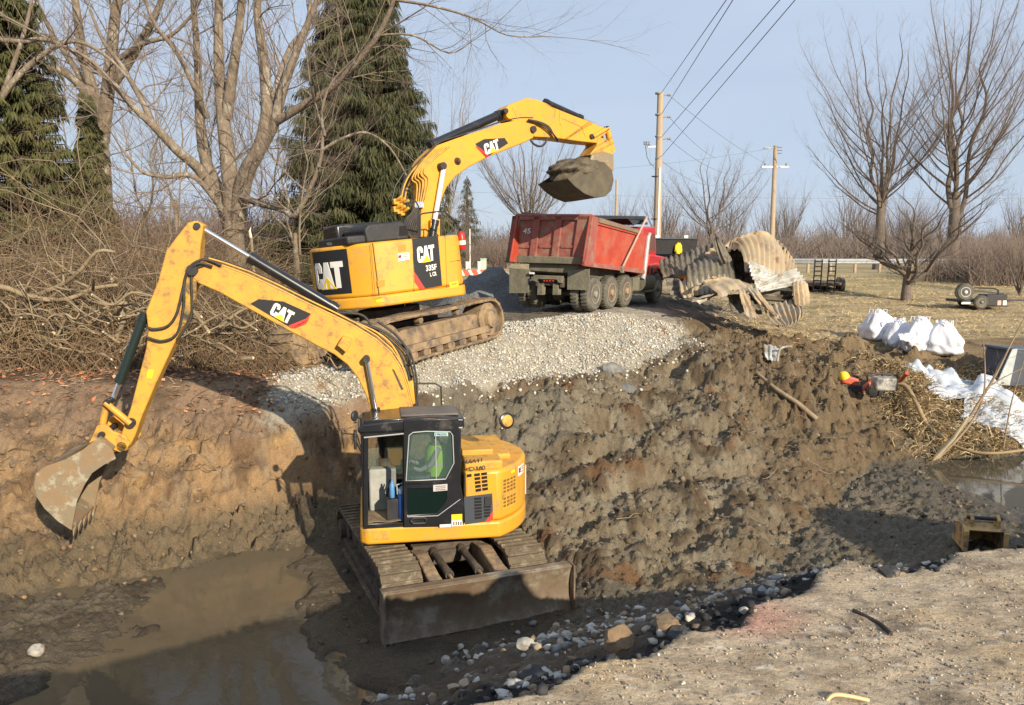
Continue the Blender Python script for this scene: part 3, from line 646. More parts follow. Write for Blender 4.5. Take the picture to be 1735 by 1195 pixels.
# mirror on its stalk at the tail
q = in_local(H1, 1, .55, 855, 745); q2 = in_local(H1, 1, .55, 858, 713)
mr_ = MB().cyl(q, q2 - Vector((0, 0, .08)), .012, 8).build('mirror_stalk', CHR, body)
mm = MB().disc_lathe([(.02, -.035), (.11, -.02), (.135, 0), (.135, .02), (.12, .03)], q2, (-.35, .92, .12), 24).build('round_mirror', BLK, body, smooth=40)
MB().disc_lathe([(.10, 0), (.095, .012), (.03, .03)], q2 + Vector((-.35, .92, .12)).normalized() * .03, (-.35, .92, .12), 20).build('mirror_back', YELD, mm, smooth=40)
# ---- cab
CY0, CY1 = .30, 1.22
cabx0, cabx1, cz0, cz1 = -.36, 1.16, 1.205, 2.80
cb = MB()
cb.box2((cabx0, CY0, cz0), (cabx1, CY1, cz0 + .05))                           # floor
for (x, y, w) in ((cabx1 - .035, CY1 - .035, .07), (cabx1 - .035, CY0 + .035, .07), (cabx0 + .05, CY1 - .05, .10), (cabx0 + .05, CY0 + .05, .10)):
    cb.box2((x - w / 2, y - w / 2, cz0 + .05), (x + w / 2, y + w / 2, cz1 - .1))
cb.box2((cabx0, CY0, cz0 + .05), (cabx0 + .04, CY1, 1.95))                   # rear wall, low
cb.box2((cabx0 + .04, CY0, cz0 + .05), (cabx1 - .08, CY0 + .03, 1.7))        # far side, low
cb.box2((cabx0, CY1 - .05, 2.62), (cabx1, CY1 + .01, cz1 - .1)); cb.box2((cabx0, CY0, 2.62), (cabx1, CY0 + .05, cz1 - .1)); cb.box2((cabx1 - .05, CY0, 2.62), (cabx1, CY1, cz1 - .1))
cab = cb.build('cab', BLK, E1, bevel=.012)
rf = MB(); rp = [(cabx0 - .05, 2.70), (cabx0 - .05, 2.86), (cabx0 + .5, 2.90), (.72, 2.86), (cabx1 - .02, 2.82), (cabx1 + .05, 2.74), (cabx1 + .03, 2.68)]
rf.prism(rp, CY0 - .02, CY1 + .05); rf.build('cab_roof', BLK, cab, bevel=.045, seg=3)
MB().box2((cabx0 + .02, CY0 + .12, 2.875), (.55, CY1 - .12, 2.915)).build('roof_hatch', mk('dusty_roof', (.10, .09, .08), (.16, .14, .12), 3, .7), cab, bevel=.02)
MB().tube([(cabx0 - .02, CY1 + .052, 2.72), (.2, CY1 + .055, 2.69), (.5, CY1 + .055, 2.66), (cabx1 - .05, CY1 + .05, 2.62)], .012, 6).build('rain_gutter', mk('grey_trim', (.35, .34, .33), None, 3, .5), cab)
# front windscreen and far window
MB().box2((cabx1 - .012, CY0 + .07, cz0 + .06), (cabx1 - .004, CY1 - .07, 2.62)).build('windscreen', GLS, cab)
MB().box2((cabx0 + .1, CY0 + .01, 1.72), (cabx1 - .07, CY0 + .018, 2.6)).build('side_window', GLS, cab)
MB().box2((cabx0 + .01, CY0 + .1, 1.97), (cabx0 + .018, CY1 - .1, 2.6)).build('rear_window', GLS, cab)
MB().tube([(cabx1 - .02, CY1 - .2, 1.5), (cabx1 - .02, CY1 - .35, 2.1)], .012, 6).build('wiper', BLKM, cab)
# door frame edge round the opening (front half, glass slid away)
o1 = pl(H1, 1.24, [(616, 713), (690, 709), (690, 893), (616, 897)]); i1 = pl(H1, 1.24, [(624, 728), (682, 725), (682, 886), (624, 888)])
ring(o1, i1, 1.20, 1.24).build('door_opening_frame', BLK, cab, bevel=.01)
# door swung against the side
od = pl(H1, 1.29, [(684, 712), (722, 711), (777, 709), (779, 800), (785, 850), (786, 890), (740, 893), (685, 894)])
idw = pl(H1, 1.29, [(693, 738), (722, 731), (765, 732), (768, 785), (755, 812), (740, 813), (715, 814), (688, 815)])
up = ring(pl(H1, 1.29, [(684, 712), (722, 711), (777, 709), (780, 790), (780, 819), (730, 820), (706, 820), (684, 821)]), idw, 1.25, 1.29)
door = up.build('door', BLK, cab, bevel=.008)
lw = ring(pl(H1, 1.29, [(684, 821), (780, 819), (786, 850), (786, 890), (740, 893), (685, 894)]), pl(H1, 1.29, [(690, 828), (756, 826), (757, 845), (754, 853), (740, 870), (690, 873)]), 1.25, 1.29)
lw.build('door_lower_frame', BLK, door, bevel=.008)
plate(H1, 1.265, [(693, 738), (722, 731), (765, 732), (768, 785), (755, 812), (740, 813), (715, 814), (688, 815)], .006, 'door_window', GLS, door)
plate(H1, 1.265, [(690, 828), (756, 826), (757, 845), (754, 853), (740, 870), (690, 873)], .006, 'lower_window', glass('dark_glass', (.008, .018, .016), .82), door)
trim = mk('window_trim', (.42, .43, .42), None, 3, .45)
def loop_px(M, y, pts, r, name, m, parent):
    P = [(a[0], y, a[1]) for a in pl(M, y, pts)]; MB().tube(P + [P[0]], r, 6).build(name, m, parent)
loop_px(H1, 1.293, [(693, 738), (700, 733), (722, 731), (763, 732), (767, 738), (769, 785), (755, 812), (715, 814), (688, 815)], .008, 'window_seal', trim, door)
loop_px(H1, 1.293, [(738, 732), (739, 813)], .007, 'window_divider', trim, door)
MB().tube([(a[0], 1.293, a[1]) for a in pl(H1, 1.293, [(690, 876), (742, 874), (780, 846)])], .006, 6).build('door_crease', trim, door)
plate(H1, 1.291, [(736, 733), (759, 733), (759, 739), (736, 739)], .004, 'blue_sticker', mk('pale_blue', (.38, .62, .62), None, 3, .5), door)
text_mesh('196332', 'sticker_number', INK, door, mp_px(H1, 1.296, 1, (738, 738), (757, 738), (738, 734)), bold=.02)
plate(H1, 1.291, [(734, 822), (758, 820), (758, 831), (734, 833)], .004, 'grey_sticker', mk('pale_grey', (.50, .47, .46), None, 3, .5), door)
for yy in (824, 827, 830): plate(H1, 1.296, [(738, yy), (755, yy - 1), (755, yy), (738, yy + 1)], .001, 'sticker_print', INK, door)
plate(H1, 1.291, [(765, 872), (783, 871), (783, 881), (765, 882)], .004, 'warning_sticker', DYEL, door)
plate(H1, 1.291, [(765, 882), (783, 881), (784, 891), (765, 892)], .004, 'label_sticker', WHT, door)
for xx in (768, 772, 776, 780): plate(H1, 1.296, [(xx, 884), (xx + 2, 884), (xx + 2, 890), (xx, 890)], .001, 'sticker_print', INK, door)
plate(H1, 1.291, [(745, 889), (764, 888), (764, 893), (745, 894)], .004, 'long_sticker', WHT, door)
MB().tube([(a[0], 1.32, a[1]) for a in pl(H1, 1.31, [(696, 882), (700, 878), (718, 877), (723, 880), (720, 886), (700, 887), (696, 882)])], .016, 8).build('door_handle', BLKM, door)
# inside
MB().box2((-.28, .48, 1.25), (.28, 1.02, 1.62)).build('seat_base', BLKM, cab, bevel=.03)
st = MB().box2((-.25, .50, 1.62), (.27, 1.0, 1.74)); st.prism([(-.27, 1.70), (-.12, 1.70), (-.20, 2.32), (-.24, 2.45), (-.32, 2.45), (-.34, 2.3)], .52, .98); st.build('operator_seat', mk('seat_cloth', (.06, .065, .07), None, 5, .9), cab, bevel=.04, seg=3)
for yy in (.42, 1.04):
    MB().box2((-.05, yy, 1.7), (.42, yy + .12, 1.86)).build('console', BLKM, cab, bevel=.02)
    jj = MB().cyl((.34, yy + .06, 1.86), (.38, yy + .06, 2.02), .014, 8); jj.disc_lathe([(.025, 0), (.034, .04), (.028, .10), (.01, .12)], (.38, yy + .06, 2.0), (.1, 0, 1), 12); jj.build('joystick', BLKM, cab, smooth=40)
MB().box2((.62, .42, 1.26), (1.05, .62, 1.95)).build('front_console', mk('pale_cab_plastic', (.42, .42, .38), (.3, .3, .27), 4, .7), cab, bevel=.03)
for yy in (.7, .85): MB().tube([(.75, yy, 1.28), (.78, yy, 1.6), (.72, yy, 1.8)], .013, 6).build('travel_lever', BLKM, cab)
MB().sheet([[(x, y, 1.262 + .012 * math.sin(x * 17 + y * 9)) for x in np.linspace(.40, 1.08, 8)] for y in np.linspace(.4, 1.18, 6)], .01).build('floor_mat', TRKT, cab)
# blue water jug just inside the door
J = thing('water_jug', 'blue drinks cooler on the cab floor inside the open door', 'drinks cooler', H1 @ Matrix.Translation((.50, 1.08, 1.262)))
JB = mk('blue_plastic', (.02, .07, .28), (.03, .11, .34), 5, .4)
MB().disc_lathe([(.09, 0), (.115, .02), (.12, .38), (.11, .42)], (0, 0, .005), (0, 0, 1), 24).build('body', JB, J, smooth=40)
MB().disc_lathe([(.115, 0), (.118, .05), (.08, .085), (.03, .09)], (0, 0, .428), (0, 0, 1), 24).build('lid', mk('blue_white_lid', (.25, .36, .45), None, 3, .5), J, smooth=40)
MB().tube([(-.12, 0, .40), (-.13, .03, .56), (0, .05, .60), (.13, .03, .56), (.12, 0, .40)], .010, 6).build('handle', mk('light_handle', (.45, .5, .52), None, 3, .5), J)
B = thing('water_bottle', 'small blue bottle beside the cooler in the excavator cab', 'bottle', H1 @ Matrix.Translation((.70, 1.02, 1.262)))
MB().disc_lathe([(.035, 0), (.04, .01), (.04, .2), (.015, .25), (.015, .28)], (0, 0, .335), (0, 0, 1), 14).build('bottle_body', mk('light_blue_bottle', (.10, .28, .55), None, 3, .3), B, smooth=40)
MB().box2((-.09, -.09, .0), (.09, .09, .33)).build('cup_box', BLKM, B, bevel=.01)
# mirrors and lamps at the front of the cab
q = in_local(H1, 1, 1.35, 600, 705); mb = MB().disc_lathe([(.03, -.03), (.075, -.01), (.085, .015), (.07, .03)], q, (-.8, .5, 0), 18); mb.build('work_lamp', BLKM, cab, smooth=40)
MB().tube([q, q + Vector((-.1, -.08, -.06)), (cabx1, 1.2, 2.66)], .014, 6).build('lamp_arm', BLKM, cab)
q = in_local(H1, 1, 1.42, 602, 745); MB().box(q, (.05, .16, .28)).build('wing_mirror', BLKM, cab, bevel=.02); MB().tube([q, (cabx1 - .02, 1.2, 2.35)], .012, 6).build('mirror_arm', BLKM, cab)
q = in_local(H1, 1, 1.42, 580, 734); MB().tube([q, in_local(H1, 1, 1.3, 605, 737), (cabx1, 1.2, 2.45)], .010, 6).build('front_rail', BLKM, cab)
hr = [in_local(H1, 1, -.95, *p) for p in ((703, 650), (738, 650), (747, 656), (749, 700), (749, 740))]
MB().tube(hr, .016, 8).build('handrail', BLKM, E1)
# ---- boom, stick, bucket in the plane of the arm
YA = .20
boomtop = [(326, 458), (334, 447), (350, 443), (375, 450), (420, 466), (470, 489), (520, 514), (560, 533), (600, 553), (636, 575), (662, 598), (679, 624), (690, 655), (698, 690), (700, 735), (690, 790)]
boombot = [(664, 790), (640, 745), (628, 700), (621, 672), (606, 641), (588, 618), (566, 601), (540, 588), (480, 556), (420, 523), (370, 495), (335, 480), (326, 470)]
bo = MB().prism(pl(H1, YA, boomtop + boombot), -YA, YA).build('boom', YELD, E1, bevel=.02, seg=2)
# weld flange along the top and bottom edges
P = pl(H1, YA, boomtop[2:14]); MB().tube([(a, YA - .01, b + .005) for a, b in P], .016, 6).build('boom_pipe', PIPEY, bo, smooth=60)
P = pl(H1, YA, [(a + 2, b - 5) for a, b in boomtop[2:14]]); MB().tube([(a, YA - .09, b) for a, b in P], .016, 6).build('boom_pipe', PIPEY, bo, smooth=60)
MB().tube([(a, YA - .17, b + .01) for a, b in P], .016, 6).build('boom_pipe', BLKM, bo, smooth=60)
# decal with lettering
dy = YA + .001
plate(H1, dy, [(424, 515), (438, 507), (480, 511), (527, 532), (522, 541), (494, 557), (488, 553)], .003, 'decal_plate', DECAL_B, bo)
plate(H1, dy + .003, [(527, 532), (522, 543), (500, 557), (492, 555), (489, 552), (519, 540)], .002, 'red_stripe', RED, bo)
plate(H1, dy + .003, [(523, 541), (519, 549), (500, 557), (493, 556)], .002, 'red_stripe', RED, bo)
logo(px_affine(H1, dy + .004, 1, (456, 532), (490, 550), (466, 512), 1.82), bo, .002, .004, 1)
MB().prism(pl(H1, YA, [(572, 584), (582, 568), (597, 574), (587, 596)]), YA, YA + .16).build('tool_box', YELD, bo, bevel=.01)
MB().cyl((*pl(H1, YA, [(621, 607)])[0], 0)[:1] + (YA - .5, pl(H1, YA, [(621, 607)])[0][1]), (pl(H1, YA, [(621, 607)])[0][0], YA + .17, pl(H1, YA, [(621, 607)])[0][1]), .055, 18).build('ram_pin', BLKM, bo, smooth=40)
for s in (1, -1):
    a = pl(H1, YA + .1, [(621, 607), (636, 690)]); 
    d = Vector((a[1][0] - a[0][0], 0, a[1][1] - a[0][1])); e = Vector((a[0][0], 0, a[0][1])) + d * 2.05
    cyl_ram(E1, (e.x, s * (YA + .09), e.z), (a[0][0], s * (YA + .09), a[0][1]), .062, .50, barrel=BLK)
# narrow dark strip on the boom foot
plate(H1, YA, [(664, 625), (668, 627), (684, 660), (680, 661)], .006, 'dark_strip', TRKD, bo)
# hoses over the boom foot
def hose(M, pts, r, y, m, parent, name='hose', ys_=None):
    P = [in_local(M, 1, (y if ys_ is None else ys_[i]), *p) for i, p in enumerate(pts)]
    # smooth the path
    Q = []
    for i in range(len(P) - 1):
        p0, p1, p2, p3 = P[max(i - 1, 0)], P[i], P[i + 1], P[min(i + 2, len(P) - 1)]
        for t in (0, .2, .4, .6, .8):
            Q.append(.5 * ((2 * p1) + (-p0 + p2) * t + (2 * p0 - 5 * p1 + 4 * p2 - p3) * t * t + (-p0 + 3 * p1 - 3 * p2 + p3) * t ** 3))
    Q.append(P[-1]); return MB().tube(Q, r, 7).build(name, m, parent, smooth=60)
for k, (dx, m, yy) in enumerate([(0, HOSE, .0), (4, PIPEY, -.05), (8, HOSE, .05), (-4, PIPEY, .08), (12, HOSE, -.1)]):
    hose(H1, [(600 + dx, 545 + dx * .2), (640 + dx, 562), (668 + dx, 585), (684 + dx, 612 - dx), (694 + dx, 645), (700 + dx * .6, 688)], .018, yy, m, bo)
hose(H1, [(640, 545), (668, 565), (688, 590), (694, 615), (690, 625), (698, 640)], .022, -.05, HOSE, bo)
hose(H1, [(575, 530), (610, 533), (625, 545), (632, 560), (640, 570)], .022, -.02, HOSE, bo)
MB().prism(pl(H1, .1, [(690, 648), (700, 645), (704, 685), (694, 688)]), -.15, .1).build('valve_block', YEL, bo, bevel=.02)
stpoly = [(318, 378), (331, 374), (345, 381), (340, 412), (337, 452), (333, 478), (319, 522), (301, 570), (263, 652), (240, 706), (229, 738), (216, 764), (201, 762), (206, 733), (221, 692), (235, 638), (247, 592), (251, 560), (247, 528), (268, 475), (282, 424)]
YS = .19
stk = MB().prism(pl(H1, YS, stpoly), -YS, YS).build('stick', YELD, E1, bevel=.018)
def pin(M, p, y0, y1, r, parent, m=BLKM, name='pin'):
    a = in_local(M, 1, y1, *p); MB().cyl((a.x, y0, a.z), (a.x, y1, a.z), r, 18).build(name, m, parent, smooth=40)
pin(H1, (325, 458), -.26, .27, .085, stk); pin(H1, (333, 383), -.24, .24, .05, stk); pin(H1, (220, 718), -.25, .27, .075, stk); pin(H1, (206, 757), -.34, .36, .075, stk)
plate(H1, YS, [(316, 470), (334, 462), (332, 500), (316, 545), (305, 560)], .004, 'grease_stain', mk('oily_stain', (.05, .045, .04), (.35, .22, .06), 7, .6, dirt=(.6, .34, .04), dscale=9, dlo=.5, dhi=.6), stk)
plate(H1, YS, [(251, 626), (261, 627), (257, 642), (248, 640)], .003, 'warning_sticker', DYEL, stk)
hose(H1, [(375, 450), (345, 440), (320, 455), (310, 490), (300, 530), (285, 552), (262, 558), (248, 555)], .022, .24, HOSE, stk)
hose(H1, [(360, 452), (335, 447), (314, 470), (311, 520), (300, 565), (275, 578), (250, 572)], .02, .26, HOSE, stk)
hose(H1, [(345, 450), (325, 465), (325, 530), (312, 560), (300, 575)], .02, .22, HOSE, stk)
def ram_px(M, a, b, r, frac, y, parent, **k):
    return cyl_ram(parent, in_local(M, 1, y, *a), in_local(M, 1, y, *b), r, frac, **k)
ram_px(H1, (572, 525), (340, 386), .085, .655, 0, bo, rr=.45)
ram_px(H1, (246, 530), (188, 686), .07, .76, .0, stk, barrel=mk('dark_green_black', (.015, .025, .022), None, 3, .4))
# bucket linkage
for s in (-1, 1):
    y = s * .26
    a, b = [in_local(H1, 1, y, *p) for p in ((178, 682), (221, 718))]; MB().tube([a, b], .05, 8).build('link_arm', YELD, stk, smooth=50)
    a, b = [in_local(H1, 1, y * .5, *p) for p in ((180, 684), (171, 738))]; MB().tube([a, b], .055, 8).build('link_arm', YELD, stk, smooth=50)
pin(H1, (180, 683), -.3, .3, .05, stk)
YB = .56
bks = [(166, 742), (190, 762), (196, 778), (176, 788), (156, 802), (143, 822), (130, 850), (121, 899), (98, 884), (75, 862), (62, 843), (57, 822), (61, 802), (78, 790), (110, 779), (140, 762)]
bp2 = pl(H1, YB, bks)
bk = MB()
for s in (1, -1): bk.prism(bp2, s * YB, s * (YB - .035))
shell = bp2[7:]                       # lip round the back to the top
shell = shell + [bp2[0], bp2[1]]
cx = sum(p[0] for p in shell) / len(shell); cz = sum(p[1] for p in shell) / len(shell)
inn = [(p[0] + (cx - p[0]) * .05, p[1] + (cz - p[1]) * .05) for p in shell]
bk.prism(shell + inn[::-1], -YB + .035, YB - .035)
bucket = bk.build('bucket', BUCKM, stk, bevel=.006)
for s in (-1, 1):
    e = MB().prism(pl(H1, .56, [(140, 762), (150, 742), (157, 726), (172, 724), (184, 736), (206, 744), (214, 757), (207, 769), (196, 772), (185, 768), (170, 770)]), s * .30, s * .36); e.build('bucket_ear', YELD, bucket, bevel=.012)
e = MB().prism(pl(H1, .3, [(150, 752), (160, 735), (190, 745), (205, 760), (195, 768)]), -.3, .3); e.build('coupler', YELD, bucket, bevel=.03)
for y in np.linspace(-.46, .46, 5):
    t = pl(H1, YB, [(121, 899), (128, 890), (122, 912)]); MB().prism([t[0], t[1], (t[2][0], t[2][1])], y - .05, y + .05).build('bucket_tooth', BUCKM, bucket)
pin(H1, (171, 738), -.4, .42, .05, bucket)
# ============================================================ big excavator, on the gravel
c2 = (-2.9, 20.3, -.72); N2 = (-.115, -.02, 1); th = R(35)
H2 = frame(c2, (math.cos(th), math.sin(th), .09), N2); U2 = frame(c2, (.53, .85, .07), N2)
E2 = thing('excavator', 'larger yellow excavator on crawler tracks up on the pale gravel beside the dump truck', 'excavator', H2)
q = MB(); q.box((0, 0, .62), (1.9, 1.5, .4)); q.box((.8, 0, .6), (.6, 2.3, .26)); q.box((-.8, 0, .6), (.6, 2.3, .26)); q.disc_lathe([(.75, 0), (.75, .30)], (0, 0, .86), (0, 0, 1), 30)
und2 = q.build('undercarriage', TRKD, E2, bevel=.02); und2.matrix_local = H2.inverted() @ U2
for s in (-1, 1): track(und2, s * 1.30, 5.0, 1.06, .80, .216, TRKT, TRKT, s, .05, 8)
Y2 = -1.50
a60 = math.degrees(math.asin(1.5 / 1.73))
def out2(r=1.73, y=1.5, xf=1.42): return [(xf - .15, -y), (xf, -y + .15), (xf, y - .15), (xf - .15, y)] + arc(r, math.degrees(math.asin(y / r)), -math.degrees(math.asin(y / r)), 26)
deck2 = extr_z(out2(), 1.29, 1.55).build('revolving_frame', YEL, E2, bevel=.05, seg=3)
A = arc(1.72, math.degrees(math.asin(1.49 / 1.72)), -math.degrees(math.asin(1.49 / 1.72)), 26)
body2 = extr_z([(1.20, -1.49), (1.38, -1.36), (1.38, -.55), (.55, -.5), (.55, .35), (-.2, .4), (-.2, 1.49)] + A, 1.552, 2.74).build('engine_housing', YEL, E2, bevel=.06, seg=3)
SEAM = mk('panel_gap', (.10, .055, .012), None, 3, .8)
def strip_px(M, y, pts, r, name, m, parent): MB().tube([(a[0], y, a[1]) for a in pl(M, y, pts)], r, 5).build(name, m, parent)
ys2 = -1.4915
for pts in ([(699, 406), (702, 512)], [(754, 398), (758, 505)], [(762, 444), (783, 440)], [(628, 412), (636, 505), (688, 500)], [(684, 500), (786, 482)], [(685, 500), (686, 519)], [(757, 487), (758, 505)]):
    strip_px(H2, ys2, pts, .005, 'panel_seam', SEAM, body2)
for a in (58,): arc_patch(1.7205, a, a - .8, 1.56, 2.72, .003, n=2, sy=-1).build('panel_seam', SEAM, body2)
plate(H2, ys2, [(698, 405), (742, 399), (749, 484), (719, 489), (702, 465)], -.004, 'decal_panel', DECAL_B, body2)
plate(H2, ys2, [(702, 461), (720, 489), (711, 490), (702, 478)], -.007, 'red_stripe', RED, body2)
logo(px_affine(H2, ys2 - .005, -1, (708, 446), (737, 441), (706, 419), 1.82), body2, .002, .004, -1)
text_mesh('335F', 'model_number', WHT, body2, mp_px(H2, ys2 - .003, -1, (722, 460), (740, 457), (721, 450)), bold=.03)
text_mesh('L CR', 'model_suffix', WHT, body2, mp_px(H2, ys2 - .003, -1, (729, 469), (740, 467), (728, 462)), bold=.03)
plate(H2, ys2, [(674, 430), (693, 428), (694, 440), (675, 443)], -.004, 'white_sticker', WHT, body2)
plate(H2, ys2 - .004, [(675, 433), (680, 432), (680, 437), (675, 438)], -.002, 'sticker_emblem', MATS['maroon'], body2)
for yy in (432, 435, 439): plate(H2, ys2 - .004, [(682, yy), (691, yy - 1), (691, yy), (682, yy + 1)], -.001, 'sticker_print', INK, body2)
plate(H2, ys2 + .0, [(674, 416), (687, 414), (688, 425), (675, 427)], -.003, 'rusty_patch', mk('faded_patch', (.45, .25, .03), None, 3, .6), body2)
plate(H2, ys2 + .0, [(639, 476), (652, 474), (652, 485), (640, 487)], -.003, 'faded_patch', MATS['faded_patch'], body2)
plate(H2, ys2 + .0, [(761, 479), (776, 476), (777, 485), (762, 488)], -.004, 'yellow_sticker', DYEL, body2)
text_mesh('335F', 'sticker_text', INK, body2, mp_px(H2, ys2 - .004, -1, (765, 484), (774, 482), (765, 481)), bold=.02)
arc_patch(1.733, 61, 55, 1.40, 1.46, .003, n=3, sy=-1).build('warning_sticker', DYEL, deck2)
arc_patch(1.733, 22, 5, 1.40, 1.47, .004, n=3, sy=-1).build('rear_plate', mk('cream_plate', (.55, .5, .38), None, 3, .5), deck2)
# counterweight decal on the rounded tail
a0, a1, z0, z1 = -6.0, 37.0, 1.66, 2.66
arc_patch(1.7215, a0, a1, z0, z1, .004, sy=-1, n=14).build('decal_panel', DECAL_B, body2)
def arcmap(u, v, d, r=1.7262):
    a = R(a0 + 3 + (u / 1.82) * (a1 - a0 - 8)); rr = r + d; return Vector((-rr * math.cos(a), -rr * math.sin(a), 1.80 + v * .60))
logo(arcmap, body2, .012, .020, -1)
# black hoods, tank tops
MB().box2((-1.42, -1.22, 2.735), (-.70, .5, 2.93)).build('air_cleaner_cover', BLKM, body2, bevel=.05, seg=3)
hb = MB().prism([(-.98, 2.735), (-1.0, 3.05), (-.88, 3.15), (-.02, 3.17), (.10, 3.02), (.10, 2.735)], -1.28, -.1).build('hood', BLKM, body2, bevel=.05, seg=3)
MB().prism([(-.16, 2.83), (-.12, 3.05), (.04, 3.05), (.08, 2.83)], -1.292, -1.28).build('hood_vent', HOLE, hb)
MB().box2((-1.1, .05, 2.735), (.05, .9, 3.25)).build('rear_hood', BLK, body2, bevel=.06, seg=3)
q = in_local(H2, 1, -1.3, 557, 414); MB().box(q, (.14, .1, .08)).build('rear_camera', BLKM, body2, bevel=.02)
# cab on the far side
cc = MB().box2((.35, .45, 1.552), (1.95, 1.45, 1.62))
for x in (.4, 1.90):
    for y in (.5, 1.40): cc.box2((x - .05, y - .05, 1.62), (x + .05, y + .05, 3.0))
cc.box2((.32, .42, 3.0), (2.0, 1.48, 3.12)); cc.box2((.35, .45, 1.62), (.40, 1.45, 2.2)); cc.box2((.4, .45, 1.62), (1.9, .49, 2.1))
cab2 = cc.build('cab', BLK, E2, bevel=.02)
for a, b in (((.4, .46, 2.1), (1.9, .468, 3.0)), ((.4, 1.42, 1.62), (1.9, 1.428, 3.0)), ((1.93, .5, 1.62), (1.938, 1.4, 3.0))): MB().box2(a, b).build('cab_window', GLS, cab2)
MB().box2((.55, .7, 1.62), (1.05, 1.2, 2.05)).build('operator_seat', MATS['seat_cloth'], cab2, bevel=.04)
# ---- boom
YB2 = .28
bt = [(712, 402), (713, 365), (718, 335), (716, 305), (709, 288), (720, 268), (742, 246), (775, 234), (815, 221), (850, 209), (880, 203), (903, 203), (909, 214), (904, 234), (893, 240)]
bbm = [(868, 250), (830, 265), (797, 282), (772, 299), (757, 318), (748, 340), (741, 370), (738, 402)]
boom2 = MB().prism(pl(H2, -YB2, bt + bbm), -YB2, YB2).build('boom', YEL, E2, bevel=.03)
plate(H2, -YB2 - .001, [(805, 244), (820, 236), (855, 234), (861, 243), (832, 262), (824, 268)], -.004, 'decal_plate', DECAL_B, boom2)
plate(H2, -YB2 - .005, [(806, 247), (824, 268), (830, 264), (824, 263), (809, 248)], -.002, 'red_stripe', RED, boom2)
plate(H2, -YB2 - .005, [(806, 249), (812, 250), (829, 264), (824, 268)], -.002, 'red_stripe', RED, boom2)
logo(px_affine(H2, -YB2 - .006, -1, (823, 263), (847, 253), (819, 245), 1.82), boom2, .003, .005, -1)
P = [(720, 266), (742, 244), (775, 232), (815, 219), (850, 207), (880, 201), (903, 201)]
for k in range(4): hose(H2, [(a, b - 1) for a, b in P], .02, -YB2 + .04 + .12 * k, PIPEY if k % 3 else HOSE, boom2, 'boom_pipe')
# pipes and hoses coming up over the boom foot
for k in range(5):
    hose(H2, [(704 + k * 3, 352), (706 + k * 4, 330), (706 + k * 5, 312 - k * 2), (698 + k * 5, 303 - k * 3), (712 + k * 5, 280 - k * 2), (738 + k * 6, 252 - k)], .02, -YB2 - .03, PIPEY, boom2, 'boom_pipe')
    MB().cyl(in_local(H2, 1, -YB2 - .03, 704 + k * 3, 352), in_local(H2, 1, -YB2 - .03, 703 + k * 3, 342), .03, 8).build('pipe_fitting', CHR, boom2)
for k in range(5): hose(H2, [(676 + k * 3, 342), (682 + k * 3, 315), (694 + k * 3, 292), (716 + k * 3, 267), (745 + k * 3, 244)], .022, -.1 + .09 * k, PIPEY if k % 2 else HOSE, boom2, 'boom_pipe')
for k in range(9):
    hose(H2, [(702 + k * 2.0, 352), (697 + k * 2.4, 362 + k), (686 + k * 3.2, 375 + k), (688 + k * 3.4, 392), (698 + k * 2.5, 404)], .028, -.42 + .05 * k, HOSE, E2)
vb = MB()
for k in range(6): 
    q = in_local(H2, 1, -.2, 669 + (k % 3) * 6, 342 + (k // 3) * 13 + (k % 3) * 3); vb.box(q, (.11, .12, .14)); vb.cyl(q, q + Vector((.1, -.2, .1)), .04, 8)
vb.build('valve_block', YEL, E2, bevel=.02)
MB().tube([in_local(H2, 1, -.2, *p) for p in ((664, 340), (670, 315), (686, 290), (700, 283))], .016, 6).build('hose', BLKM, E2, smooth=50)
# boom foot bracket and lift rams
MB().prism(pl(H2, -.42, [(730, 372), (746, 371), (746, 402), (730, 403)]), -.42, -.34).build('boom_bracket', YEL, E2, bevel=.015)
MB().prism(pl(H2, -.42, [(730, 372), (746, 371), (746, 402), (730, 403)]), .34, .42).build('boom_bracket', YEL, E2, bevel=.015)
for s in (-1, 1):
    a, b = [in_local(H2, 1, -.38, *p) for p in ((752, 283), (737, 372))]
    e = a + (b - a) * 1.45; cyl_ram(E2, (e.x, s * .38, e.z), (a.x, s * .38, a.z), .10, .30, rod=mk('bright_rod', (.85, .85, .85), None, 3, .25, metal=.3) if s < 0 else MATS['bright_rod'], rr=.62)
pin(H2, (752, 281), .46, -.47, .09, boom2)
q = in_local(H2, 1, -YB2 - .05, 777, 273); MB().disc_lathe([(.1, 0), (.06, .05), (.04, .1)], (q.x, -YB2, q.z), (0, -1, 0), 14).build('work_lamp', INK, boom2)
ram_px(H2, (728, 247), (857, 190), .115, .92, 0, boom2, rr=.5)
# ---- stick
sp2 = [(854, 187), (862, 178), (893, 166), (908, 168), (926, 175), (935, 181), (972, 196), (1004, 208), (1020, 215), (1031, 217), (1028, 226), (1019, 232), (1016, 243), (985, 240), (950, 235), (930, 233), (905, 232), (898, 222), (884, 207), (868, 205), (860, 200)]
YS2 = .25
stick2 = MB().prism(pl(H2, -YS2, sp2), -YS2, YS2).build('stick', YEL, E2, bevel=.02)
for pts in ([(868, 182), (878, 203)], [(926, 177), (941, 186), (938, 205), (930, 213)], [(948, 188), (948, 208), (952, 214), (951, 234)], [(951, 200), (985, 215), (992, 232)]): strip_px(H2, -YS2 - .002, pts, .012, 'weld_rib', YELD, stick2)
pin(H2, (905, 219), .34, -.35, .09, stick2); pin(H2, (858, 188), .3, -.3, .07, stick2); pin(H2, (1004, 231), .3, -.31, .07, stick2)
ram_px(H2, (922, 172), (1026, 219), .085, .60, -.0, stick2, rr=.5)
for k in range(3): hose(H2, [(895, 203), (915, 207 + k), (930, 215 + k * 2), (938, 228), (946, 241 - k * 2)], .022, -.32 - .03 * k, HOSE, stick2)
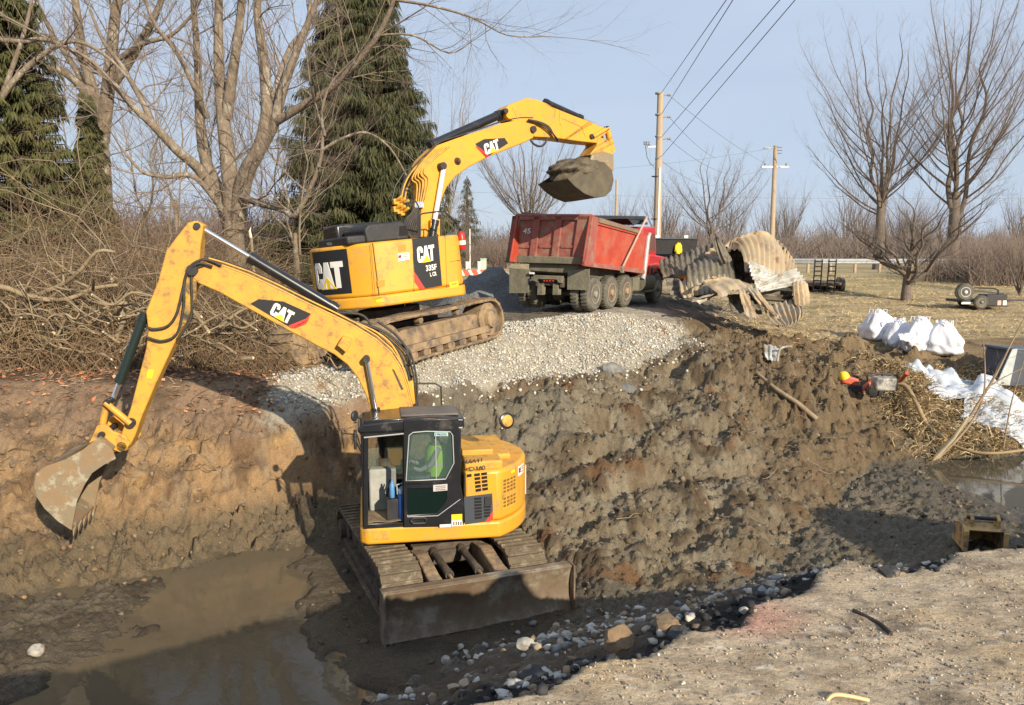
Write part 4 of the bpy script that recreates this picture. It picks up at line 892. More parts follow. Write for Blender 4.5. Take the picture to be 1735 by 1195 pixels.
hose(H2, [(897, 234), (903, 243), (913, 248), (922, 245), (927, 235)], .03, -.2, HOSE, stick2)
for s in (-1, 1):
    y = s * .30
    a, b = [in_local(H2, 1, -abs(y), *p) for p in ((1030, 217), (1005, 232))]; a.y = b.y = y; MB().tube([a, b], .06, 8).build('link_arm', YELD, stick2, smooth=50)
    a, b = [in_local(H2, 1, -abs(y) * .6, *p) for p in ((1029, 220), (1038, 258))]; a.y = b.y = y * .6; MB().tube([a, b], .09, 8).build('link_arm', YEL, stick2, smooth=50)
pin(H2, (1030, 217), .34, -.35, .06, stick2)
cp = MB().prism(pl(H2, -.28, [(1014, 232), (1030, 236), (1040, 252), (1038, 280), (1030, 284), (1008, 268), (1000, 262), (1012, 246)]), -.28, .28).build('coupler', YELD, stick2, bevel=.03)
# bucket with its load
YK = .68
kp = pl(H2, -YK, [(1004, 272), (1024, 275), (1037, 288), (1040, 305), (1036, 323), (1026, 333), (1008, 335), (990, 328), (973, 315), (962, 303), (985, 288)])
k2 = MB()
for s in (-1, 1): k2.prism(kp, s * YK, s * (YK - .04))
sh = kp[1:10]; cx = sum(p[0] for p in sh) / len(sh); cz = sum(p[1] for p in sh) / len(sh)
k2.prism(sh + [(p[0] + (cx - p[0]) * .06, p[1] + (cz - p[1]) * .06) for p in sh][::-1], -YK + .04, YK - .04)
bucket2 = k2.build('bucket', mk('clay_caked_steel', (.13, .108, .07), (.085, .07, .05), 4, .9, bump=.015, bscale=8), stick2, bevel=.008)
for s in (-1, 1): MB().prism(pl(H2, -.34, [(1003, 262), (1020, 256), (1039, 262), (1039, 290), (1010, 285), (998, 275)]), s * .30, s * .36).build('bucket_ear', BUCKM, bucket2, bevel=.015)
def lump(name, loc, size, m, parent=None, seed=1, sub=4, amp=.25, M=None):
    bm = bmesh.new(); bmesh.ops.create_icosphere(bm, subdivisions=sub, radius=1); me = bpy.data.meshes.new(name); bm.to_mesh(me); bm.free()
    co = np.zeros(len(me.vertices) * 3); me.vertices.foreach_get('co', co); co = co.reshape(-1, 3)
    r = 1 + amp * fbm(co[:, 0] * 1.6 + seed, co[:, 1] * 1.6 + co[:, 2] * 1.1, seed, 4, .6) * 1.6 + amp * .5 * pn(co[:, 2] * 3 + seed, co[:, 0] * 3 + co[:, 1], seed + 3)
    co = co * r[:, None] * np.array(size)[None]; me.vertices.foreach_set('co', co.ravel().astype(np.float32)); me.shade_smooth(); me.materials.append(m)
    o = bpy.data.objects.new(name, me); COL.objects.link(o); o.location = loc
    if parent is not None: o.parent = parent
    return o
LD = lump('clay_load', (0, 0, 0), (.74, .68, .36), GREYCLAY, None, 8, 5, .30)
q = in_local(H2, 1, 0, 975, 290); LD.matrix_world = H2 @ Matrix.Translation(q + Vector((.02, 0, -.02)))
tag(LD, 'wet grey clay heaped in the raised bucket above the truck', 'clay')
# rails, extinguisher
MB().tube([in_local(H2, 1, -1.3, *p) for p in ((712, 400), (712, 365), (716, 362), (740, 359), (752, 358), (768, 372), (777, 386), (779, 402))], .02, 8).build('handrail', BLKM, E2)
MB().tube([in_local(H2, 1, -1.3, *p) for p in ((684, 345), (705, 342), (709, 350), (709, 400))], .018, 8).build('handrail', BLKM, E2)
MB().tube([in_local(H2, 1, -1.3, *p) for p in ((748, 357), (748, 400))], .018, 8).build('handrail', BLKM, E2)
MB().tube([in_local(H2, 1, -1.42, *p) for p in ((765, 372), (780, 376), (774, 382))], .02, 8).build('lamp_bracket', BLKM, E2)
q = in_local(H2, 1, -1.35, 779, 424); q.x = 1.46; fe = MB().disc_lathe([(.06, 0), (.085, .03), (.085, .36), (.05, .42), (.03, .45)], q, (0, 0, 1), 16).build('fire_extinguisher', mk('extinguisher_red', (.55, .03, .02), None, 3, .35), E2, smooth=40)
MB().disc_lathe([(.088, 0), (.088, .1)], q + Vector((0, 0, .12)), (0, 0, 1), 16).build('label_band', WHT, fe, smooth=40)
MB().box(q + Vector((0, 0, .48)), (.05, .14, .05)).build('handle', BLKM, fe)
# ============================================================ dump truck
u = R(31.5); TF = frame((1.154, 25.41, .0), (math.sin(u), math.cos(u), 0), (.03, -.02, 1))
DT = thing('dump_truck', 'red tandem dump truck with muddy tailgate numbered 45 backed up to the excavator', 'dump truck', TF)
REDT = mk('truck_red', (.42, .055, .03), (.50, .085, .045), 2, .5, dirt=(.34, .16, .10), dscale=2.2, dlo=.48, dhi=.75)
REDF = mk('faded_tailgate_red', (.36, .10, .075), (.30, .085, .07), 2.5, .65, dirt=(.30, .22, .15), dscale=3.2, dlo=.46, dhi=.66)
REDC = mk('cab_red', (.46, .02, .025), None, 2, .3, coat=.4)
MUDG = mk('dried_grey_mud', (.22, .20, .14), (.15, .14, .10), 4, .95, bump=.015, bscale=12)
TYRE = mk('muddy_tyre', (.085, .078, .06), (.17, .155, .12), 3, .9, bump=.01, bscale=10)
RIMT = mk('tan_rim', (.42, .26, .14), (.30, .22, .14), 4, .7)
RIMS = mk('pale_rim', (.32, .29, .22), (.22, .2, .15), 4, .6)
TARP = mk('dark_tarp', (.035, .038, .045), (.06, .06, .065), 5, .7)
ALU = mk('dull_aluminium', (.55, .53, .50), (.42, .40, .37), 5, .4, metal=.3)
def prr(M, x, pts):
    o = []
    for p in pts:
        q = in_local(M, 0, x, *p); o.append((q.y, q.z))
    return o
# tailgate: skin, ribs, lower mud-caked rail
tg = MB().prism(prr(TF, 0, [(872, 367), (999, 367), (987, 436), (862, 434)]), 0.03, .10, axes=(1, 2, 0))
for P in ([(869, 366), (882, 366), (872, 436), (859, 435)], [(906, 366), (917, 366), (908, 436), (897, 436)], [(943, 366), (954, 366), (945, 437), (934, 437)], [(980, 366), (1002, 366), (990, 438), (970, 437)],
          [(869, 366), (1002, 366), (1001, 373), (868, 373)]):
    tg.prism(prr(TF, 0, P), -.04, .05, axes=(1, 2, 0))
gate = tg.build('tailgate', REDF, DT, bevel=.012)
for P in ([(878, 415), (903, 416), (902, 421), (877, 420)], [(913, 415), (940, 416), (939, 421), (912, 420)], [(950, 415), (977, 416), (976, 421), (949, 420)]):
    MB().prism(prr(TF, .0, P), 0.0, .04, axes=(1, 2, 0)).build('cross_rib', REDF, gate, bevel=.008)
MB().prism(prr(TF, 0, [(860, 433), (988, 436), (987, 448), (857, 445)]), -.07, .12, axes=(1, 2, 0)).build('mud_caked_rail', MUDG, gate, bevel=.02)
a, b, c = [in_local(TF, 0, -.0, *p) for p in ((885, 396), (898, 396), (886, 387))]
mf = lambda uu, vv, d: a + (b - a) * uu + (c - a) * vv + Vector((.02, 0, 0))
text_mesh('45', 'truck_number', WHT, gate, mf, bold=.02)
MB().cyl((.0, 1.3, 2.86), (.0, -1.32, 2.88), .05, 10).build('hinge_bar', REDF, gate, smooth=40)
# dump body
sp = pl(TF, -1.3, [(1001, 366), (1012, 369), (1083, 392), (1092, 394), (1090, 462), (988, 450)])
zb = 1.42; xF = max(p[0] for p in sp)
dbm = MB().prism(sp, -1.30, -1.24); dbm.prism(sp, 1.20, 1.26); dbm.box2((.08, -1.24, zb), (xF - .02, 1.20, zb + .08)); dbm.box2((xF - .1, -1.24, zb), (xF, 1.2, 2.6))
dbody = dbm.build('dump_body', REDT, DT, bevel=.015)
def rail_px(M, y, P, th, name, m, parent): MB().prism(pl(M, y, P), y, y - th).build(name, m, parent, bevel=.008)
rail_px(TF, -1.30, [(1012, 369), (1083, 391), (1083, 397), (1011, 377)], .09, 'side_rail', mk('muddy_wood', (.28, .19, .12), (.2, .14, .1), 4, .9), dbody)
rail_px(TF, -1.30, [(988, 443), (1090, 457), (1090, 464), (988, 451)], .06, 'lower_rail', REDF, dbody)
rail_px(TF, -1.30, [(1001, 366), (1011, 369), (1003, 450), (988, 450)], .07, 'corner_post', REDF, dbody)
rail_px(TF, -1.30, [(1011, 377), (1083, 397), (1083, 400), (1011, 381)], .05, 'top_lip', REDT, dbody)
hopper = [( .1, 1.42), (.1, 1.15), (.9, .98), (3.6, .98), (3.9, 1.2), (3.9, 1.42)]
MB().prism(hopper, -.85, .85).build('underbody', MUDG, dbody, bevel=.03)
MB().tube([in_local(TF, 1, -1.42, 1054, 455), in_local(TF, 1, -1.42, 1096, 368)], .035, 10).build('tarp_arm', mk('pink_primer', (.55, .36, .30), (.42, .26, .2), 4, .6), dbody)
MB().box(in_local(TF, 1, -1.40, 1054, 457), (.12, .12, .22)).build('arm_pivot', MUDG, dbody, bevel=.02)
x1 = in_local(TF, 1, -1.3, 1093, 372).x
MB().cyl((x1 + .1, -1.25, 2.92), (x1 + .1, 1.2, 2.92), .10, 14).build('tarp_roll', TARP, dbody, smooth=40)
MB().box2((x1 - .1, -1.2, 2.74), (x1 + .5, 1.15, 2.82)).build('cab_guard', TARP, dbody, bevel=.01)
MB().tube([(.3, 1.22, 2.93), (x1, 1.22, 2.95)], .035, 8).build('tarp_rail', TARP, dbody)
MB().sheet([[(x, y, 2.80 + .10 * math.sin(x * 5 + y) - .1 * (y + 1) * 0) for x in np.linspace(x1 - 1.0, x1 + .1, 7)] for y in np.linspace(-1.1, 1.1, 6)], .02).build('folded_tarp', TARP, dbody)
# spoil already tipped into the body
# chassis
ch = MB()
for s in (-1, 1): ch.box2((-.1, s * .42 - .05, .72), (7.4, s * .42 + .05, 1.0))
for x in (0, 1.2, 2.4, 3.6): ch.box2((x, -.42, .75), (x + .12, .42, .95))
chassis = ch.build('chassis', TRKD, DT, bevel=.01)
MB().prism(prr(TF, -.12, [(905, 466), (955, 468), (953, 480), (947, 479), (945, 474), (912, 473), (910, 478), (905, 476)]), -.18, -.08, axes=(1, 2, 0)).build('rear_bumper', MUDG, chassis, bevel=.01)
for P in ([(912, 480), (921, 480), (920, 500), (911, 500)], [(938, 481), (947, 481), (947, 500), (937, 500)]): MB().prism(prr(TF, -.05, P), -.1, .1, axes=(1, 2, 0)).build('hitch_bracket', MUDG, chassis, bevel=.01)
for k in range(4):
    q = in_local(TF, 0, -.185, 922 + k * 5, 476); MB().box(q, (.02, .05, .03)).build('tail_lamp', RED, chassis)
MB().box(in_local(TF, 0, -.1, 901, 463), (.05, .16, .06)).build('marker_plate', WHT, chassis)
for P in ([(863, 454), (897, 457), (896, 497), (863, 497)], [(962, 458), (999, 456), (998, 492), (961, 491)]):
    MB().prism(prr(TF, -.02, P), -.03, .0, axes=(1, 2, 0)).build('mud_flap', MUDG, chassis, bevel=.004)
def tyre(parent, c, r, w, side, rim, name='wheel', dish=-.06):
    y = side; t = MB().disc_lathe([(r * .55, 0), (r * .86, -.015), (r * .97, .03), (r, .07), (r, w - .07), (r * .97, w - .03), (r * .86, w + .015), (r * .55, w)], c, (0, y, 0), 32)
    for k in range(28):
        a = 2 * PI * k / 28; M = Matrix.Rotation(a, 3, 'Y'); t.box(Vector(c) + Vector((0, y * w / 2, 0)) + M @ Vector((0, 0, r + .003)), (.045, w * .8, .018), M)
    o = t.build(name, TYRE, parent, smooth=35)
    cc = Vector(c) + Vector((0, y * (w + .002), 0))
    MB().disc_lathe([(r * .57, -.03), (r * .57, .012), (r * .52, .012), (r * .46, dish), (r * .22, dish), (r * .19, dish + .10), (r * .10, dish + .12)], cc, (0, y, 0), 26).build('rim', rim, o, smooth=30)
    return o
RW = .525
wx = [in_local(TF, 1, -1.24, *p).x for p in ((1009, 494), (1037, 491), (1062, 490), (1108, 494))]
for i, x in enumerate(wx[:3]):
    for s in (-1, 1):
        tyre(DT, (x, s * .97, RW + .01), RW, .27, s, [RIMS, RIMT, RIMT][i]); tyre(DT, (x, s * .62, RW + .01), RW, .27, s, RIMS)
    MB().cyl((x, -1.0, RW), (x, 1.0, RW), .10, 12).build('axle', TRKD, chassis, smooth=40); MB().disc_lathe([(.12, -.2), (.26, -.1), (.26, .1), (.12, .2)], (x, 0, RW), (0, 1, 0), 16).build('differential', TRKD, chassis, smooth=40)
xf = wx[3] + .35
for s in (-1, 1): tyre(DT, (xf, s * .92, RW), RW, .30, s, RIMS, dish=.02)
# cab, bonnet, stack, tank
cabm = MB().prism([(xF + .15, 1.05), (xF + .15, 2.65), (xF + 1.35, 2.7), (xF + 1.55, 1.9), (xF + 1.6, 1.05)], -1.12, 1.12)
tcab = cabm.build('cab', REDC, DT, bevel=.06, seg=3)
for s in (-1, 1): MB().prism([(xF + .55, 1.85), (xF + .55, 2.45), (xF + 1.3, 2.45), (xF + 1.42, 1.85)], s * 1.122, s * 1.128).build('side_window', GLS, tcab)
MB().box2((xF + .144, -.8, 2.0), (xF + .148, .8, 2.45)).build('rear_window', GLS, tcab)
hood_ = MB().prism([(xf - .75, 1.0), (xf - .75, 1.75), (xf + .95, 1.62), (xf + 1.05, .9), (xf + .7, .75), (xf + .62, .98), (xf + .3, 1.17), (xf - .2, 1.17), (xf - .55, .95), (xf - .62, .7), (xf - .75, .7)], -1.16, 1.16).build('bonnet', REDC, DT, bevel=.06, seg=3)
q = in_local(TF, 1, -1.17, 1105, 459); MB().box(q, (.14, .03, .22)).build('bonnet_vent', BLKM, hood_, bevel=.01)
for s in (-1, 1): MB().tube([(xf + .62 * math.cos(t), s * 1.05, RW + .62 * math.sin(t)) for t in np.linspace(.2, PI - .2, 9)], .07, 8).build('wheel_arch', GREYP, hood_, smooth=50)
MB().tube([in_local(TF, 1, -1.15, *p) for p in ((1088, 474), (1091, 466), (1098, 402), (1101, 396))], [.10, .085, .085, .06], 14).build('exhaust_stack', ALU, tcab, smooth=40)
MB().cyl((xF + .3, -.98, .75), (xF + 1.25, -.98, .75), .30, 18).build('fuel_tank', MUDG, chassis, smooth=40)
MB().box2((xF + .35, -1.3, .42), (xF + 1.3, -1.0, .5)).build('step', MUDG, chassis, bevel=.01); MB().box2((xF - .45, -1.15, .5), (xF + .1, -.8, .95)).build('battery_box', MUDG, chassis, bevel=.02)
# ============================================================ torn corrugated culvert
GALV = mk('weathered_galvanised', (.42, .40, .34), (.30, .25, .18), 2.5, .55, metal=.15, dirt=(.46, .32, .17), dscale=1.8, dlo=.45, dhi=.6, bump=.004, bscale=10)
GTAN = mk('tan_stained_galvanised', (.46, .34, .19), (.36, .30, .22), 2.2, .6, metal=.1, dirt=(.22, .14, .08), dscale=1.4, dlo=.50, dhi=.66)
GDRK = mk('dark_galvanised', (.13, .115, .085), (.20, .17, .12), 3, .65, metal=.1, dirt=(.07, .055, .04), dscale=2.4, dlo=.5, dhi=.6)  # dark steel; shade on the trough and inside hollows is put into this colour
GWHT = mk('clean_galvanised', (.50, .50, .46), (.36, .345, .31), 3, .45, metal=.2, dirt=(.24, .19, .13), dscale=3.5, dlo=.48, dhi=.62)
def bez(P, t): 
    a, b, c, d = P; s = 1 - t; return a * s ** 3 + b * 3 * s * s * t + c * 3 * s * t * t + d * t ** 3
def crumpled(name, rows, ncorr, amp, m, label, th=.012, nu=None, nv=26, seed=0, jag=.05, crum=.03, along='u', parent=None):
    """rows: 4 x 4 control points (px, py, Y) of a curved sheet; ridges count ncorr across u"""
    G = [[atY(*p) for p in row] for row in rows]; nu = nu or max(24, ncorr * 7)
    rnd = random.Random(seed); us = np.linspace(0, 1, nu); vs = np.linspace(0, 1, nv); grid = []
    for j, v in enumerate(vs):
        row = []
        for i, uu in enumerate(us):
            vv = v + (jag * fbm(np.array([uu * 7. + seed]), np.array([j * .1 + seed]), seed, 3)[0] if j in (0, nv - 1) else 0)
            uw = uu + (jag * .5 * fbm(np.array([v * 7. + seed]), np.array([3.1]), seed + 2, 3)[0] if i in (0, nu - 1) else 0)
            row.append(bez([bez(G[k], uw) for k in range(4)], vv))
        grid.append(row)
    out = []
    for j in range(nv):
        r = []
        for i in range(nu):
            a = grid[min(j + 1, nv - 1)][i] - grid[max(j - 1, 0)][i]; b = grid[j][min(i + 1, nu - 1)] - grid[j][max(i - 1, 0)]
            n = a.cross(b); n = n.normalized() if n.length > 1e-9 else Vector((0, 0, 1))
            t = us[i] if along == 'u' else vs[j]
            d = amp * math.sin(2 * PI * ncorr * t) + crum * fbm(np.array([us[i] * 3 + seed]), np.array([vs[j] * 3.]), seed + 9, 3)[0]
            r.append(grid[j][i] + n * d)
        out.append(r)
    o = MB().sheet(out, th).build(name, m, parent, smooth=80)
    if label: tag(o, label, 'culvert piece')
    return o
CU = crumpled
CU('culvert_piece', [[(1222, 428, 26.6), (1252, 404, 26.8), (1300, 386, 27.6), (1285, 400, 28.2)], [(1235, 400, 27.4), (1268, 382, 27.6), (1318, 380, 28.2), (1330, 420, 28.6)], [(1262, 410, 26.2), (1285, 400, 26.6), (1315, 410, 27.4), (1334, 440, 27.8)], [(1262, 462, 25.9), (1282, 470, 26.2), (1305, 475, 26.8), (1330, 482, 27.4)]], 9, .085, GTAN, 'tan stained half pipe of corrugated steel arching highest over the scrap heap', seed=1)
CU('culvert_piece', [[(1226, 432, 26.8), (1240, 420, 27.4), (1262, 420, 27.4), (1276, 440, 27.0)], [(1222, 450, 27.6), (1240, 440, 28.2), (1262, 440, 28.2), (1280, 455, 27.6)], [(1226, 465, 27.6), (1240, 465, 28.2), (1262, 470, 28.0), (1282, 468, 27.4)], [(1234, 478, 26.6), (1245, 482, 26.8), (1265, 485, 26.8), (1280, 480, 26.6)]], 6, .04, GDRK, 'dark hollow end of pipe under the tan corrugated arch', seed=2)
CU('culvert_piece', [[(1162, 452, 26.6), (1185, 440, 26.9), (1215, 432, 27.2), (1238, 434, 27.4)], [(1166, 445, 26.0), (1188, 434, 26.3), (1218, 436, 26.6), (1240, 438, 26.8)], [(1160, 470, 25.4), (1190, 462, 25.7), (1220, 460, 26.0), (1244, 462, 26.2)], [(1168, 498, 25.3), (1195, 492, 25.5), (1222, 484, 25.8), (1246, 476, 26.0)]], 8, .045, GDRK, 'dark ribbed trough of culvert steel lying between the truck and the tan arch', seed=3)
CU('culvert_piece', [[(1118, 440, 28.6), (1150, 432, 29.0), (1185, 420, 29.4), (1225, 405, 29.8)], [(1116, 446, 28.2), (1150, 440, 28.5), (1190, 428, 28.9), (1226, 412, 29.3)], [(1118, 462, 27.8), (1150, 458, 28.1), (1190, 445, 28.5), (1228, 430, 28.9)], [(1126, 474, 27.7), (1155, 470, 28.0), (1190, 458, 28.4), (1228, 445, 28.8)]], 12, .045, GDRK, 'long dark corrugated sheet behind the truck bonnet, furthest back in the heap', seed=4)
CU('culvert_piece', [[(1194, 432, 28.2), (1204, 420, 28.3), (1214, 413, 28.4), (1222, 412, 28.5)], [(1200, 436, 28.1), (1210, 424, 28.2), (1222, 420, 28.3), (1230, 420, 28.4)], [(1206, 438, 28.0), (1216, 430, 28.1), (1226, 428, 28.2), (1234, 430, 28.3)], [(1208, 442, 27.9), (1218, 438, 28.0), (1228, 436, 28.1), (1238, 438, 28.2)]], 4, .05, GTAN, 'small pale striped piece of corrugated steel peeping up left of the dark spike', seed=5)
CU('culvert_piece', [[(1211, 398, 26.4), (1213, 398, 26.4), (1214, 400, 26.4), (1216, 402, 26.4)], [(1209, 420, 26.4), (1216, 416, 26.3), (1222, 414, 26.3), (1230, 418, 26.5)], [(1214, 432, 26.4), (1220, 430, 26.2), (1228, 428, 26.2), (1235, 430, 26.5)], [(1222, 446, 26.4), (1228, 446, 26.2), (1234, 444, 26.2), (1240, 440, 26.5)]], 3, .03, GDRK, 'dark torn spike of steel curling up beside the open pipe end', seed=6, jag=.1)
CU('culvert_piece', [[(1168, 502, 24.6), (1185, 478, 24.7), (1205, 466, 25.0), (1225, 470, 25.4)], [(1185, 480, 25.3), (1215, 464, 25.6), (1245, 468, 25.8), (1262, 476, 26.0)], [(1206, 482, 24.4), (1235, 472, 24.6), (1268, 474, 24.9), (1290, 488, 25.2)], [(1222, 504, 24.3), (1246, 486, 24.4), (1266, 492, 24.5), (1276, 500, 24.6)]], 5, .035, GTAN, 'cream and tan curled sheet roofing a black hollow low at the front of the scrap', seed=7, crum=.12, jag=.12)
CU('culvert_piece', [[(1172, 512, 24.3), (1190, 505, 24.4), (1205, 500, 24.5), (1222, 496, 24.6)], [(1172, 508, 24.5), (1190, 502, 24.6), (1205, 497, 24.7), (1222, 494, 24.8)], [(1175, 504, 24.7), (1190, 500, 24.8), (1205, 496, 24.9), (1222, 493, 25.0)], [(1186, 516, 24.6), (1200, 508, 24.7), (1210, 502, 24.8), (1222, 498, 24.9)]], 2, .01, GALV, 'narrow pale strip of steel leaning across the black hollow', seed=8)
CU('culvert_piece', [[(1268, 440, 25.9), (1282, 446, 26.0), (1296, 452, 26.1), (1312, 462, 26.2)], [(1270, 455, 25.7), (1284, 458, 25.8), (1300, 464, 25.9), (1316, 470, 26.0)], [(1272, 468, 25.5), (1286, 470, 25.6), (1302, 474, 25.7), (1320, 478, 25.8)], [(1280, 482, 25.3), (1295, 482, 25.4), (1310, 482, 25.5), (1325, 486, 25.6)]], 6, .035, GWHT, 'pale grey crumpled ribs of steel in the middle of the scrap heap', seed=9, along='v', jag=.1, crum=.06)
CU('culvert_piece', [[(1280, 484, 24.9), (1305, 470, 25.1), (1328, 460, 25.3), (1348, 456, 25.5)], [(1282, 488, 24.8), (1308, 476, 25.0), (1332, 466, 25.2), (1356, 462, 25.4)], [(1286, 492, 24.6), (1312, 484, 24.8), (1338, 474, 25.0), (1362, 470, 25.2)], [(1290, 494, 24.5), (1318, 490, 24.7), (1342, 484, 24.9), (1364, 478, 25.1)]], 4, .05, GWHT, 'long white folded sheet reaching up to the right of the scrap heap', crum=.02, seed=10, along='v')
CU('culvert_piece', [[(1276, 492, 25.2), (1300, 492, 25.3), (1320, 492, 25.4), (1342, 494, 25.5)], [(1276, 500, 24.9), (1300, 500, 25.0), (1325, 502, 25.1), (1345, 504, 25.2)], [(1280, 508, 24.9), (1305, 512, 25.0), (1325, 514, 25.1), (1345, 512, 25.2)], [(1290, 514, 25.1), (1310, 520, 25.2), (1330, 520, 25.3), (1345, 520, 25.4)]], 4, .05, GDRK, 'dark grey grooved sheet lying flat under the long white one', seed=11, along='v')
CU('culvert_piece', [[(1342, 478, 25.0), (1350, 474, 25.0), (1360, 474, 25.1), (1368, 480, 25.3)], [(1342, 490, 24.9), (1350, 490, 24.9), (1362, 490, 25.0), (1372, 496, 25.2)], [(1344, 504, 24.8), (1352, 506, 24.8), (1364, 508, 24.9), (1374, 510, 25.1)], [(1346, 516, 24.8), (1354, 520, 24.8), (1364, 520, 24.9), (1372, 514, 25.1)]], 4, .05, GTAN, 'upright brown ribbed piece at the right end of the scrap heap', seed=12)
CU('culvert_piece', [[(1294, 520, 24.6), (1312, 515, 24.9), (1335, 508, 25.1), (1354, 508, 25.2)], [(1296, 536, 23.9), (1315, 530, 24.4), (1340, 522, 24.9), (1360, 520, 25.0)], [(1305, 548, 23.4), (1325, 548, 23.6), (1345, 542, 23.9), (1362, 528, 24.4)], [(1318, 552, 23.3), (1332, 554, 23.3), (1345, 550, 23.5), (1358, 538, 23.9)]], 7, .05, GALV, 'grey ribbed scoop of culvert steel lowest at the front right of the scrap', seed=13)
CU('culvert_piece', [[(1264, 488, 24.5), (1270, 486, 24.5), (1276, 486, 24.5), (1284, 488, 24.6)], [(1276, 504, 24.3), (1284, 500, 24.3), (1292, 504, 24.3), (1298, 510, 24.4)], [(1284, 516, 24.2), (1290, 512, 24.1), (1300, 520, 24.0), (1312, 530, 24.0)], [(1298, 526, 24.1), (1304, 524, 24.0), (1312, 532, 23.8), (1320, 540, 23.8)]], 3, .03, GALV, 'torn cream flap hanging down the front middle of the scrap heap', seed=14, jag=.15, crum=.1)
CU('culvert_piece', [[(1250, 492, 24.4), (1254, 490, 24.4), (1260, 492, 24.4), (1266, 496, 24.4)], [(1254, 506, 24.2), (1260, 504, 24.2), (1266, 506, 24.2), (1272, 508, 24.2)], [(1260, 520, 24.0), (1264, 518, 24.0), (1270, 520, 24.0), (1276, 524, 24.0)], [(1264, 536, 23.8), (1270, 536, 23.8), (1278, 540, 23.8), (1288, 542, 23.8)]], 2, .02, GTAN, 'yellowish torn strip reaching down to the grass below the scrap', seed=15, jag=.15, crum=.08)
CU('culvert_piece', [[(1128, 472, 26.2), (1140, 470, 26.3), (1150, 474, 26.4), (1160, 480, 26.5)], [(1130, 488, 25.9), (1142, 488, 26.0), (1152, 490, 26.1), (1162, 492, 26.2)], [(1136, 500, 25.5), (1148, 502, 25.5), (1156, 502, 25.6), (1164, 500, 25.7)], [(1142, 506, 25.2), (1150, 508, 25.2), (1158, 506, 25.3), (1166, 502, 25.4)]], 4, .03, GDRK, 'small dark slab of culvert steel on the mud right of the truck front wheel', seed=16, along='v')
hz_ = lambda x, y: hz(x, y)
CU('culvert_piece', [[(1150, 478, 25.9), (1175, 462, 26.1), (1205, 456, 26.3), (1232, 458, 26.5)], [(1152, 486, 25.4), (1178, 474, 25.5), (1206, 470, 25.7), (1236, 470, 25.9)], [(1150, 496, 25.2), (1178, 488, 25.2), (1206, 484, 25.4), (1236, 482, 25.5)], [(1158, 506, 25.2), (1180, 500, 25.2), (1206, 496, 25.3), (1232, 492, 25.4)]], 9, .04, GALV, 'greyish ribbed panel curling over the left front of the scrap heap', seed=41)
CU('culvert_piece', [[(1300, 404, 28.4), (1322, 410, 28.6), (1336, 430, 28.7), (1344, 452, 28.8)], [(1310, 396, 28.9), (1334, 410, 29.1), (1348, 436, 29.2), (1354, 458, 29.2)], [(1306, 420, 28.2), (1324, 430, 28.3), (1338, 450, 28.4), (1348, 468, 28.5)], [(1304, 440, 28.0), (1322, 450, 28.1), (1336, 464, 28.1), (1346, 480, 28.2)]], 8, .06, GTAN, 'ribbed tan flank of pipe running down the right back of the scrap heap', seed=42)
CU('culvert_piece', [[(1232, 500, 25.3), (1250, 498, 25.3), (1268, 498, 25.3), (1282, 502, 25.3)], [(1234, 510, 25.1), (1250, 510, 25.1), (1268, 512, 25.1), (1286, 514, 25.1)], [(1236, 520, 24.9), (1252, 522, 24.9), (1270, 524, 24.9), (1290, 524, 24.9)], [(1240, 528, 24.8), (1256, 530, 24.8), (1272, 532, 24.8), (1292, 532, 24.8)]], 3, .04, GDRK, 'crushed metal darkened as shade in the hollow under the cream sheet', seed=43, crum=.15, jag=.1)
# ============================================================ dark pickup with open black body, behind
PKM = frame((7.0, 33.2, .35), (-.35, .93, 0)); PK = thing('pickup_truck', 'maroon pickup with black service body and two white work lamps behind the scrap', 'pickup truck', PKM)
MAR = mk('maroon_paint', (.16, .015, .03), None, 3, .3, coat=.4)
pb = MB().prism([(1.2, .7), (1.2, 1.35), (1.5, 1.95), (2.7, 1.95), (3.3, 1.35), (4.6, 1.25), (4.7, .6), (1.2, .6)], -.95, .95).build('cab', MAR, PK, bevel=.06)
for s in (-1, 1): MB().prism([(1.4, 1.38), (1.62, 1.85), (2.6, 1.85), (3.0, 1.38)], s * .952, s * .958).build('side_window', GLS, pb)
sb = MB(); sb.box2((-1.2, -1.05, .75), (1.15, 1.05, 1.25)); sb.prism([(1.1, 1.25), (1.15, 1.25), (1.0, 1.98), (.95, 1.98)], -1.1, 1.1)
sb.box2((-1.2, -1.08, 1.2), (1.15, -1.0, 1.34)); sb.box2((-1.2, 1.0, 1.2), (1.15, 1.08, 1.34)); svc = sb.build('service_body', BLKM, PK, bevel=.015)
MB().box2((.9, -1.0, 1.93), (1.0, 1.0, 1.99)).build('rack_bar', GREYP, svc, bevel=.01)
for y in (-.5, .85): MB().box((.95, y, 2.03), (.10, .18, .12)).build('work_lamp', WHT, svc, bevel=.01)
for x in (-.4, 3.7):
    for s in (-1, 1): tyre(PK, (x, s * .75, .40), .40, .24, s, RIMS)
tag(lump('rain_jacket', (0, 0, 0), (.10, .17, .28), DYEL, None, 5, 3, .3), 'yellow jacket hung on the black rack of the pickup', 'jacket').matrix_world = PKM @ Matrix.Translation((.93, -.15, 1.52))
CM = frame((6.45, 30.6, .72), (.9, -.1, -.22)); CP = thing('plate_compactor', 'yellow orange machine cover with grey hoop handle in front of the pickup', 'compactor', CM)
MB().prism([(-.65, .1), (-.6, .32), (.0, .36), (.6, .28), (.75, .12), (.7, .0), (-.6, 0)], -.3, .3).build('cover', mk('orange_yellow', (.85, .36, .02), None, 3, .4), CP, bevel=.05)
MB().tube([(-.1, .3, 0), (-.05, .32, .48), (.15, .32, .60), (1.0, .32, .62), (1.15, .32, .5), (1.15, .3, .1)], .05, 10).build('hoop_handle', ALU, CP, smooth=50)
MB().box2((-.2, .0, -.35), (1.1, .6, .02)).build('engine_base', GREYP, CP, bevel=.03)
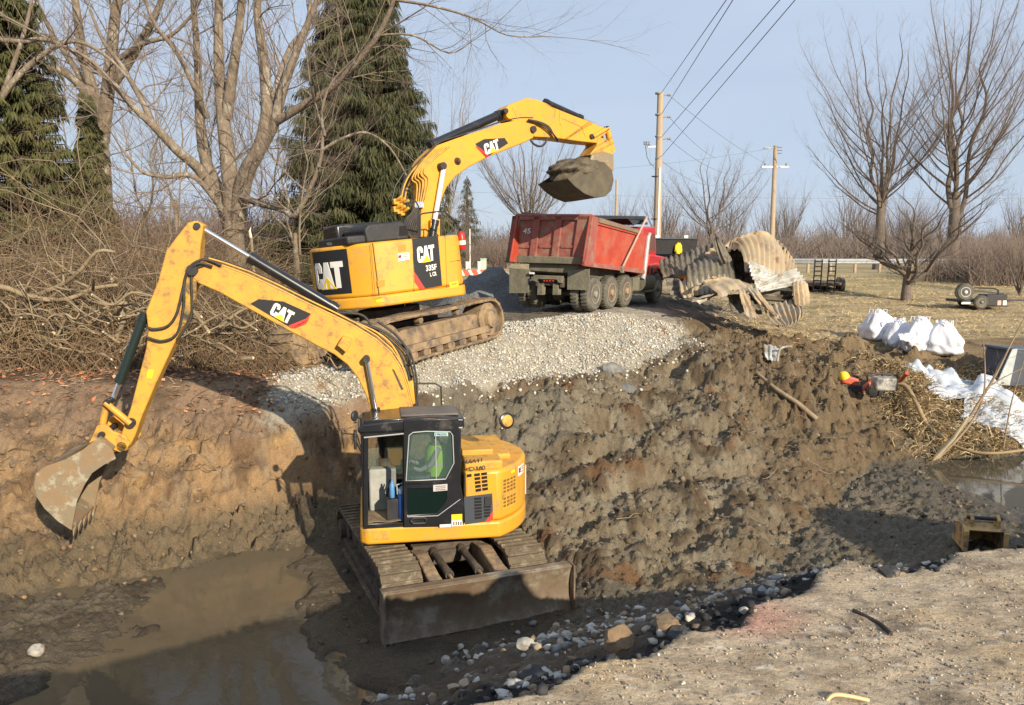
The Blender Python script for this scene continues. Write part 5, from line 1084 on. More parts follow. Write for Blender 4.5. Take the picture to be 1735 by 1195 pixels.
for s in (.1, .5): MB().cyl((-.5, s, -.4), (1.0, s, -.4), .12, 12).build('skid', BLKM, CP, smooth=40)
# ============================================================ equipment trailer ramps by the scrap
RM = frame((15.35, 41.0, hz(15.35, 41.0)), (.2, .98, 0)); RT = thing('equipment_trailer', 'low black trailer with two ladder ramps standing up beside the scrap heap', 'trailer', RM)
RB = mk('black_steel', (.02, .02, .025), (.045, .04, .04), 5, .55)
MB().box2((.1, -1.0, .38), (3.6, 1.0, .50)).build('deck', mk('old_planks', (.22, .15, .09), (.15, .1, .07), 6, .9), RT, bevel=.01)
fr = MB()
for y in (-1.03, 1.03): fr.box2((.05, y - .04, .34), (3.65, y + .04, .52))
fr.box2((3.6, -.05, .36), (4.7, .05, .46)); fr.build('trailer_frame', RB, RT)
for x in (1.4, 2.3):
    for s in (-1, 1): tyre(RT, (x, s * 1.08, .36), .34, .2, s, RIMS)
for yc in (-.40, .25):
    rp_ = MB()
    for y in (yc - .17, yc + .17): rp_.tube([(.0, y, .06), (-.25, y, 1.66)], .035, 6)
    for k in range(7):
        t = .06 + k * .145; rp_.box((-.25 * t, yc, .06 + 1.6 * t), (.03, .34, .06))
    rp_.build('loading_ramp', RB, RT)
# ============================================================ utility trailer in the field
GZ2 = hz(19.0, 35.5); UM = frame((18.9, 35.3, GZ2), (1, -.05, 0)); UT = thing('utility_trailer', 'small dark utility trailer with upright spare wheel parked in the straw field', 'trailer', UM)
MB().box2((-.1, -.6, .28), (2.0, .6, .38)).build('trailer_frame', RB, UT, bevel=.01); MB().box2((.0, -.62, .2), (.9, -.6, .29)).build('pale_strip', WHT, UT)
MB().tube([(.35, -.55, .38), (.35, -.55, .85), (.55, -.55, .88), (1.35, -.55, .86), (1.5, -.55, .78), (1.5, -.55, .4)], .03, 6).build('guard_rail', RB, UT)
MB().box2((1.0, -.65, .12), (1.85, .1, .60)).build('tool_box', BLKM, UT, bevel=.03)
for k in range(2): MB().box2((1.45 + k * .22, -.66, .16), (1.60 + k * .22, -.651, .36)).build('reflector', WHT if k else mk('pink_reflector', (.7, .4, .35), None, 3, .4), UT)
MB().box2((2.0, -.05, .3), (3.0, .05, .37)).build('drawbar', RB, UT)
wh = tyre(UT, (0, -.70, .72), .36, .22, -1, mk('white_rim', (.6, .6, .6), None, 3, .4), 'spare_wheel')
for s in (-1, 1): tyre(UT, (.75, s * .62, .30), .28, .16, s, RIMS)
# ============================================================ big white bags
BAGM = mk('white_woven_plastic', (.74, .74, .76), (.66, .66, .70), 6, .6, bump=.012, bscale=7, dirt=(.45, .40, .33), dscale=2, dlo=.6, dhi=.75)
def bag(px, py, Y, sx, sy, sz, seed, label, rot=0):
    p = atY(px, py, Y); bm = bmesh.new(); bmesh.ops.create_icosphere(bm, subdivisions=5, radius=1); me = bpy.data.meshes.new('bulk_bag'); bm.to_mesh(me); bm.free()
    n = len(me.vertices); co = np.zeros(n * 3); me.vertices.foreach_get('co', co); co = co.reshape(-1, 3)
    th_ = np.arctan2(co[:, 1], co[:, 0]); z = co[:, 2]; rr = np.hypot(co[:, 0], co[:, 1])
    prof = np.where(z > .1, np.clip(1 - (z - .1) * .72, .18, 1), 1.0) * np.sqrt(np.clip(1 - np.abs(z) ** 6, 0, 1)) / np.maximum(np.sqrt(np.clip(1 - z * z, 1e-6, 1)), .05)
    sq = 1 + .10 * np.cos(4 * th_ + seed); fold = 1 - .20 * np.abs(pn(th_ * 1.6 + seed, z * .9, seed)) + .05 * pn(th_ * 3.2 + z, z * 1.4 + seed, seed + 4)
    co[:, 0] *= prof * sq * fold * sx; co[:, 1] *= prof * sq * fold * sy; co[:, 2] = (np.where(z > 0, z ** 1.0, z * .55) + .5) * sz / 1.5 + .04 * np.maximum(z, 0) * pn(co[:, 0] * 4, co[:, 1] * 4, seed)
    me.vertices.foreach_set('co', co.ravel().astype(np.float32)); me.shade_smooth(); me.materials.append(BAGM)
    B_ = thing('bulk_bag', label, 'bag', Matrix.Translation((p.x, p.y, hz(p.x, p.y) - .04)) @ Matrix.Rotation(rot, 4, 'Z'), 'big white bags dumped on the grass')
    o = bpy.data.objects.new('sack', me); COL.objects.link(o); o.parent = B_
    for k in range(4):
        a = PI / 4 + k * PI / 2; r0 = Vector((math.cos(a) * sx * .35, math.sin(a) * sy * .35, sz * .86)); MB().tube([r0, r0 + Vector((.02, .0, .14)), r0 + Vector((-.07, .05, .15)), r0 + Vector((-.1, .06, 0))], .016, 6).build('lifting_loop', BAGM, B_)
bag(1489, 552, 26.6, .62, .55, .98, 3, 'leftmost of the big white bags, sagging to the left', .3)
bag(1524, 562, 25.9, .58, .52, .95, 8, 'second big white bag from the left with bluish folds', 1.1)
bag(1560, 570, 25.3, .68, .56, 1.10, 12, 'third big white bag from the left with a pointed top', .5)
bag(1598, 574, 25.0, .62, .58, 1.05, 19, 'rightmost of the big white bags, nearest the trailer', 2.0)
tag(crumpled('spare_sheet', [[(1522, 566, 24.9), (1530, 564, 24.9), (1545, 566, 24.8), (1560, 570, 24.7)], [(1522, 570, 24.6), (1532, 570, 24.6), (1546, 573, 24.5), (1562, 577, 24.4)], [(1524, 574, 24.4), (1534, 575, 24.4), (1548, 579, 24.2), (1564, 583, 24.2)], [(1528, 576, 24.3), (1536, 578, 24.2), (1550, 582, 24.1), (1566, 586, 24.0)]], 1, .01, BAGM, None, seed=21, crum=.1), 'flat greenish white sheet spread in front of the bulk bags', 'plastic sheet')
# ============================================================ sheets, dark tank at the right bank
SHT = mk('thin_white_sheet', (.56, .59, .64), (.46, .51, .56), 4, .55)
def ground_sheet(name, cx, cy, wx_, wy, rot, seed, m, h=.25, lift=.05, n=34):
    g = []
    for j in range(n):
        row = []
        for i in range(n):
            a = (i / (n - 1) - .5) * wx_; b = (j / (n - 1) - .5) * wy; e = 1 + .25 * pn(np.array([a * 2. + seed]), np.array([b * 2.]), seed)[0]
            x = cx + (a * math.cos(rot) - b * math.sin(rot)) * e; y = cy + (a * math.sin(rot) + b * math.cos(rot)) * e
            t = max(0, 1 - max(abs(a) / wx_ * 2, abs(b) / wy * 2) ** 3)
            z = hz(x, y) + lift + h * t * (.55 + .9 * fbm(np.array([a * 1.1 + seed]), np.array([b * 1.1]), seed + 1, 2)[0]) + .10 * t * pn(np.array([a * 2.6 + b]), np.array([b * 1.8]), seed)[0]
            row.append((x, y, z))
        g.append(row)
    return MB().sheet(g, .008).build(name, m, None, smooth=60)
tag(ground_sheet('plastic_sheet', 12.3, 21.5, 2.6, 1.6, -.5, 3, SHT, .45), 'crumpled white sheet spilling down the creek bank beside the dark tank', 'plastic sheet')
tag(ground_sheet('plastic_sheet', 11.5, 22.6, 2.2, .9, .1, 7, mk('bluish_sheet', (.40, .48, .52), (.55, .6, .64), 4, .5), .30), 'bluish wet sheet trailing left onto the straw', 'plastic sheet')
tag(ground_sheet('plastic_sheet', 12.4, 20.3, 2.0, 1.1, -.7, 11, SHT, .25), 'lower white sheet hanging towards the creek water', 'plastic sheet')
p = atY(1712, 648, 22.6); TKM = frame((p.x, p.y, hz(p.x, p.y) - .1), (1, .25, -.06)); TK = thing('water_tank', 'dark blue grey tank standing among white sheets at the right edge', 'tank', TKM)
MB().prism([(-.6, 0), (-.48, 1.0), (1.3, .95), (1.3, 0)], -.5, .5).build('tank_body', mk('slate_plastic', (.055, .065, .085), (.08, .09, .11), 3, .5), TK, bevel=.04)
MB().prism([(-1.0, .05), (-.62, 1.02), (-.45, 1.04), (-.56, .05)], -.54, -.505).build('clear_flap', mk('milky_plastic', (.38, .41, .40), (.5, .52, .5), 4, .5), TK, bevel=.01)
MB().box2((-.6, -.53, .98), (1.3, .53, 1.05)).build('lid_rim', mk('pale_rim_plastic', (.10, .11, .13), None, 3, .5), TK, bevel=.02)
# ============================================================ pump, fuel can, hoses, scrap on the slope
def P3(px, py, Y):
    h = hit(px, py); return h if h.y < Y + 1.5 and abs(h.y - Y) < 4 and h.y < Y else atY(px, py, min(Y, h.y))
PQ = hit(1480, 682); PYs = PQ.y - .15
SL = hit(1305, 612).y - 22.45; SM = hit(1050, 662).y - 20.2
PUM = Matrix.Translation(P3(1480, 668, PYs + .9 - .5)); PU = thing('water_pump', 'small pump in a black tube frame with red arms on the far bank', 'pump', PUM)
iv = PUM.inverted()
def tb(pts, r, name, m, parent, n=8): return MB().tube([iv @ atY(*p) for p in pts], r, n).build(name, m, parent, smooth=50)
ORG = mk('orange_red_paint', (.55, .075, .035), (.42, .09, .05), 5, .5)
tb([(1470, 636, PYs + .8 - .5), (1515, 640, PYs + .8 - .5), (1514, 672, PYs + .8 - .5), (1468, 670, PYs + .8 - .5), (1470, 636, PYs + .8 - .5)], .022, 'tube_frame', RB, PU); tb([(1474, 632, PYs + .3 - .5), (1520, 636, PYs + .3 - .5), (1520, 662, PYs + .3 - .5)], .022, 'rear_frame', RB, PU)
tb([(1453, 666, PYs + .6 - .5), (1470, 652, PYs + .7 - .5), (1488, 640, PYs + .8 - .5), (1500, 642, PYs + .8 - .5)], .06, 'red_arm', ORG, PU); tb([(1512, 655, PYs + .8 - .5), (1524, 648, PYs + .9 - .5), (1537, 632, PYs + .0 - .5)], .05, 'red_arm', ORG, PU)
MB().box(iv @ atY(1497, 650, PYs + .0 - .5), (.5, .35, .32)).build('engine', mk('pale_engine', (.45, .42, .36), (.1, .1, .1), 9, .5), PU, bevel=.04); MB().disc_lathe([(.16, -.1), (.2, -.05), (.2, .08), (.08, .12)], iv @ atY(1482, 660, PYs + .85 - .5), (0, -1, 0), 18).build('pump_housing', BLKM, PU, smooth=40)
FC = thing('fuel_can', 'red fuel can with yellow spout lying on the slope left of the pump', 'fuel can', Matrix.Translation(atY(1438, 650, PYs + .7 - .5))); iv = FC.matrix_basis.inverted()
MB().box((0, 0, .08), (.42, .28, .22), Matrix.Rotation(.3, 3, 'Y')).build('can_body', ORG, FC, bevel=.05, seg=3); MB().disc_lathe([(.13, 0), (.11, .10), (.05, .16)], (-.13, -.05, .16), (-.5, -.2, 1), 14).build('spout', DYEL, FC, smooth=40)
MB().box((.05, .05, -.12), (.5, .4, .2)).build('black_base', BLKM, FC, bevel=.03)
def smooth_path(P, k=6):
    P = [Vector(p) for p in P]; Q = []
    for i in range(len(P) - 1):
        p0, p1, p2, p3 = P[max(i - 1, 0)], P[i], P[i + 1], P[min(i + 2, len(P) - 1)]
        for s in range(k):
            t = s / k; Q.append(.5 * ((2 * p1) + (-p0 + p2) * t + (2 * p0 - 5 * p1 + 4 * p2 - p3) * t * t + (-p0 + 3 * p1 - 3 * p2 + p3) * t ** 3))
    Q.append(P[-1]); return Q
HOT = mk('tan_hose', (.38, .26, .12), (.28, .2, .11), 6, .7)
tag(MB().tube(smooth_path([P3(1514, 648, 20.7), P3(1535, 655, 20.5), P3(1552, 682, 20.1), P3(1566, 712, 19.7), P3(1584, 732, 19.4), P3(1602, 745, 19.1)]), .055, 10).build('suction_hose', HOT, smooth=60), 'thick tan suction hose curving from the pump down to the creek', 'hose')
tag(MB().tube(smooth_path([P3(1612, 754, 19.0), P3(1650, 766, 18.6), P3(1690, 768, 18.4), P3(1740, 762, 18.4)]), .035, 8).build('hose', HOT, smooth=60), 'thin tan hose lying along the creek edge at the far right', 'hose')
WOOD = mk('weathered_wood', (.36, .27, .17), (.24, .17, .10), 5, .85, bump=.006, bscale=16)
def gp(px, py, Y, dz=.05):
    p = atY(px, py, Y); return Vector((p.x, p.y, max(hz(p.x, p.y) + dz, p.z)))
tag(MB().tube([hit(1284, 634, .06), hit(1318, 662, .12), hit(1352, 684, .10), hit(1384, 711, .06)], [.04, .055, .06, .065], 9).build('wooden_pole', WOOD, smooth=60), 'straight wooden pole lying down the muddy slope below the scrap', 'pole')
tag(crumpled('bent_metal_sheet', [[(1020, 618, 20.9 + SM), (1030, 614, 21.0 + SM), (1042, 612, 21.1 + SM), (1052, 620, 21.2 + SM)], [(1022, 632, 20.7 + SM), (1034, 628, 20.9 + SM), (1050, 626, 21.0 + SM), (1066, 634, 21.1 + SM)], [(1030, 646, 20.5 + SM), (1044, 644, 20.6 + SM), (1060, 642, 20.7 + SM), (1080, 650, 20.8 + SM)], [(1044, 658, 20.3 + SM), (1056, 664, 20.2 + SM), (1070, 668, 20.2 + SM), (1078, 668, 20.3 + SM)]], 2, .02, mk('grey_bent_steel', (.12, .12, .12), (.2, .19, .16), 4, .6), None, seed=31, crum=.1), 'bent dark metal sheet half buried at the foot of the gravel', 'metal sheet')
tag(crumpled('white_scrap', [[(1293, 586, 22.8 + SL - .1), (1302, 582, 22.8 + SL - .1), (1312, 586, 22.8 + SL - .1), (1322, 590, 22.8 + SL - .1)], [(1294, 594, 22.6 + SL - .1), (1304, 590, 22.5 + SL - .1), (1312, 594, 22.6 + SL - .1), (1320, 598, 22.6 + SL - .1)], [(1294, 602, 22.5 + SL - .1), (1304, 600, 22.4 + SL - .1), (1312, 604, 22.4 + SL - .1), (1318, 606, 22.4 + SL - .1)], [(1296, 606, 22.4 + SL - .1), (1304, 610, 22.3 + SL - .1), (1312, 614, 22.3 + SL - .1), (1316, 612, 22.3 + SL - .1)]], 3, .03, GWHT, None, seed=33, crum=.06), 'crumpled white scrap of steel stuck upright in the brown bank', 'scrap metal')
tag(MB().tube(smooth_path([atY(1317, 612, 22.3 + SL - .1), atY(1319, 600, 22.3 + SL - .1), atY(1324, 590, 22.3 + SL - .1), atY(1341, 587, 22.4 + SL - .1)]), .035, 8).build('bent_pipe', GWHT, smooth=50), 'white bent pipe sticking out of the bank beside the crumpled scrap', 'pipe')
# ============================================================ loose bucket on the flat by the creek
bq = atY(1661, 922, 12.9); LBM = frame((bq.x, bq.y, hz(bq.x, bq.y) + .03), (-.22, -.97, .0)) @ Matrix.Scale(.84, 4); LB = thing('excavator_bucket', 'small worn yellow digging bucket standing on its back by the creek', 'bucket', LBM)
LBY = mk('worn_bucket_paint', (.60, .38, .14), (.44, .28, .13), 4, .7, dirt=(.16, .12, .08), dscale=4, dlo=.5, dhi=.62)
pf = [(.30, 0), (.28, .42), (.10, .50), (-.16, .46), (-.40, .28), (-.45, .0)]
b_ = MB()
for s in (-1, 1): b_.prism(pf, s * .38, s * .33)
cxx, czz = -.05, .2; bkp = pf[1:] ; b_.prism(bkp + [(p[0] * .9, p[1] * .92) for p in bkp][::-1], -.33, .33)
lb = b_.build('bucket_shell', LBY, LB, bevel=.008)
for s in (-1, 1):
    MB().prism([(.20, .44), (.24, .62), (.12, .70), (0, .66), (-.10, .54), (-.2, .44)], s * .20, s * .26).build('bucket_ear', LBY, LB, bevel=.01)
MB().cyl((.13, -.3, .62), (.13, .3, .62), .035, 12).build('pin', BLKM, LB, smooth=40); MB().cyl((-.06, -.24, .52), (-.06, .24, .52), .035, 12).build('pin', CHR, LB, smooth=40)
for s in (-1, 1): MB().prism([(.30, 0), (.32, .40), (.27, .42), (.25, 0)], s * .385, s * .30).build('side_edge', LBY, LB, bevel=.005)
# ============================================================ operator
SKIN = mk('skin', (.45, .26, .18), None, 3, .5); VEST = mk('lime_vest', (.42, .85, .06), None, 3, .7); SHIRT = mk('grey_shirt', (.30, .33, .36), None, 3, .8)
PERS = bpy.data.meshes.new('person'); pv = []; pe = []; pr = []
def chain(pts, rs, root=None):
    prev = root
    for p, r in zip(pts, rs):
        pv.append(p); pr.append(r); i = len(pv) - 1
        if prev is not None: pe.append((prev, i))
        prev = i
    return prev
pel = chain([(0, 0, 1.86)], [.15]); chest = chain([(-.02, 0, 2.02), (-.05, 0, 2.20), (-.05, 0, 2.33)], [.145, .155, .12], pel); neck = chain([(-.03, 0, 2.42)], [.058], chest)
head = chain([(-.01, 0, 2.50), (0, 0, 2.58), (-.01, 0, 2.66)], [.085, .098, .085], neck)
chain([(.085, 0, 2.56), (.115, 0, 2.545)], [.03, .012], head - 1)
for s in (-1, 1):
    sh_ = chain([(-.04, s * .17, 2.30), (.06, s * .22, 2.08), (.24, s * .22, 2.0), (.33, s * .21, 2.03)], [.065, .05, .04, .032], chest)
    for k in range(4): chain([(.36, s * .21 + (k - 1.5) * .018, 2.06), (.385, s * .21 + (k - 1.5) * .019, 2.045 - .004 * k), (.375, s * .21 + (k - 1.5) * .018, 2.02)], [.011, .010, .009], sh_)
    chain([(.345, s * .17, 2.05), (.37, s * .175, 2.07)], [.012, .010], sh_)
    chain([(.10, s * .10, 1.84), (.42, s * .13, 1.86), (.52, s * .14, 1.5), (.50, s * .14, 1.33), (.62, s * .15, 1.30)], [.095, .065, .05, .04, .035], pel)
PERS.from_pydata(pv, pe, []); po = bpy.data.objects.new('person', PERS); COL.objects.link(po)
sk = po.modifiers.new('skin', 'SKIN'); sk.use_smooth_shade = True
for i, r in enumerate(pr): PERS.skin_vertices[0].data[i].radius = (r, r)
PERS.skin_vertices[0].data[0].use_root = True
ss = po.modifiers.new('sub', 'SUBSURF'); ss.levels = 2; ss.render_levels = 2
# dress: colours by where the cloth is, worked in the figure's own frame
pm = bpy.data.materials.new('clothes_and_skin'); pm.use_nodes = True; n = pm.node_tree.nodes; l = pm.node_tree.links; tc = n.new('ShaderNodeTexCoord'); sx = n.new('ShaderNodeSeparateXYZ'); l.new(tc.outputs['Object'], sx.inputs[0])
cr = n.new('ShaderNodeValToRGB'); cr.color_ramp.interpolation = 'CONSTANT'; e = cr.color_ramp.elements; e[0].position = 0; e[0].color = (.03, .04, .07, 1); e[1].position = .45; e[1].color = (.30, .33, .36, 1); k = cr.color_ramp.elements.new(.74); k.color = (.45, .26, .18, 1)
mr = n.new('ShaderNodeMapRange'); mr.inputs[1].default_value = 1.3; mr.inputs[2].default_value = 2.8; l.new(sx.outputs['Z'], mr.inputs[0]); l.new(mr.outputs[0], cr.inputs[0]); l.new(cr.outputs[0], n['Principled BSDF'].inputs['Base Color']); PERS.materials.append(pm)
po.matrix_world = H1 @ Matrix.Translation((.02, .76, 0)); tag(po, 'operator in a lime safety vest seated at the levers inside the cab', 'person')
vz = []
for z, rx, ry in ((1.88, .175, .20), (2.0, .175, .195), (2.15, .18, .20), (2.28, .165, .205), (2.36, .12, .16)):
    vz.append([(-.04 + rx * math.cos(a), ry * math.sin(a), z) for a in np.linspace(0, 2 * PI, 25)])
MB().sheet(vz, .012).build('safety_vest', VEST, po, smooth=60)
sv = []
for z, rx, ry in ((2.05, .182, .206), (2.10, .184, .206)): sv.append([(-.04 + rx * math.cos(a), ry * math.sin(a), z) for a in np.linspace(0, 2 * PI, 25)])
MB().sheet(sv, .006).build('reflective_band', mk('silver_band', (.6, .62, .6), None, 3, .3), po, smooth=60)
MB().disc_lathe([(.108, 0), (.11, .03), (.095, .08), (.05, .11)], (-.005, 0, 2.63), (0, 0, 1), 20).build('cap', BLKM, po, smooth=50)
for s in (-1, 1): MB().disc_lathe([(.012, 0), (.010, .006)], (.083, s * .032, 2.585), (1, 0, 0), 10).build('eye', WHT, po)
# ============================================================ poles, wires, road side things
PW = mk('pale_pole_wood', (.46, .36, .24), (.38, .29, .20), 3, .8, stretch=(8, 8, .6)); STL = mk('grey_steel', (.35, .35, .35), (.25, .25, .25), 4, .5, metal=.3); WIRE = mk('wire', (.16, .17, .19), None, 3, .6)
def wpt(px, py, Y): return atY(px, py, Y)
top = wpt(1119, 157, 38); bot = Vector((top.x - .02, 38, hz(top.x, 38) - .2)); PO = thing('utility_pole', 'tall pale wooden utility pole right behind the dump truck cab', 'utility pole', Matrix.Translation(bot)); Lp = top - bot
MB().tube([(0, 0, 0), Lp * .5, Lp], [.20, .17, .135], 16).build('pole', PW, PO, smooth=50)
def ins(px, py, Y, PO, org, side=1, ln=.42):
    q = wpt(px, py, Y) - org; MB().tube([q, q + Vector((side * ln * .55, 0, .05)), q + Vector((side * ln, 0, .03))], .022, 6).build('bracket', STL, PO); MB().disc_lathe([(.03, 0), (.06, .04), (.04, .08), (.06, .12), (.03, .16)], q + Vector((side * ln * .6, 0, .03)), (side, 0, .1), 10).build('insulator', STL, PO, smooth=40)
for py in (163, 200, 237): ins(1121, py, 38, PO, bot)
for py in (160, 196, 233, 271): MB().disc_lathe([(.15, 0), (.165, .02), (.165, .06), (.15, .08)], wpt(1116, py, 38) - bot, (0, 0, 1), 14).build('collar', STL, PO)
MB().tube([v - bot for v in (wpt(1109, 248, 38), wpt(1096, 246, 38), wpt(1093, 240, 38), wpt(1096, 265, 38), wpt(1102, 278, 38), wpt(1108, 281, 38))], .022, 6).build('riser_cable', WIRE, PO)
MB().box(wpt(1104, 249, 38) - bot, (.35, .1, .08)).build('cable_bracket', WHT, PO, bevel=.01); 
for k in range(3): MB().disc_lathe([(.03, 0), (.05, .05), (.03, .1), (.05, .15)], wpt(1092 + 4 * k, 246, 38) - bot, (0, 0, 1), 8).build('insulator', STL, PO)
for a in ((1111, 300), (1110, 372), (1109, 418)): MB().disc_lathe([(.185, 0), (.19, .02), (.185, .04)], wpt(a[0], a[1], 38) - bot, (0, 0, 1), 14).build('strap', BLKM, PO)
MB().tube([v - bot - Vector((0, .16, 0)) for v in (wpt(1117, 285, 38), wpt(1112, 440, 38))], .05, 8).build('conduit', WHT, PO, smooth=50)
top2 = wpt(1314, 247, 65); bot2 = Vector((top2.x, 65, hz(top2.x, 65) - .2)); P2 = thing('utility_pole', 'further utility pole with white crossarm beyond the scrap heap', 'utility pole', Matrix.Translation(bot2)); L2 = top2 - bot2
MB().tube([(0, 0, 0), L2], [.22, .15], 14).build('pole', PW, P2, smooth=50); MB().box(wpt(1314, 283, 65) - bot2, (2.1, .12, .14)).build('crossarm', WHT, P2, bevel=.01)
MB().box(wpt(1304, 251, 65) - bot2, (1.0, .1, .09)).build('top_arm', STL, P2); 
for px in (1296, 1332): MB().disc_lathe([(.05, 0), (.08, .08), (.05, .2)], wpt(px, 281, 65) - bot2, (0, 0, 1), 8).build('insulator', STL, P2)
for py in (250, 255, 260): MB().tube([wpt(1316, py, 65) - bot2, wpt(1325, py, 65) - bot2], .03, 6).build('bracket', STL, P2)
def wire(a, b, sag, r, label, n=18):
    pts = [a.lerp(b, t) - Vector((0, 0, sag * 4 * t * (1 - t))) for t in np.linspace(0, 1, n)]; tag(MB().tube(pts, r, 4).build('overhead_wire', WIRE), label, 'wire')
for (ax, ay, bx, by, nm) in ((1121, 157, 1232, -2, 'leftmost'), (1121, 193, 1243, -2, 'second'), (1121, 232, 1323, -2, 'third'), (1121, 265, 1349, -2, 'rightmost')):
    a = wpt(ax, ay, 38); b = wpt(bx, by, 20); e = a + (b - a) * 1.6; wire(a, e, .0, .011, nm + ' of the four wires rising from the near pole to the top')
wire(wpt(1136, 164, 38), wpt(1298, 278, 65), .2, .010, 'wire from the highest insulator of the near pole to the far crossarm')
wire(wpt(1136, 201, 38), wpt(1212, 268, 60), .2, .010, 'wire from the middle insulator of the near pole towards the wood')
wire(wpt(1136, 238, 38), wpt(1296, 284, 65), 1.0, .010, 'sagging wire from the third insulator to the far crossarm')
wire(wpt(1120, 272, 38), wpt(1270, 287, 65), 1.2, .010, 'lowest sagging wire between the two utility poles')
wire(wpt(1304, 252, 65), wpt(560, 262, 75), 1.6, .012, 'faint long wire running left from the top of the far pole')
wire(wpt(560, 318, 80), wpt(1800, 336, 80), .4, .016, 'faint low wire crossing the whole view above the far wood')
p = wpt(1045, 305, 85); tag(MB().tube([(p.x, 85, .2), p], [.16, .12], 8).build('utility_pole', PW), 'small distant pole above the dump body', 'utility pole')
p = wpt(796, 388, 60); tag(MB().tube([(p.x, 60, .3), p], .04, 8).build('marker_post', WHT), 'thin white post beside the roadside cabinets', 'post')
def cabinet(px, py, Y, w, h, m, label):
    p = wpt(px, py, Y); z = hz(p.x, Y); t = thing('utility_cabinet', label, 'utility cabinet', Matrix.Translation((p.x, Y, z))); MB().box2((-w / 2, -.25, 0), (w / 2, .25, h)).build('housing', m, t, bevel=.03); MB().box2((-w / 2 - .03, -.28, h), (w / 2 + .03, .28, h + .06)).build('lid', m, t, bevel=.02)
cabinet(819, 430, 58, .42, .80, mk('pale_green_paint', (.45, .52, .42), None, 3, .5), 'pale green utility cabinet beyond the gravel heap, taller of the pair')
cabinet(812, 430, 57, .22, .60, WHT, 'narrow white pedestal against the green utility cabinet')
cabinet(792, 430, 60, .25, .55, WHT, 'small white pedestal left of the thin white post')
# barricade boards
BM_ = frame(atY(800, 452, 36), (1, .05, 0)); BM_[2][3] = hz(BM_[0][3], 36); BR = thing('barricade', 'orange and white striped road barricade behind the dark gravel heap', 'barricade', BM_)
ORB = mk('orange_board', (.70, .13, .06), None, 3, .5)
for z in (.72, .22):
    bd = MB().box2((-.6, -.02, z), (.55, .02, z + .26)).build('board', ORB, BR, bevel=.005)
    for k in range(3): x = -.45 + k * .38; MB().prism([(x, z + .005), (x + .14, z + .005), (x + .02, z + .255), (x - .12, z + .255)], -.024, -.02).build('white_stripe', WHT, bd)
for x in (-.5, .45): MB().tube([(x, .03, 0), (x, .03, 1.0)], .025, 6).build('leg', WHT, BR)
# guard rail
gl = [wpt(px, 444, Y) for px, Y in ((1300, 53), (1392, 52), (1500, 52), (1640, 52), (1735, 52), (1900, 52))]
gl = [Vector((v.x, v.y, hz(v.x, v.y) + .72)) for v in gl]; GR = thing('guardrail', 'galvanised steel guardrail along the far road across the field', 'guardrail', Matrix.Translation(gl[1]))
prof = [(-.16, 0), (-.10, .04), (-.05, .04), (0, -.01), (.05, .04), (.10, .04), (.16, 0)]
rows = [[(v.x - gl[1].x, v.y - gl[1].y - d, v.z - gl[1].z + z) for (z, d) in prof] for v in gl]; MB().sheet(rows, .01).build('rail', mk('galvanised_rail', (.45, .47, .48), (.36, .37, .38), 4, .4, metal=.4), GR)
for i in range(14):
    t = i / 13 * 5; k = min(int(t), 4); v = gl[k].lerp(gl[k + 1], t - k); MB().box(v - gl[1] + Vector((0, .08, -.36)), (.14, .16, .9)).build('post', PW, GR, bevel=.01)
# heaps of stone beside the truck
def heap(name, px, py, Y, r, h, m, seed, label):
    p = atY(px, py, Y); z0 = hz(p.x, Y) - .1; g = []
    n = 44
    for j in range(n):
        g.append([(p.x + (i / (n - 1) - .5) * 2.4 * r, Y + (j / (n - 1) - .5) * 2.0 * r, 0) for i in range(n)])
    A = np.array(g); X_, Y_ = A[..., 0], A[..., 1]; rr_ = np.hypot((X_ - p.x) / r, (Y_ - Y) / (r * .8)); H = h * np.clip(1 - rr_ ** 1.4, -.2, 1) * (1 + .25 * fbm(X_ * 1.5, Y_ * 1.5, seed, 3)) + .05 * pn(X_ * 9, Y_ * 9, seed) + .03 * pn(X_ * 17, Y_ * 17, seed)
    A[..., 2] = z0 + H; return tag(MB().sheet([[tuple(A[j, i]) for i in range(n)] for j in range(n)]).build(name, m, None, smooth=180), label, 'stone heap')
heap('gravel_heap', 832, 480, 29.0, 2.1, 1.5, mk('blue_grey_stone', (.11, .115, .12), (.21, .21, .205), 14, .9, bump=.05, bscale=16), 4, 'dark blue grey gravel heap between the excavator and the truck')
heap('gravel_heap', 858, 452, 40, 1.5, .75, mk('cream_stone', (.42, .36, .26), (.3, .26, .2), 12, .9, bump=.04, bscale=14), 6, 'small cream gravel heap behind the dark one')
# ============================================================ trees and brush
def seg_mesh(name, A, B, RA, RB_, m, parent=None, n=3):
    """many thin tapered twigs at once"""
    A = np.asarray(A, float); B = np.asarray(B, float); RA = np.asarray(RA, float); RB_ = np.asarray(RB_, float); k = len(A)
    d = B - A; d /= np.maximum(np.linalg.norm(d, axis=1), 1e-9)[:, None]; ref = np.where(np.abs(d[:, 2:3]) > .8, np.array([[1., 0, 0]]), np.array([[0, 0, 1.]]))
    u_ = np.cross(d, ref); u_ /= np.linalg.norm(u_, axis=1)[:, None]; w_ = np.cross(d, u_)
    V = np.zeros((k, 2 * n, 3)); 
    for i in range(n):
        a = 2 * PI * i / n; o = u_ * math.cos(a) + w_ * math.sin(a); V[:, i] = A + o * RA[:, None]; V[:, n + i] = B + o * RB_[:, None]
    base = (np.arange(k) * 2 * n)[:, None]; F = []
    for i in range(n):
        j = (i + 1) % n; F.append(base + np.array([[i, j, n + j, n + i]]))
    return np_mesh(name, V.reshape(-1, 3), np.concatenate(F, 0), m, parent, smooth=True)
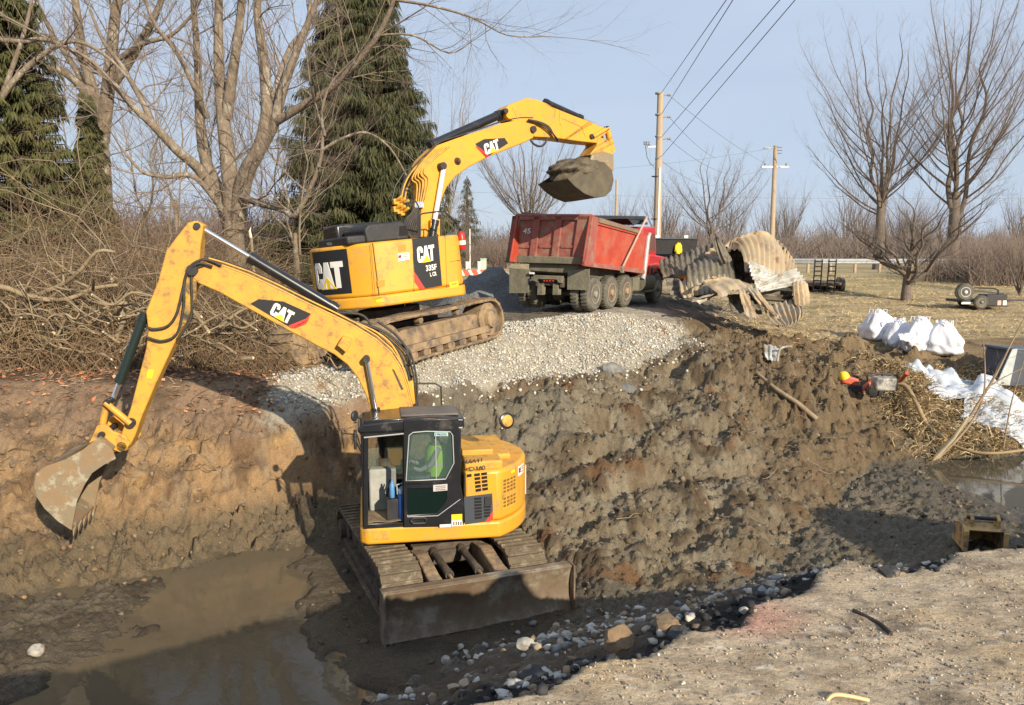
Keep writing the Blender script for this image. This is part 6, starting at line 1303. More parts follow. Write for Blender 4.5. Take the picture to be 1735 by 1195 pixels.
class Tree:
    def __init__(s, seed): s.r = random.Random(seed); s.A = []; s.B = []; s.ra = []; s.rb = []; s.big = []
    def limb(s, P, R0, R1):
        P = [Vector(p) for p in P]; n = len(P); rr = [R0 + (R1 - R0) * i / (n - 1) for i in range(n)]; s.big.append((P, rr)); return P, rr
    def twig(s, p, d, ln, r, lev, maxlev, up=.15, wig=.25, spread=.7, kids=3):
        n = 4 if lev < maxlev else 3; rr = r; p = Vector(p); d = Vector(d).normalized(); pts = [p.copy()]; rs = [r]
        for i in range(n):
            d = (d + Vector((s.r.gauss(0, wig), s.r.gauss(0, wig), s.r.gauss(0, wig) + up)) * .55).normalized()
            q = p + d * (ln / n); r2 = rr * (.80 if lev < maxlev else .6)
            if lev == 0 and rr > .03: pass
            s.A.append(tuple(p)); s.B.append(tuple(q)); s.ra.append(rr); s.rb.append(r2)
            p = q; rr = r2; pts.append(p.copy()); rs.append(rr)
        if lev < maxlev:
            for i in range(kids + (1 if lev else 0)):
                t = s.r.uniform(.25, 1.0); k = min(int(t * n), n - 1); b = pts[k].lerp(pts[k + 1], t * n - k)
                dd = (pts[k + 1] - pts[k]).normalized(); o = Vector((s.r.gauss(0, 1), s.r.gauss(0, 1), s.r.gauss(0, .7))).normalized()
                s.twig(b, dd + o * spread, ln * s.r.uniform(.45, .72), rs[k + 1] * s.r.uniform(.5, .8), lev + 1, maxlev, up, wig, spread, kids)
    def dress(s, P, rr, step, ln, maxlev, t0=.3, up=.15, spread=.9, kids=3, r_max=.05):
        """side branches along a limb"""
        L_ = 0
        for i in range(len(P) - 1):
            sg = (P[i + 1] - P[i]); k = max(1, int(sg.length / step))
            for j in range(k):
                f = (i + (j + s.r.random()) / k) / (len(P) - 1)
                if f < t0: continue
                b = P[i] + sg * ((j + s.r.random()) / k); o = Vector((s.r.gauss(0, 1), s.r.gauss(0, 1), s.r.gauss(.2, .6))).normalized()
                s.twig(b, sg.normalized() * .8 + o * spread, ln * s.r.uniform(.5, 1.15) * (1.15 - .5 * f), min(r_max, rr[i] * .45) * s.r.uniform(.5, 1), 0, maxlev, up, kids=kids)
        e = len(P) - 1
        s.twig(P[e], P[e] - P[e - 1], ln, rr[e] * .95, 0, maxlev, up, kids=kids)
    def build(s, root, bark, twig, nseg=10, tn=3):
        mb = MB()
        for P, rr in s.big:
            Q = smooth_path(P, 4); m_ = len(Q); rf = [rr[0] + (rr[-1] - rr[0]) * i / (m_ - 1) for i in range(m_)]; mb.tube(Q, rf, nseg)
        if s.big: mb.build('trunk', bark, root, smooth=60)
        return seg_mesh('crown', s.A, s.B, s.ra, s.rb, twig, root, tn)
BARK = mk('grey_bark', (.27, .21, .15), (.16, .12, .085), 7, .9, bump=.035, bscale=16, dirt=(.36, .33, .26), dscale=4, dlo=.54, dhi=.62, stretch=(1, 1, .45))
TWG = mk('grey_brown_twigs', (.26, .20, .15), (.19, .145, .11), 3, .9)
BARKD = mk('dark_bark', (.12, .095, .075), (.18, .14, .11), 6, .9, bump=.02, bscale=14)
TWGD = mk('dark_twigs', (.12, .095, .075), (.165, .13, .105), 3, .9)
TWGP = mk('pinkish_twigs', (.23, .175, .14), (.18, .135, .11), 3, .9)
TWGF = mk('far_twigs', (.17, .135, .115), (.23, .18, .15), .5, .9)
# --- big multi stemmed tree behind the brush
YT = 27.0
def limbs(T, Y, lst):
    out = []
    for pts, r0, r1 in lst:
        P = [atY(p[0], p[1], Y + (p[2] if len(p) > 2 else 0)) for p in pts]; out.append(T.limb(P, r0, r1))
    return out
T1_ = Tree(11); b0 = atY(392, 430, YT); z0 = hz(b0.x, YT) - .3; root = thing('bare_tree', 'big bare tree with many pale stems rising behind the brush left of centre', 'tree', Matrix.Translation((0, 0, 0)))
LB_ = limbs(T1_, YT, [
    ([(400, 470, 0), (396, 400, 0), (392, 330, 0), (384, 250, 0), (375, 170, .2), (370, 80, .3), (372, -60, .5)], 0.360, 0.105),
    ([(384, 200, .1), (392, 140, -.2), (402, 70, -.5), (412, -10, -.8), (420, -90, -1)], 0.187, 0.081),
    ([(400, 420, 0), (376, 340, .3), (348, 270, .6), (338, 190, .9), (334, 90, 1.2), (322, -60, 1.5)], 0.259, 0.074),
    ([(400, 390, 0), (415, 300, -.4), (440, 250, -.8), (452, 190, -1), (446, 100, -1), (436, 20, -1.2), (440, -80, -1.4)], 0.288, 0.081),
    ([(430, 270, -.5), (462, 215, -.9), (480, 150, -1.2), (505, 80, -1.5), (530, 20, -1.8), (560, -60, -2)], 0.194, 0.062),
    ([(455, 210, -.9), (470, 140, -.4), (492, 80, 0), (520, 40, .4), (528, -40, .6)], 0.108, 0.043),
    ([(470, 205, -1), (520, 175, -1.6), (560, 150, -2), (600, 110, -2.6), (640, 60, -3), (668, 0, -3.4), (690, -70, -3.6)], 0.137, 0.043),
    ([(366, 330, .2), (335, 285, -.3), (300, 255, -.9), (262, 215, -1.4), (225, 180, -1.8), (190, 140, -2.2), (150, 105, -2.6), (100, 75, -3)], 0.187, 0.037),
    ([(262, 215, -1.4), (240, 170, -1), (205, 110, -.6), (175, 70, -.2), (150, 10, .2)], 0.101, 0.037),
    ([(380, 360, -.2), (330, 300, -1), (280, 300, -1.5), (240, 290, -2), (205, 250, -2.3)], 0.101, 0.031),
    ([(400, 330, -.3), (440, 345, -1.2), (480, 355, -2), (500, 365, -2.4), (530, 310, -2.7), (545, 260, -2.9), (546, 220, -3)], 0.122, 0.037),
    ([(545, 255, -2.9), (580, 235, -3), (620, 225, -3.2), (660, 250, -3.4), (690, 300, -3.6)], 0.050, 0.019),
    ([(550, 230, -3), (545, 190, -3.1), (562, 140, -3.2), (600, 100, -3.4)], 0.050, 0.019),
    ([(352, 200, .8), (330, 150, .3), (300, 90, -.2), (262, 40, -.6), (240, -20, -1)], 0.094, 0.037),
    ([(640, 60, -3), (700, 60, -3.3), (760, 90, -3.6), (800, 70, -3.8)], 0.036, 0.012), ([(668, 0, -3.4), (730, 10, -3.8), (800, 30, -4), (860, 60, -4.2), (930, 62, -4.4)], 0.043, 0.009)])
for P, rr in LB_: T1_.dress(P, rr, .36, 2.7, 2, .12, up=.05, kids=5, r_max=.036)
T1_.build(root, BARK, TWG, 12)
T2_ = Tree(5); root = thing('bare_tree', 'bare pale tree with leaning forked trunk between the big tree and dark evergreen', 'tree')
LB_ = limbs(T2_, 28.5, [
    ([(178, 420), (176, 330), (172, 250), (160, 170), (140, 90), (130, 20), (120, -60)], .32, .09), ([(172, 240), (182, 160, -.3), (190, 80, -.5), (200, 0, -.7), (230, -70, -.8)], .26, .12),
    ([(170, 200), (140, 150, -.4), (105, 120, -.8), (70, 110, -1.1), (30, 70, -1.4), (0, 20, -1.6)], .18, .06), ([(185, 150), (215, 110, -.4), (245, 60, -.9), (270, 10, -1.2), (290, -50, -1.4)], .18, .07),
    ([(165, 185), (130, 120, .3), (90, 60, .6), (60, 0, .8)], .13, .05), ([(188, 110, -.4), (240, 75, -1), (290, 60, -1.4), (330, 20, -1.7)], .10, .04)])
for P, rr in LB_: T2_.dress(P, rr, .36, 2.4, 2, .15, up=.05, kids=5, r_max=.034)
T2_.build(root, BARK, TWG, 10)
# low sweeping limb from the left edge
T3_ = Tree(8); root = thing('bare_tree', 'slim bare sapling with crossing limbs in front of the evergreen at the left edge', 'tree')
LB_ = limbs(T3_, 24, [([(-60, 330), (-30, 240), (0, 170), (40, 120), (85, 85), (130, 70), (180, 95), (215, 130)], .12, .03), ([(0, 170), (30, 90), (50, 20), (60, -50)], .08, .03), ([(-10, 66), (40, 70), (80, 68), (150, 100), (200, 150)], .09, .03)])
for P, rr in LB_: T3_.dress(P, rr, .35, 1.5, 2, .1, up=.08, kids=3, r_max=.03)
T3_.build(root, BARK, TWG, 8)
# --- generic bare trees
def bare_tree(name, label, px, Y, top_py, seed, r0=.25, forks=4, spread=.38, mats=(BARKD, TWGD), fork_h=.25, step=.8, tw=1.5, lev=2, kids=3, group=None, lean=0, x=None, h=None, tn=3, rmax=.05, sub=2, wob=.010):
    p = atY(px, 400, Y) if x is None else Vector((x, Y, 0)); z = hz(p.x, Y) - .15; H = (atY(px, top_py, Y).z - z) if h is None else h
    root = thing(name, label, 'tree', Matrix.Translation((p.x, Y, z)), group); T = Tree(seed); rd = T.r; hf = H * fork_h
    P, rr = T.limb([(0, 0, 0), (lean * hf * .5, 0, hf * .5), (lean * hf, 0, hf), (lean * hf * 1.2, 0, hf * 1.5)], r0, r0 * .55)
    for k in range(forks):
        a = 2 * PI * k / forks + rd.uniform(-.5, .5); s = spread * rd.uniform(.35, 1.3); q = Vector((lean * hf, 0, hf * rd.uniform(.85, 1.45))); hh = H * rd.uniform(.82, 1.0) - q.z; hh *= (1.0 - .25 * (s / spread > 1)); pts = [q.copy()]; dx, dy = math.cos(a) * s, math.sin(a) * s
        for i in range(1, 7):
            t = i / 6; pts.append(q + Vector((dx * hh * (t ** .85) + rd.gauss(0, wob) * H, dy * hh * (t ** .85) + rd.gauss(0, wob) * H, hh * t * .9)))
        ra_ = r0 * rd.uniform(.22, .5); P2_, r2 = T.limb(pts, ra_, r0 * .035); T.dress(P2_, r2, step, tw, lev, .08, up=.20, spread=.85, kids=kids, r_max=rmax)
        for j in range(sub):
            i0 = rd.choice((1, 2, 3)); b0_ = P2_[i0]; aa = a + rd.uniform(-1.3, 1.3); ss = spread * rd.uniform(.6, 1.3); h2 = (P2_[-1].z - b0_.z) * rd.uniform(.7, .95); pp = [b0_.copy()]
            for i in range(1, 5):
                t = i / 4; pp.append(b0_ + Vector((math.cos(aa) * ss * h2 * t ** .85 + rd.gauss(0, wob) * H, math.sin(aa) * ss * h2 * t ** .85 + rd.gauss(0, wob) * H, h2 * t)))
            P3_, r3 = T.limb(pp, r2[i0] * .7, r0 * .04); T.dress(P3_, r3, step, tw * .85, lev, .1, up=.20, spread=.85, kids=kids, r_max=rmax)
    T.build(root, mats[0], mats[1], 7, tn); return root
def tall_tree(name, label, px, Y, top_py, seed, r0, leaders=4, wide=.24, mats=(BARKD, TWGP), first=.12, rmax=.024):
    p = atY(px, 400, Y); z = hz(p.x, Y) - .15; H = atY(px, top_py, Y).z - z; root = thing(name, label, 'tree', Matrix.Translation((p.x, Y, z))); T = Tree(seed); rd = T.r; hf = H * .24
    T.limb([(0, 0, 0), (.05, 0, hf * .5), (0, 0, hf), (0, .05, hf * 1.25)], r0, r0 * .6)
    for k in range(leaders):
        a = 2 * PI * k / leaders + rd.uniform(-.4, .4); top = H * rd.uniform(.88, 1.0); pts = []
        for i in range(9):
            t = i / 8; rr_ = wide * H * rd.uniform(.28, .42) * t ** .7; pts.append(Vector((math.cos(a) * rr_ + rd.gauss(0, .007) * H, math.sin(a) * rr_ + rd.gauss(0, .007) * H, hf * (.8 + .1 * k) + (top - hf) * t * .97)))
        P, rr = T.limb(pts, r0 * rd.uniform(.30, .40), .018); T.dress(P, rr, .6, 1.8, 2, .25, up=.2, spread=.8, kids=3, r_max=rmax)
        zc = hf * .9 + first * H * rd.random() * .5
        while zc < top * .9:
            t = min(max((zc - pts[0].z) / (pts[-1].z - pts[0].z), 0), .99); i = int(t * 8); b = P[i].lerp(P[i + 1], t * 8 - i); aa = a + rd.uniform(-1.6, 1.6); env = wide * H * (1.15 * math.sin(PI * min(1, .18 + .80 * (zc / H))) ** .6); ln = env * rd.uniform(.75, 1.25); el = rd.uniform(1.0, 1.75) * (.8 + .4 * t); pp = [b.copy()]
            for q in range(1, 6):
                u_ = q / 5; pp.append(b + Vector((math.cos(aa) * ln * u_ ** .85 * (1 - .3 * t) + rd.gauss(0, .10), math.sin(aa) * ln * u_ ** .85 * (1 - .3 * t) + rd.gauss(0, .10), ln * el * u_ ** 1.15)))
            if pp[-1].z < H * 1.02: P3_, r3 = T.limb(pp, max(.02, rr[i] * .42), .010); T.dress(P3_, r3, .26, 1.7, 2, .12, up=.26, spread=.7, kids=4, r_max=rmax)
            zc += H * rd.uniform(.030, .055)
    T.build(root, mats[0], mats[1], 6, 3); return root
tall_tree('bare_tree', 'left of the two tall bare cottonwoods beyond the guardrail', 1490, 62, 58, 23, .42, 4, .30)
tall_tree('bare_tree', 'right and taller of the two tall bare cottonwoods beyond the guardrail', 1615, 60, -4, 36, .50, 4, .27)
bare_tree('bare_tree', 'small dark twisted orchard tree in the straw field behind the white bags', 1541, 38, 318, 44, .26, 10, 1.0, (BARKD, TWGD), .18, .32, 1.3, 2, 4, rmax=.035, wob=.03)
bare_tree('bare_tree', 'dense brown bare shrub tree at the right edge beside the trailer', 1735, 40, 380, 47, .13, 8, .34, (BARKD, TWG), .05, .4, 1.2, 2, 4, rmax=.02)
tall_tree('bare_tree', 'round headed bare tree below the raised boom and bucket', 895, 95, 222, 52, .40, 6, .46, (BARKD, TWGF), rmax=.05)
tall_tree('bare_tree', 'dark bare tree standing above the wood right of the near pole', 1205, 105, 252, 55, .42, 3, .38, (BARKD, TWGD), rmax=.05)
bare_tree('bare_tree', 'thin pale bare trees beyond the spruce right of its top', 752, 60, 60, 58, .16, 7, .22, (BARK, TWG), .12, .6, 1.8, 2, 3, rmax=.025)
bare_tree('bare_tree', 'brown bushy tree right beside the small dark cedar', 778, 70, 316, 61, .12, 10, .24, (BARKD, TWGP), .04, .45, 1.5, 2, 4, rmax=.03)
for (px, Y, tp, sd_, lab) in ((248, 44, 60, 81, 'slender bare tree seen between the forked tree and the big tree'), (300, 50, 20, 82, 'second slender bare tree behind the left stems of the big tree'), (455, 46, 90, 83, 'slender bare tree between the big tree and the spruce'), (500, 38, 150, 84, 'small bare tree right before the spruce'), (100, 48, -40, 85, 'bare tree behind the dark evergreen at the far left')):
    tall_tree('bare_tree', lab, px, Y, tp, sd_, .16, 2, .22, (BARK, TWG), rmax=.022)
# --- evergreens
NEED = mk('dark_needles', (.035, .042, .013), (.085, .082, .028), 1.3, .8, detail=6)
NEEDY = mk('olive_needles', (.055, .062, .016), (.10, .095, .028), 1.0, .8, detail=6)
def spruce(label, px, Y, top_py, base_py, width_px, seed, m, gap=.0, whorl=.38, blades=26, bl=.34, cx=None):
    p = atY(px, base_py, Y); z = hz(p.x, Y) - .2; H = atY(px, top_py, Y).z - z; Rm = width_px / F_PX * Y / 2
    root = thing('spruce_tree', label, 'tree', Matrix.Translation((p.x, Y, z))); rd = np.random.RandomState(seed)
    MB().tube([(0, 0, 0), (0, 0, H)], [.30, .04], 10).build('trunk', BARKD, root, smooth=60)
    V = []; LA = []; LB = []; lr = []
    zz = .5
    while zz < H - .15:
        t = zz / H; Rz = Rm * (1 - t) ** .78 * (1 if t > .1 else .85 + 1.5 * t) + .12; nb = int(7 + 5 * (1 - t))
        for b in range(nb):
            a = rd.uniform(0, 2 * PI); rl = Rz * rd.uniform(.55, 1.15)
            if rd.rand() < gap: continue
            ss = np.linspace(0, 1, 9); droop = -.30 * rl * ss + .18 * rl * ss ** 2 * (1.4 if t < .6 else .5)
            X_ = np.cos(a) * rl * ss; Y_ = np.sin(a) * rl * ss; Z_ = zz + droop + rd.uniform(-.1, .1)
            P = np.stack([X_, Y_, Z_], 1); P[:, 2] += 0.0; LA += list(P[:-1]); LB += list(P[1:]); lr += [.03 * (1 - t) + .008] * 8
            k = int(blades * (rl / Rm + .25)); f = np.sqrt(rd.uniform(.04, 1, k)); i = np.clip((f * 8).astype(int), 0, 7); base = P[i] + (P[i + 1] - P[i]) * ((f * 8) - i)[:, None]
            side = rd.uniform(-1, 1, k); tang = np.array([-math.sin(a), math.cos(a), 0]); out = np.array([math.cos(a), math.sin(a), 0])
            dirv = out[None] * rd.uniform(.1, .6, k)[:, None] + tang[None] * side[:, None] * .6 + np.array([[0, 0, -1.]]) * rd.uniform(.7, 1.6, k)[:, None]
            dirv /= np.linalg.norm(dirv, axis=1)[:, None]; ln = bl * rd.uniform(.5, 1.4, k); base = base + tang[None] * (side * .22 * rl * .3)[:, None]
            wv = np.cross(dirv, rd.normal(0, 1, (k, 3))); wv /= np.linalg.norm(wv, axis=1)[:, None]; w = (.014 + .022 * rd.rand(k))[:, None]
            mid = base + dirv * ln[:, None] * .45
            V.append(np.stack([base, mid + wv * w, base + dirv * ln[:, None], mid - wv * w], 1))
        zz += whorl * (.6 + .5 * (1 - t)) * rd.uniform(.7, 1.2)
    V = np.concatenate(V, 0); n = len(V); np_mesh('foliage', V.reshape(-1, 3), np.arange(n * 4).reshape(n, 4), m, root)
    seg_mesh('branches', LA, LB, lr, [x * .8 for x in lr], BARKD, root)
    return n
spruce('tall dark spruce with drooping boughs behind the larger excavator', 616, 43, -190, 462, 330, 4, NEED, whorl=.125, blades=125, bl=.50)
spruce('dark evergreen filling the upper left corner behind the brush', 40, 25, -160, 520, 300, 6, NEEDY, .12, .15, 110, .30)
spruce('small olive cedar between the brush and forked tree at the far left', 165, 27, 150, 470, 100, 9, NEEDY, .1, .16, 50, .22)
spruce('distant small dark cedar just left of the dump truck', 792, 78, 298, 432, 62, 12, NEED, .1, .35, 16, .40)
# --- the wood in the distance: trees one can tell apart, copied
protos = []
for k in range(4):
    protos.append(bare_tree('bare_tree', 'bare tree standing in the row of the distant wood', 0, 120 + k * 6, 0, 70 + k, .26, 7 + k % 3, .34 + .06 * (k % 2), (BARKD, TWGF if k % 2 else TWGP), .16, .9, 2.6, 2, 4, 'bare trees of the distant wood', x=22 + k * 11, h=11 + k * 1.2, rmax=.05))
rw = random.Random(3)
for i in range(52):
    px = 1000 + rw.random() * 780 if i < 44 else 640 + rw.random() * 380
    if i >= 58: px = rw.uniform(180, 330)
    Y = rw.uniform(105, 165); src = protos[i % 4]; p = atY(px, 400, Y); s = rw.uniform(.55, .95) * (1.0 if i < 44 else .8)
    if 1380 < px < 1440: s *= .7
    c = copy_tree(src); c.location = (p.x, Y, hz(p.x, Y) - .2); c.rotation_euler = (0, 0, rw.uniform(0, 6.28)); c.scale = (s, s, s * rw.uniform(.85, 1.1))
# far thicket under the trees, nobody could count its stems
def thicket(name, label, spans, n, hmin, hmax, r, m, seed, wig=.2, segs=3, lean=.25):
    rd = np.random.RandomState(seed); A = []; B = []; ra = []; rb = []
    for (p0, p1, Y0, Y1, w) in spans:
        k = int(n * w); px = rd.uniform(p0, p1, k); Y = rd.uniform(Y0, Y1, k); X = (px - 867.5) / F_PX * Y * 1.003; Z = hza(X, Y); P = np.stack([X, Y, Z], 1); hh = rd.uniform(hmin, hmax, k) * rd.uniform(.4, 1, k) ** .5
        d = np.stack([rd.normal(0, lean, k), rd.normal(0, lean, k), np.ones(k)], 1); rr = r * rd.uniform(.5, 1.3, k)
        for s in range(segs):
            d = d + rd.normal(0, wig, (k, 3)) * [1, 1, .5]; Q = P + d / np.linalg.norm(d, axis=1)[:, None] * (hh / segs)[:, None]; A.append(P); B.append(Q); ra.append(rr); rr = rr * .75; rb.append(rr); P = Q
    return tag(seg_mesh(name, np.concatenate(A), np.concatenate(B), np.concatenate(ra), np.concatenate(rb), m), label, 'thicket', kind='stuff')
thicket('far_thicket', 'hazy brown undergrowth along the foot of the distant wood', [(640, 1900, 92, 170, 1)], 26000, 2.0, 6.0, .05, TWGF, 5, .3, 4)
thicket('far_thicket', 'pinkish brown undergrowth seen between the stems behind the brush', [(60, 640, 50, 110, 1)], 15000, 2.5, 6.5, .035, mk('pink_brown_twigs', (.26, .185, .155), (.20, .15, .13), .5, .9), 6, .3, 4)
thicket('roadside_brush', 'tan twiggy brush beside the roadside cabinets', [(830, 862, 66, 74, .25), (735, 800, 66, 80, .5), (1640, 1780, 44, 52, .5), (1560, 1720, 46, 50, .15)], 5000, 1.5, 3.2, .018, TWGP, 7, .3, 4)
# --- the brush bank on the left
BR1 = mk('tan_vines', (.30, .20, .105), (.19, .125, .065), 1.6, .9); BR2 = mk('grey_vines', (.36, .29, .19), (.24, .18, .12), 1.6, .9)
def brush(name, label, n, seed, m, h0, h1, r0, r1, x0=-15.5, x1=-5.0, segs=9, rise=1.0, y0=19.6, ymin=18.4):
    rd = np.random.RandomState(seed); px = rd.uniform(-60, 480, n); Y = y0 + rd.rand(n) ** 1.2 * 7.0; X = (px - 867.5) / F_PX * Y
    Z = hza(X, Y); lim = np.interp(px + 0, [-60, 0, 180, 300, 420, 500], [1.08, 1.0, .95, .80, .62, .30]); hh = rd.uniform(h0, h1, n) * lim
    a = rd.uniform(0, 2 * PI, n); P = np.stack([X, Y, Z], 1); d = np.stack([np.cos(a) * .5, np.sin(a) * .35, np.full(n, rise)], 1); rr = rd.uniform(r0, r1, n); A = []; B = []; ra = []; rb = []; g = rd.uniform(.12, .42, n)
    for s in range(segs):
        d = d + rd.normal(0, .16, (n, 3)); d[:, 2] -= g; dn = d / np.linalg.norm(d, axis=1)[:, None]; Q = P + dn * (hh * 2.0 / segs)[:, None]; Q[:, 2] = np.maximum(Q[:, 2], hza(Q[:, 0], Q[:, 1]) + .02); Q[:, 1] = np.maximum(Q[:, 1], ymin)
        A.append(P); B.append(Q); ra.append(rr); rr = rr * .88; rb.append(rr); P = Q
    return tag(seg_mesh(name, np.concatenate(A), np.concatenate(B), np.concatenate(ra), np.concatenate(rb), m), label, 'brush', kind='stuff')
brush('tangled_brush', 'tan tangle of vines and dead stems covering the left bank', 4600, 11, BR1, 1.2, 3.7, .004, .012)
brush('tangled_brush', 'greyer stems tangled through the left brush', 1500, 12, BR2, 1.0, 4.0, .010, .026)
brush('tangled_brush', 'dark stems in the depth of the left brush', 3000, 15, mk('deep_brown_vines', (.10, .07, .04), (.16, .11, .065), 2, .9), 1.0, 3.4, .006, .018, y0=21)
brush('tangled_brush', 'low fine dead twigs along the foot of the left brush', 3600, 13, mk('dark_vines', (.15, .10, .06), (.22, .15, .09), 2, .9), .3, 1.0, .004, .012, y0=18.0, ymin=17.3)
brush('tangled_brush', 'crossing tan stalks in front of the broken branches on the left bank', 1500, 18, BR1, .8, 2.4, .005, .014, y0=17.9, ymin=17.3)
brush('tangled_brush', 'haze of fine brown twigs above the left brush', 2400, 19, mk('reddish_twigs', (.29, .20, .125), (.20, .135, .085), 2, .9), 2.0, 4.2, .003, .008, y0=20.5, rise=1.3)
WDL = mk('broken_branch_wood', (.33, .255, .155), (.20, .15, .09), 3, .85, bump=.006, bscale=12); CUTW = mk('pale_broken_wood', (.72, .60, .42), (.6, .47, .3), 6, .8)
rb_ = random.Random(17)
spec = [(60, 500, 6, 3.2, .07, 'long pale branch arching out of the brush at the left edge'), (180, 560, 1, 1.3, .08, 'thick grey broken stump standing at the foot of the brush'), (110, 470, 4, 2.6, .06, 'leaning branch crossing the middle of the brush'), (350, 600, 3, 2.0, .05, 'pale branch lying at the bank edge behind the stick')]
for i in range(52):
    if i < 4: px, py, _, ln, r, lab = spec[i]; grp = None
    else: px, py, ln, r = rb_.uniform(-20, 560 if i % 3 else 300), rb_.uniform(500, 612), rb_.uniform(.7, 2.4), rb_.uniform(.012, .042); lab = 'broken branch in the pile of cut wood along the left bank top'; grp = 'broken branches piled on the left bank'
    if px > 470: py = rb_.uniform(585, 630); ln *= .5; r *= .6
    h = atY(px, py, rb_.uniform(17.7, 18.6)); h.z = max(h.z, hz(h.x, h.y) + .03); a = rb_.uniform(-.5, .5) + (PI if rb_.random() < .5 else 0); el = rb_.uniform(-.3, .75); c = h + Vector((0, rb_.uniform(0, .6), 0))
    if i == 1: el = 1.2
    d = Vector((math.cos(a) * math.cos(el), math.sin(a) * .5, math.sin(el))).normalized(); pts = []
    for k in range(6):
        q = c + d * ln * (k / 5 - .5) + Vector((rb_.gauss(0, .05), rb_.gauss(0, .06), rb_.gauss(0, .08) + .1 * math.sin(k * 1.7 + i))) ; q.z = max(q.z, hz(q.x, q.y) + .03); pts.append(q)
    Q = smooth_path(pts, 3); n_ = len(Q); rr = [r * (1 - .45 * k / n_) for k in range(n_)]
    m = MB().tube(Q, rr, 8)
    for s in range(4):
        k = rb_.randrange(4, n_ - 3); dd = Vector((rb_.gauss(0, 1), rb_.gauss(0, .6), abs(rb_.gauss(.4, .5)))).normalized(); m.tube([Q[k], Q[k] + dd * ln * .14, Q[k] + dd * ln * .25 + Vector((0, 0, .05))], [r * .5, r * .35, r * .15], 6)
    t = thing('fallen_branch', lab, 'branch', None, grp); ob = m.build('limb', WDL, t, smooth=60)
    dd = (Q[0] - Q[1]).normalized(); MB().disc_lathe([(r * .97, 0), (r * .8, .03 + r * .3), (r * .3, .04 + r * .5)], Q[0], dd, 8).build('broken_end', CUTW, t)
for (px, py, hh, lab) in ((425, 385, 36, 'upright splintered pale stem in the brush near the boom tip'), (190, 460, 60, 'upright splintered pale stem in the middle of the brush')):
    q = atY(px, py, 20.5); b = Vector((q.x, q.y, hz(q.x, q.y))); T = thing('dead_snag', lab, 'branch'); MB().tube([b, b.lerp(q, .6) + Vector((.04, 0, 0)), q - Vector((0, 0, .25))], [.05, .04, .035], 8).build('stem', WDL, T, smooth=50)
    MB().tube([q - Vector((0, 0, .27)), q - Vector((.03, 0, .1)), q], [.036, .03, .006], 6).build('splintered_tip', CUTW, T)
# saplings and canes by the creek at the right
TS = Tree(91); root = thing('sapling', 'thin bare sapling leaning over the creek at the right edge', 'sapling')
yb = 18.7
LB_ = limbs(TS, yb, [([(1585, 778), (1612, 745), (1640, 712), (1665, 672), (1690, 630), (1712, 585), (1740, 530)], .05, .012), ([(1590, 776), (1628, 738), (1655, 700), (1668, 660), (1668, 600), (1664, 570)], .035, .008), ([(1668, 660), (1700, 640), (1738, 622)], .02, .006), ([(1700, 760), (1712, 690), (1726, 640), (1738, 600)], .02, .008)])
for P, rr in LB_: TS.dress(P, rr, .7, .8, 1, .35, up=.1, kids=2, r_max=.010)
TS.build(root, WOOD, TWG, 7)
tag(MB().tube([hit(1582, 778, .05) , atY(1616, 742, 18.4), atY(1640, 706, 18.2)], [.05, .045, .03], 8).build('broken_stick', mk('bleached_wood', (.62, .52, .34), (.5, .4, .25), 5, .8), smooth=50), 'bleached stick leaning beside the sapling by the creek', 'stick')
tag(MB().tube(smooth_path([hit(1446, 1034, .02), hit(1470, 1046, .02), hit(1492, 1058, .02), hit(1510, 1074, .02)]), [.010] * 19, 6).build('stick', mk('dark_stick', (.05, .032, .022), None, 4, .8), smooth=50), 'thin dark stick lying on the near gravelly road', 'stick')
tag(MB().tube(smooth_path([hit(1398, 1192, .01), hit(1412, 1178, .03), hit(1440, 1180, .025), hit(1472, 1187, .01)]), [.008] * 19, 6).build('straw_stalk', mk('straw_pale', (.72, .52, .26), None, 4, .7), smooth=50), 'pale bent straw stalk at the bottom edge of the road', 'stalk')
# ============================================================ stones, clods, straw, leaves
_t = (1 + 5 ** .5) / 2
ICO = np.array([(-1, _t, 0), (1, _t, 0), (-1, -_t, 0), (1, -_t, 0), (0, -1, _t), (0, 1, _t), (0, -1, -_t), (0, 1, -_t), (_t, 0, -1), (_t, 0, 1), (-_t, 0, -1), (-_t, 0, 1)], float) / math.sqrt(1 + _t * _t)
ICF = np.array([(0, 11, 5), (0, 5, 1), (0, 1, 7), (0, 7, 10), (0, 10, 11), (1, 5, 9), (5, 11, 4), (11, 10, 2), (10, 7, 6), (7, 1, 8), (3, 9, 4), (3, 4, 2), (3, 2, 6), (3, 6, 8), (3, 8, 9), (4, 9, 5), (2, 4, 11), (6, 2, 10), (8, 6, 7), (9, 8, 1)])
def stone_mat(name, rough=.85):
    m = bpy.data.materials.new(name); m.use_nodes = True; n = m.node_tree.nodes; l = m.node_tree.links; b = n['Principled BSDF']; a = n.new('ShaderNodeVertexColor'); a.layer_name = 'stone'
    tc = n.new('ShaderNodeTexCoord'); nz = n.new('ShaderNodeTexNoise'); nz.inputs['Scale'].default_value = 30; nz.inputs['Detail'].default_value = 5; l.new(tc.outputs['Object'], nz.inputs['Vector'])
    mr = n.new('ShaderNodeMapRange'); mr.inputs[3].default_value = .55; mr.inputs[4].default_value = 1.45; l.new(nz.outputs['Fac'], mr.inputs[0]); vm = n.new('ShaderNodeVectorMath'); vm.operation = 'SCALE'
    l.new(a.outputs['Color'], vm.inputs[0]); l.new(mr.outputs[0], vm.inputs['Scale']); l.new(vm.outputs[0], b.inputs['Base Color']); b.inputs['Roughness'].default_value = rough
    bp = n.new('ShaderNodeBump'); bp.inputs['Distance'].default_value = .008; l.new(nz.outputs['Fac'], bp.inputs['Height']); l.new(bp.outputs[0], b.inputs['Normal']); return m
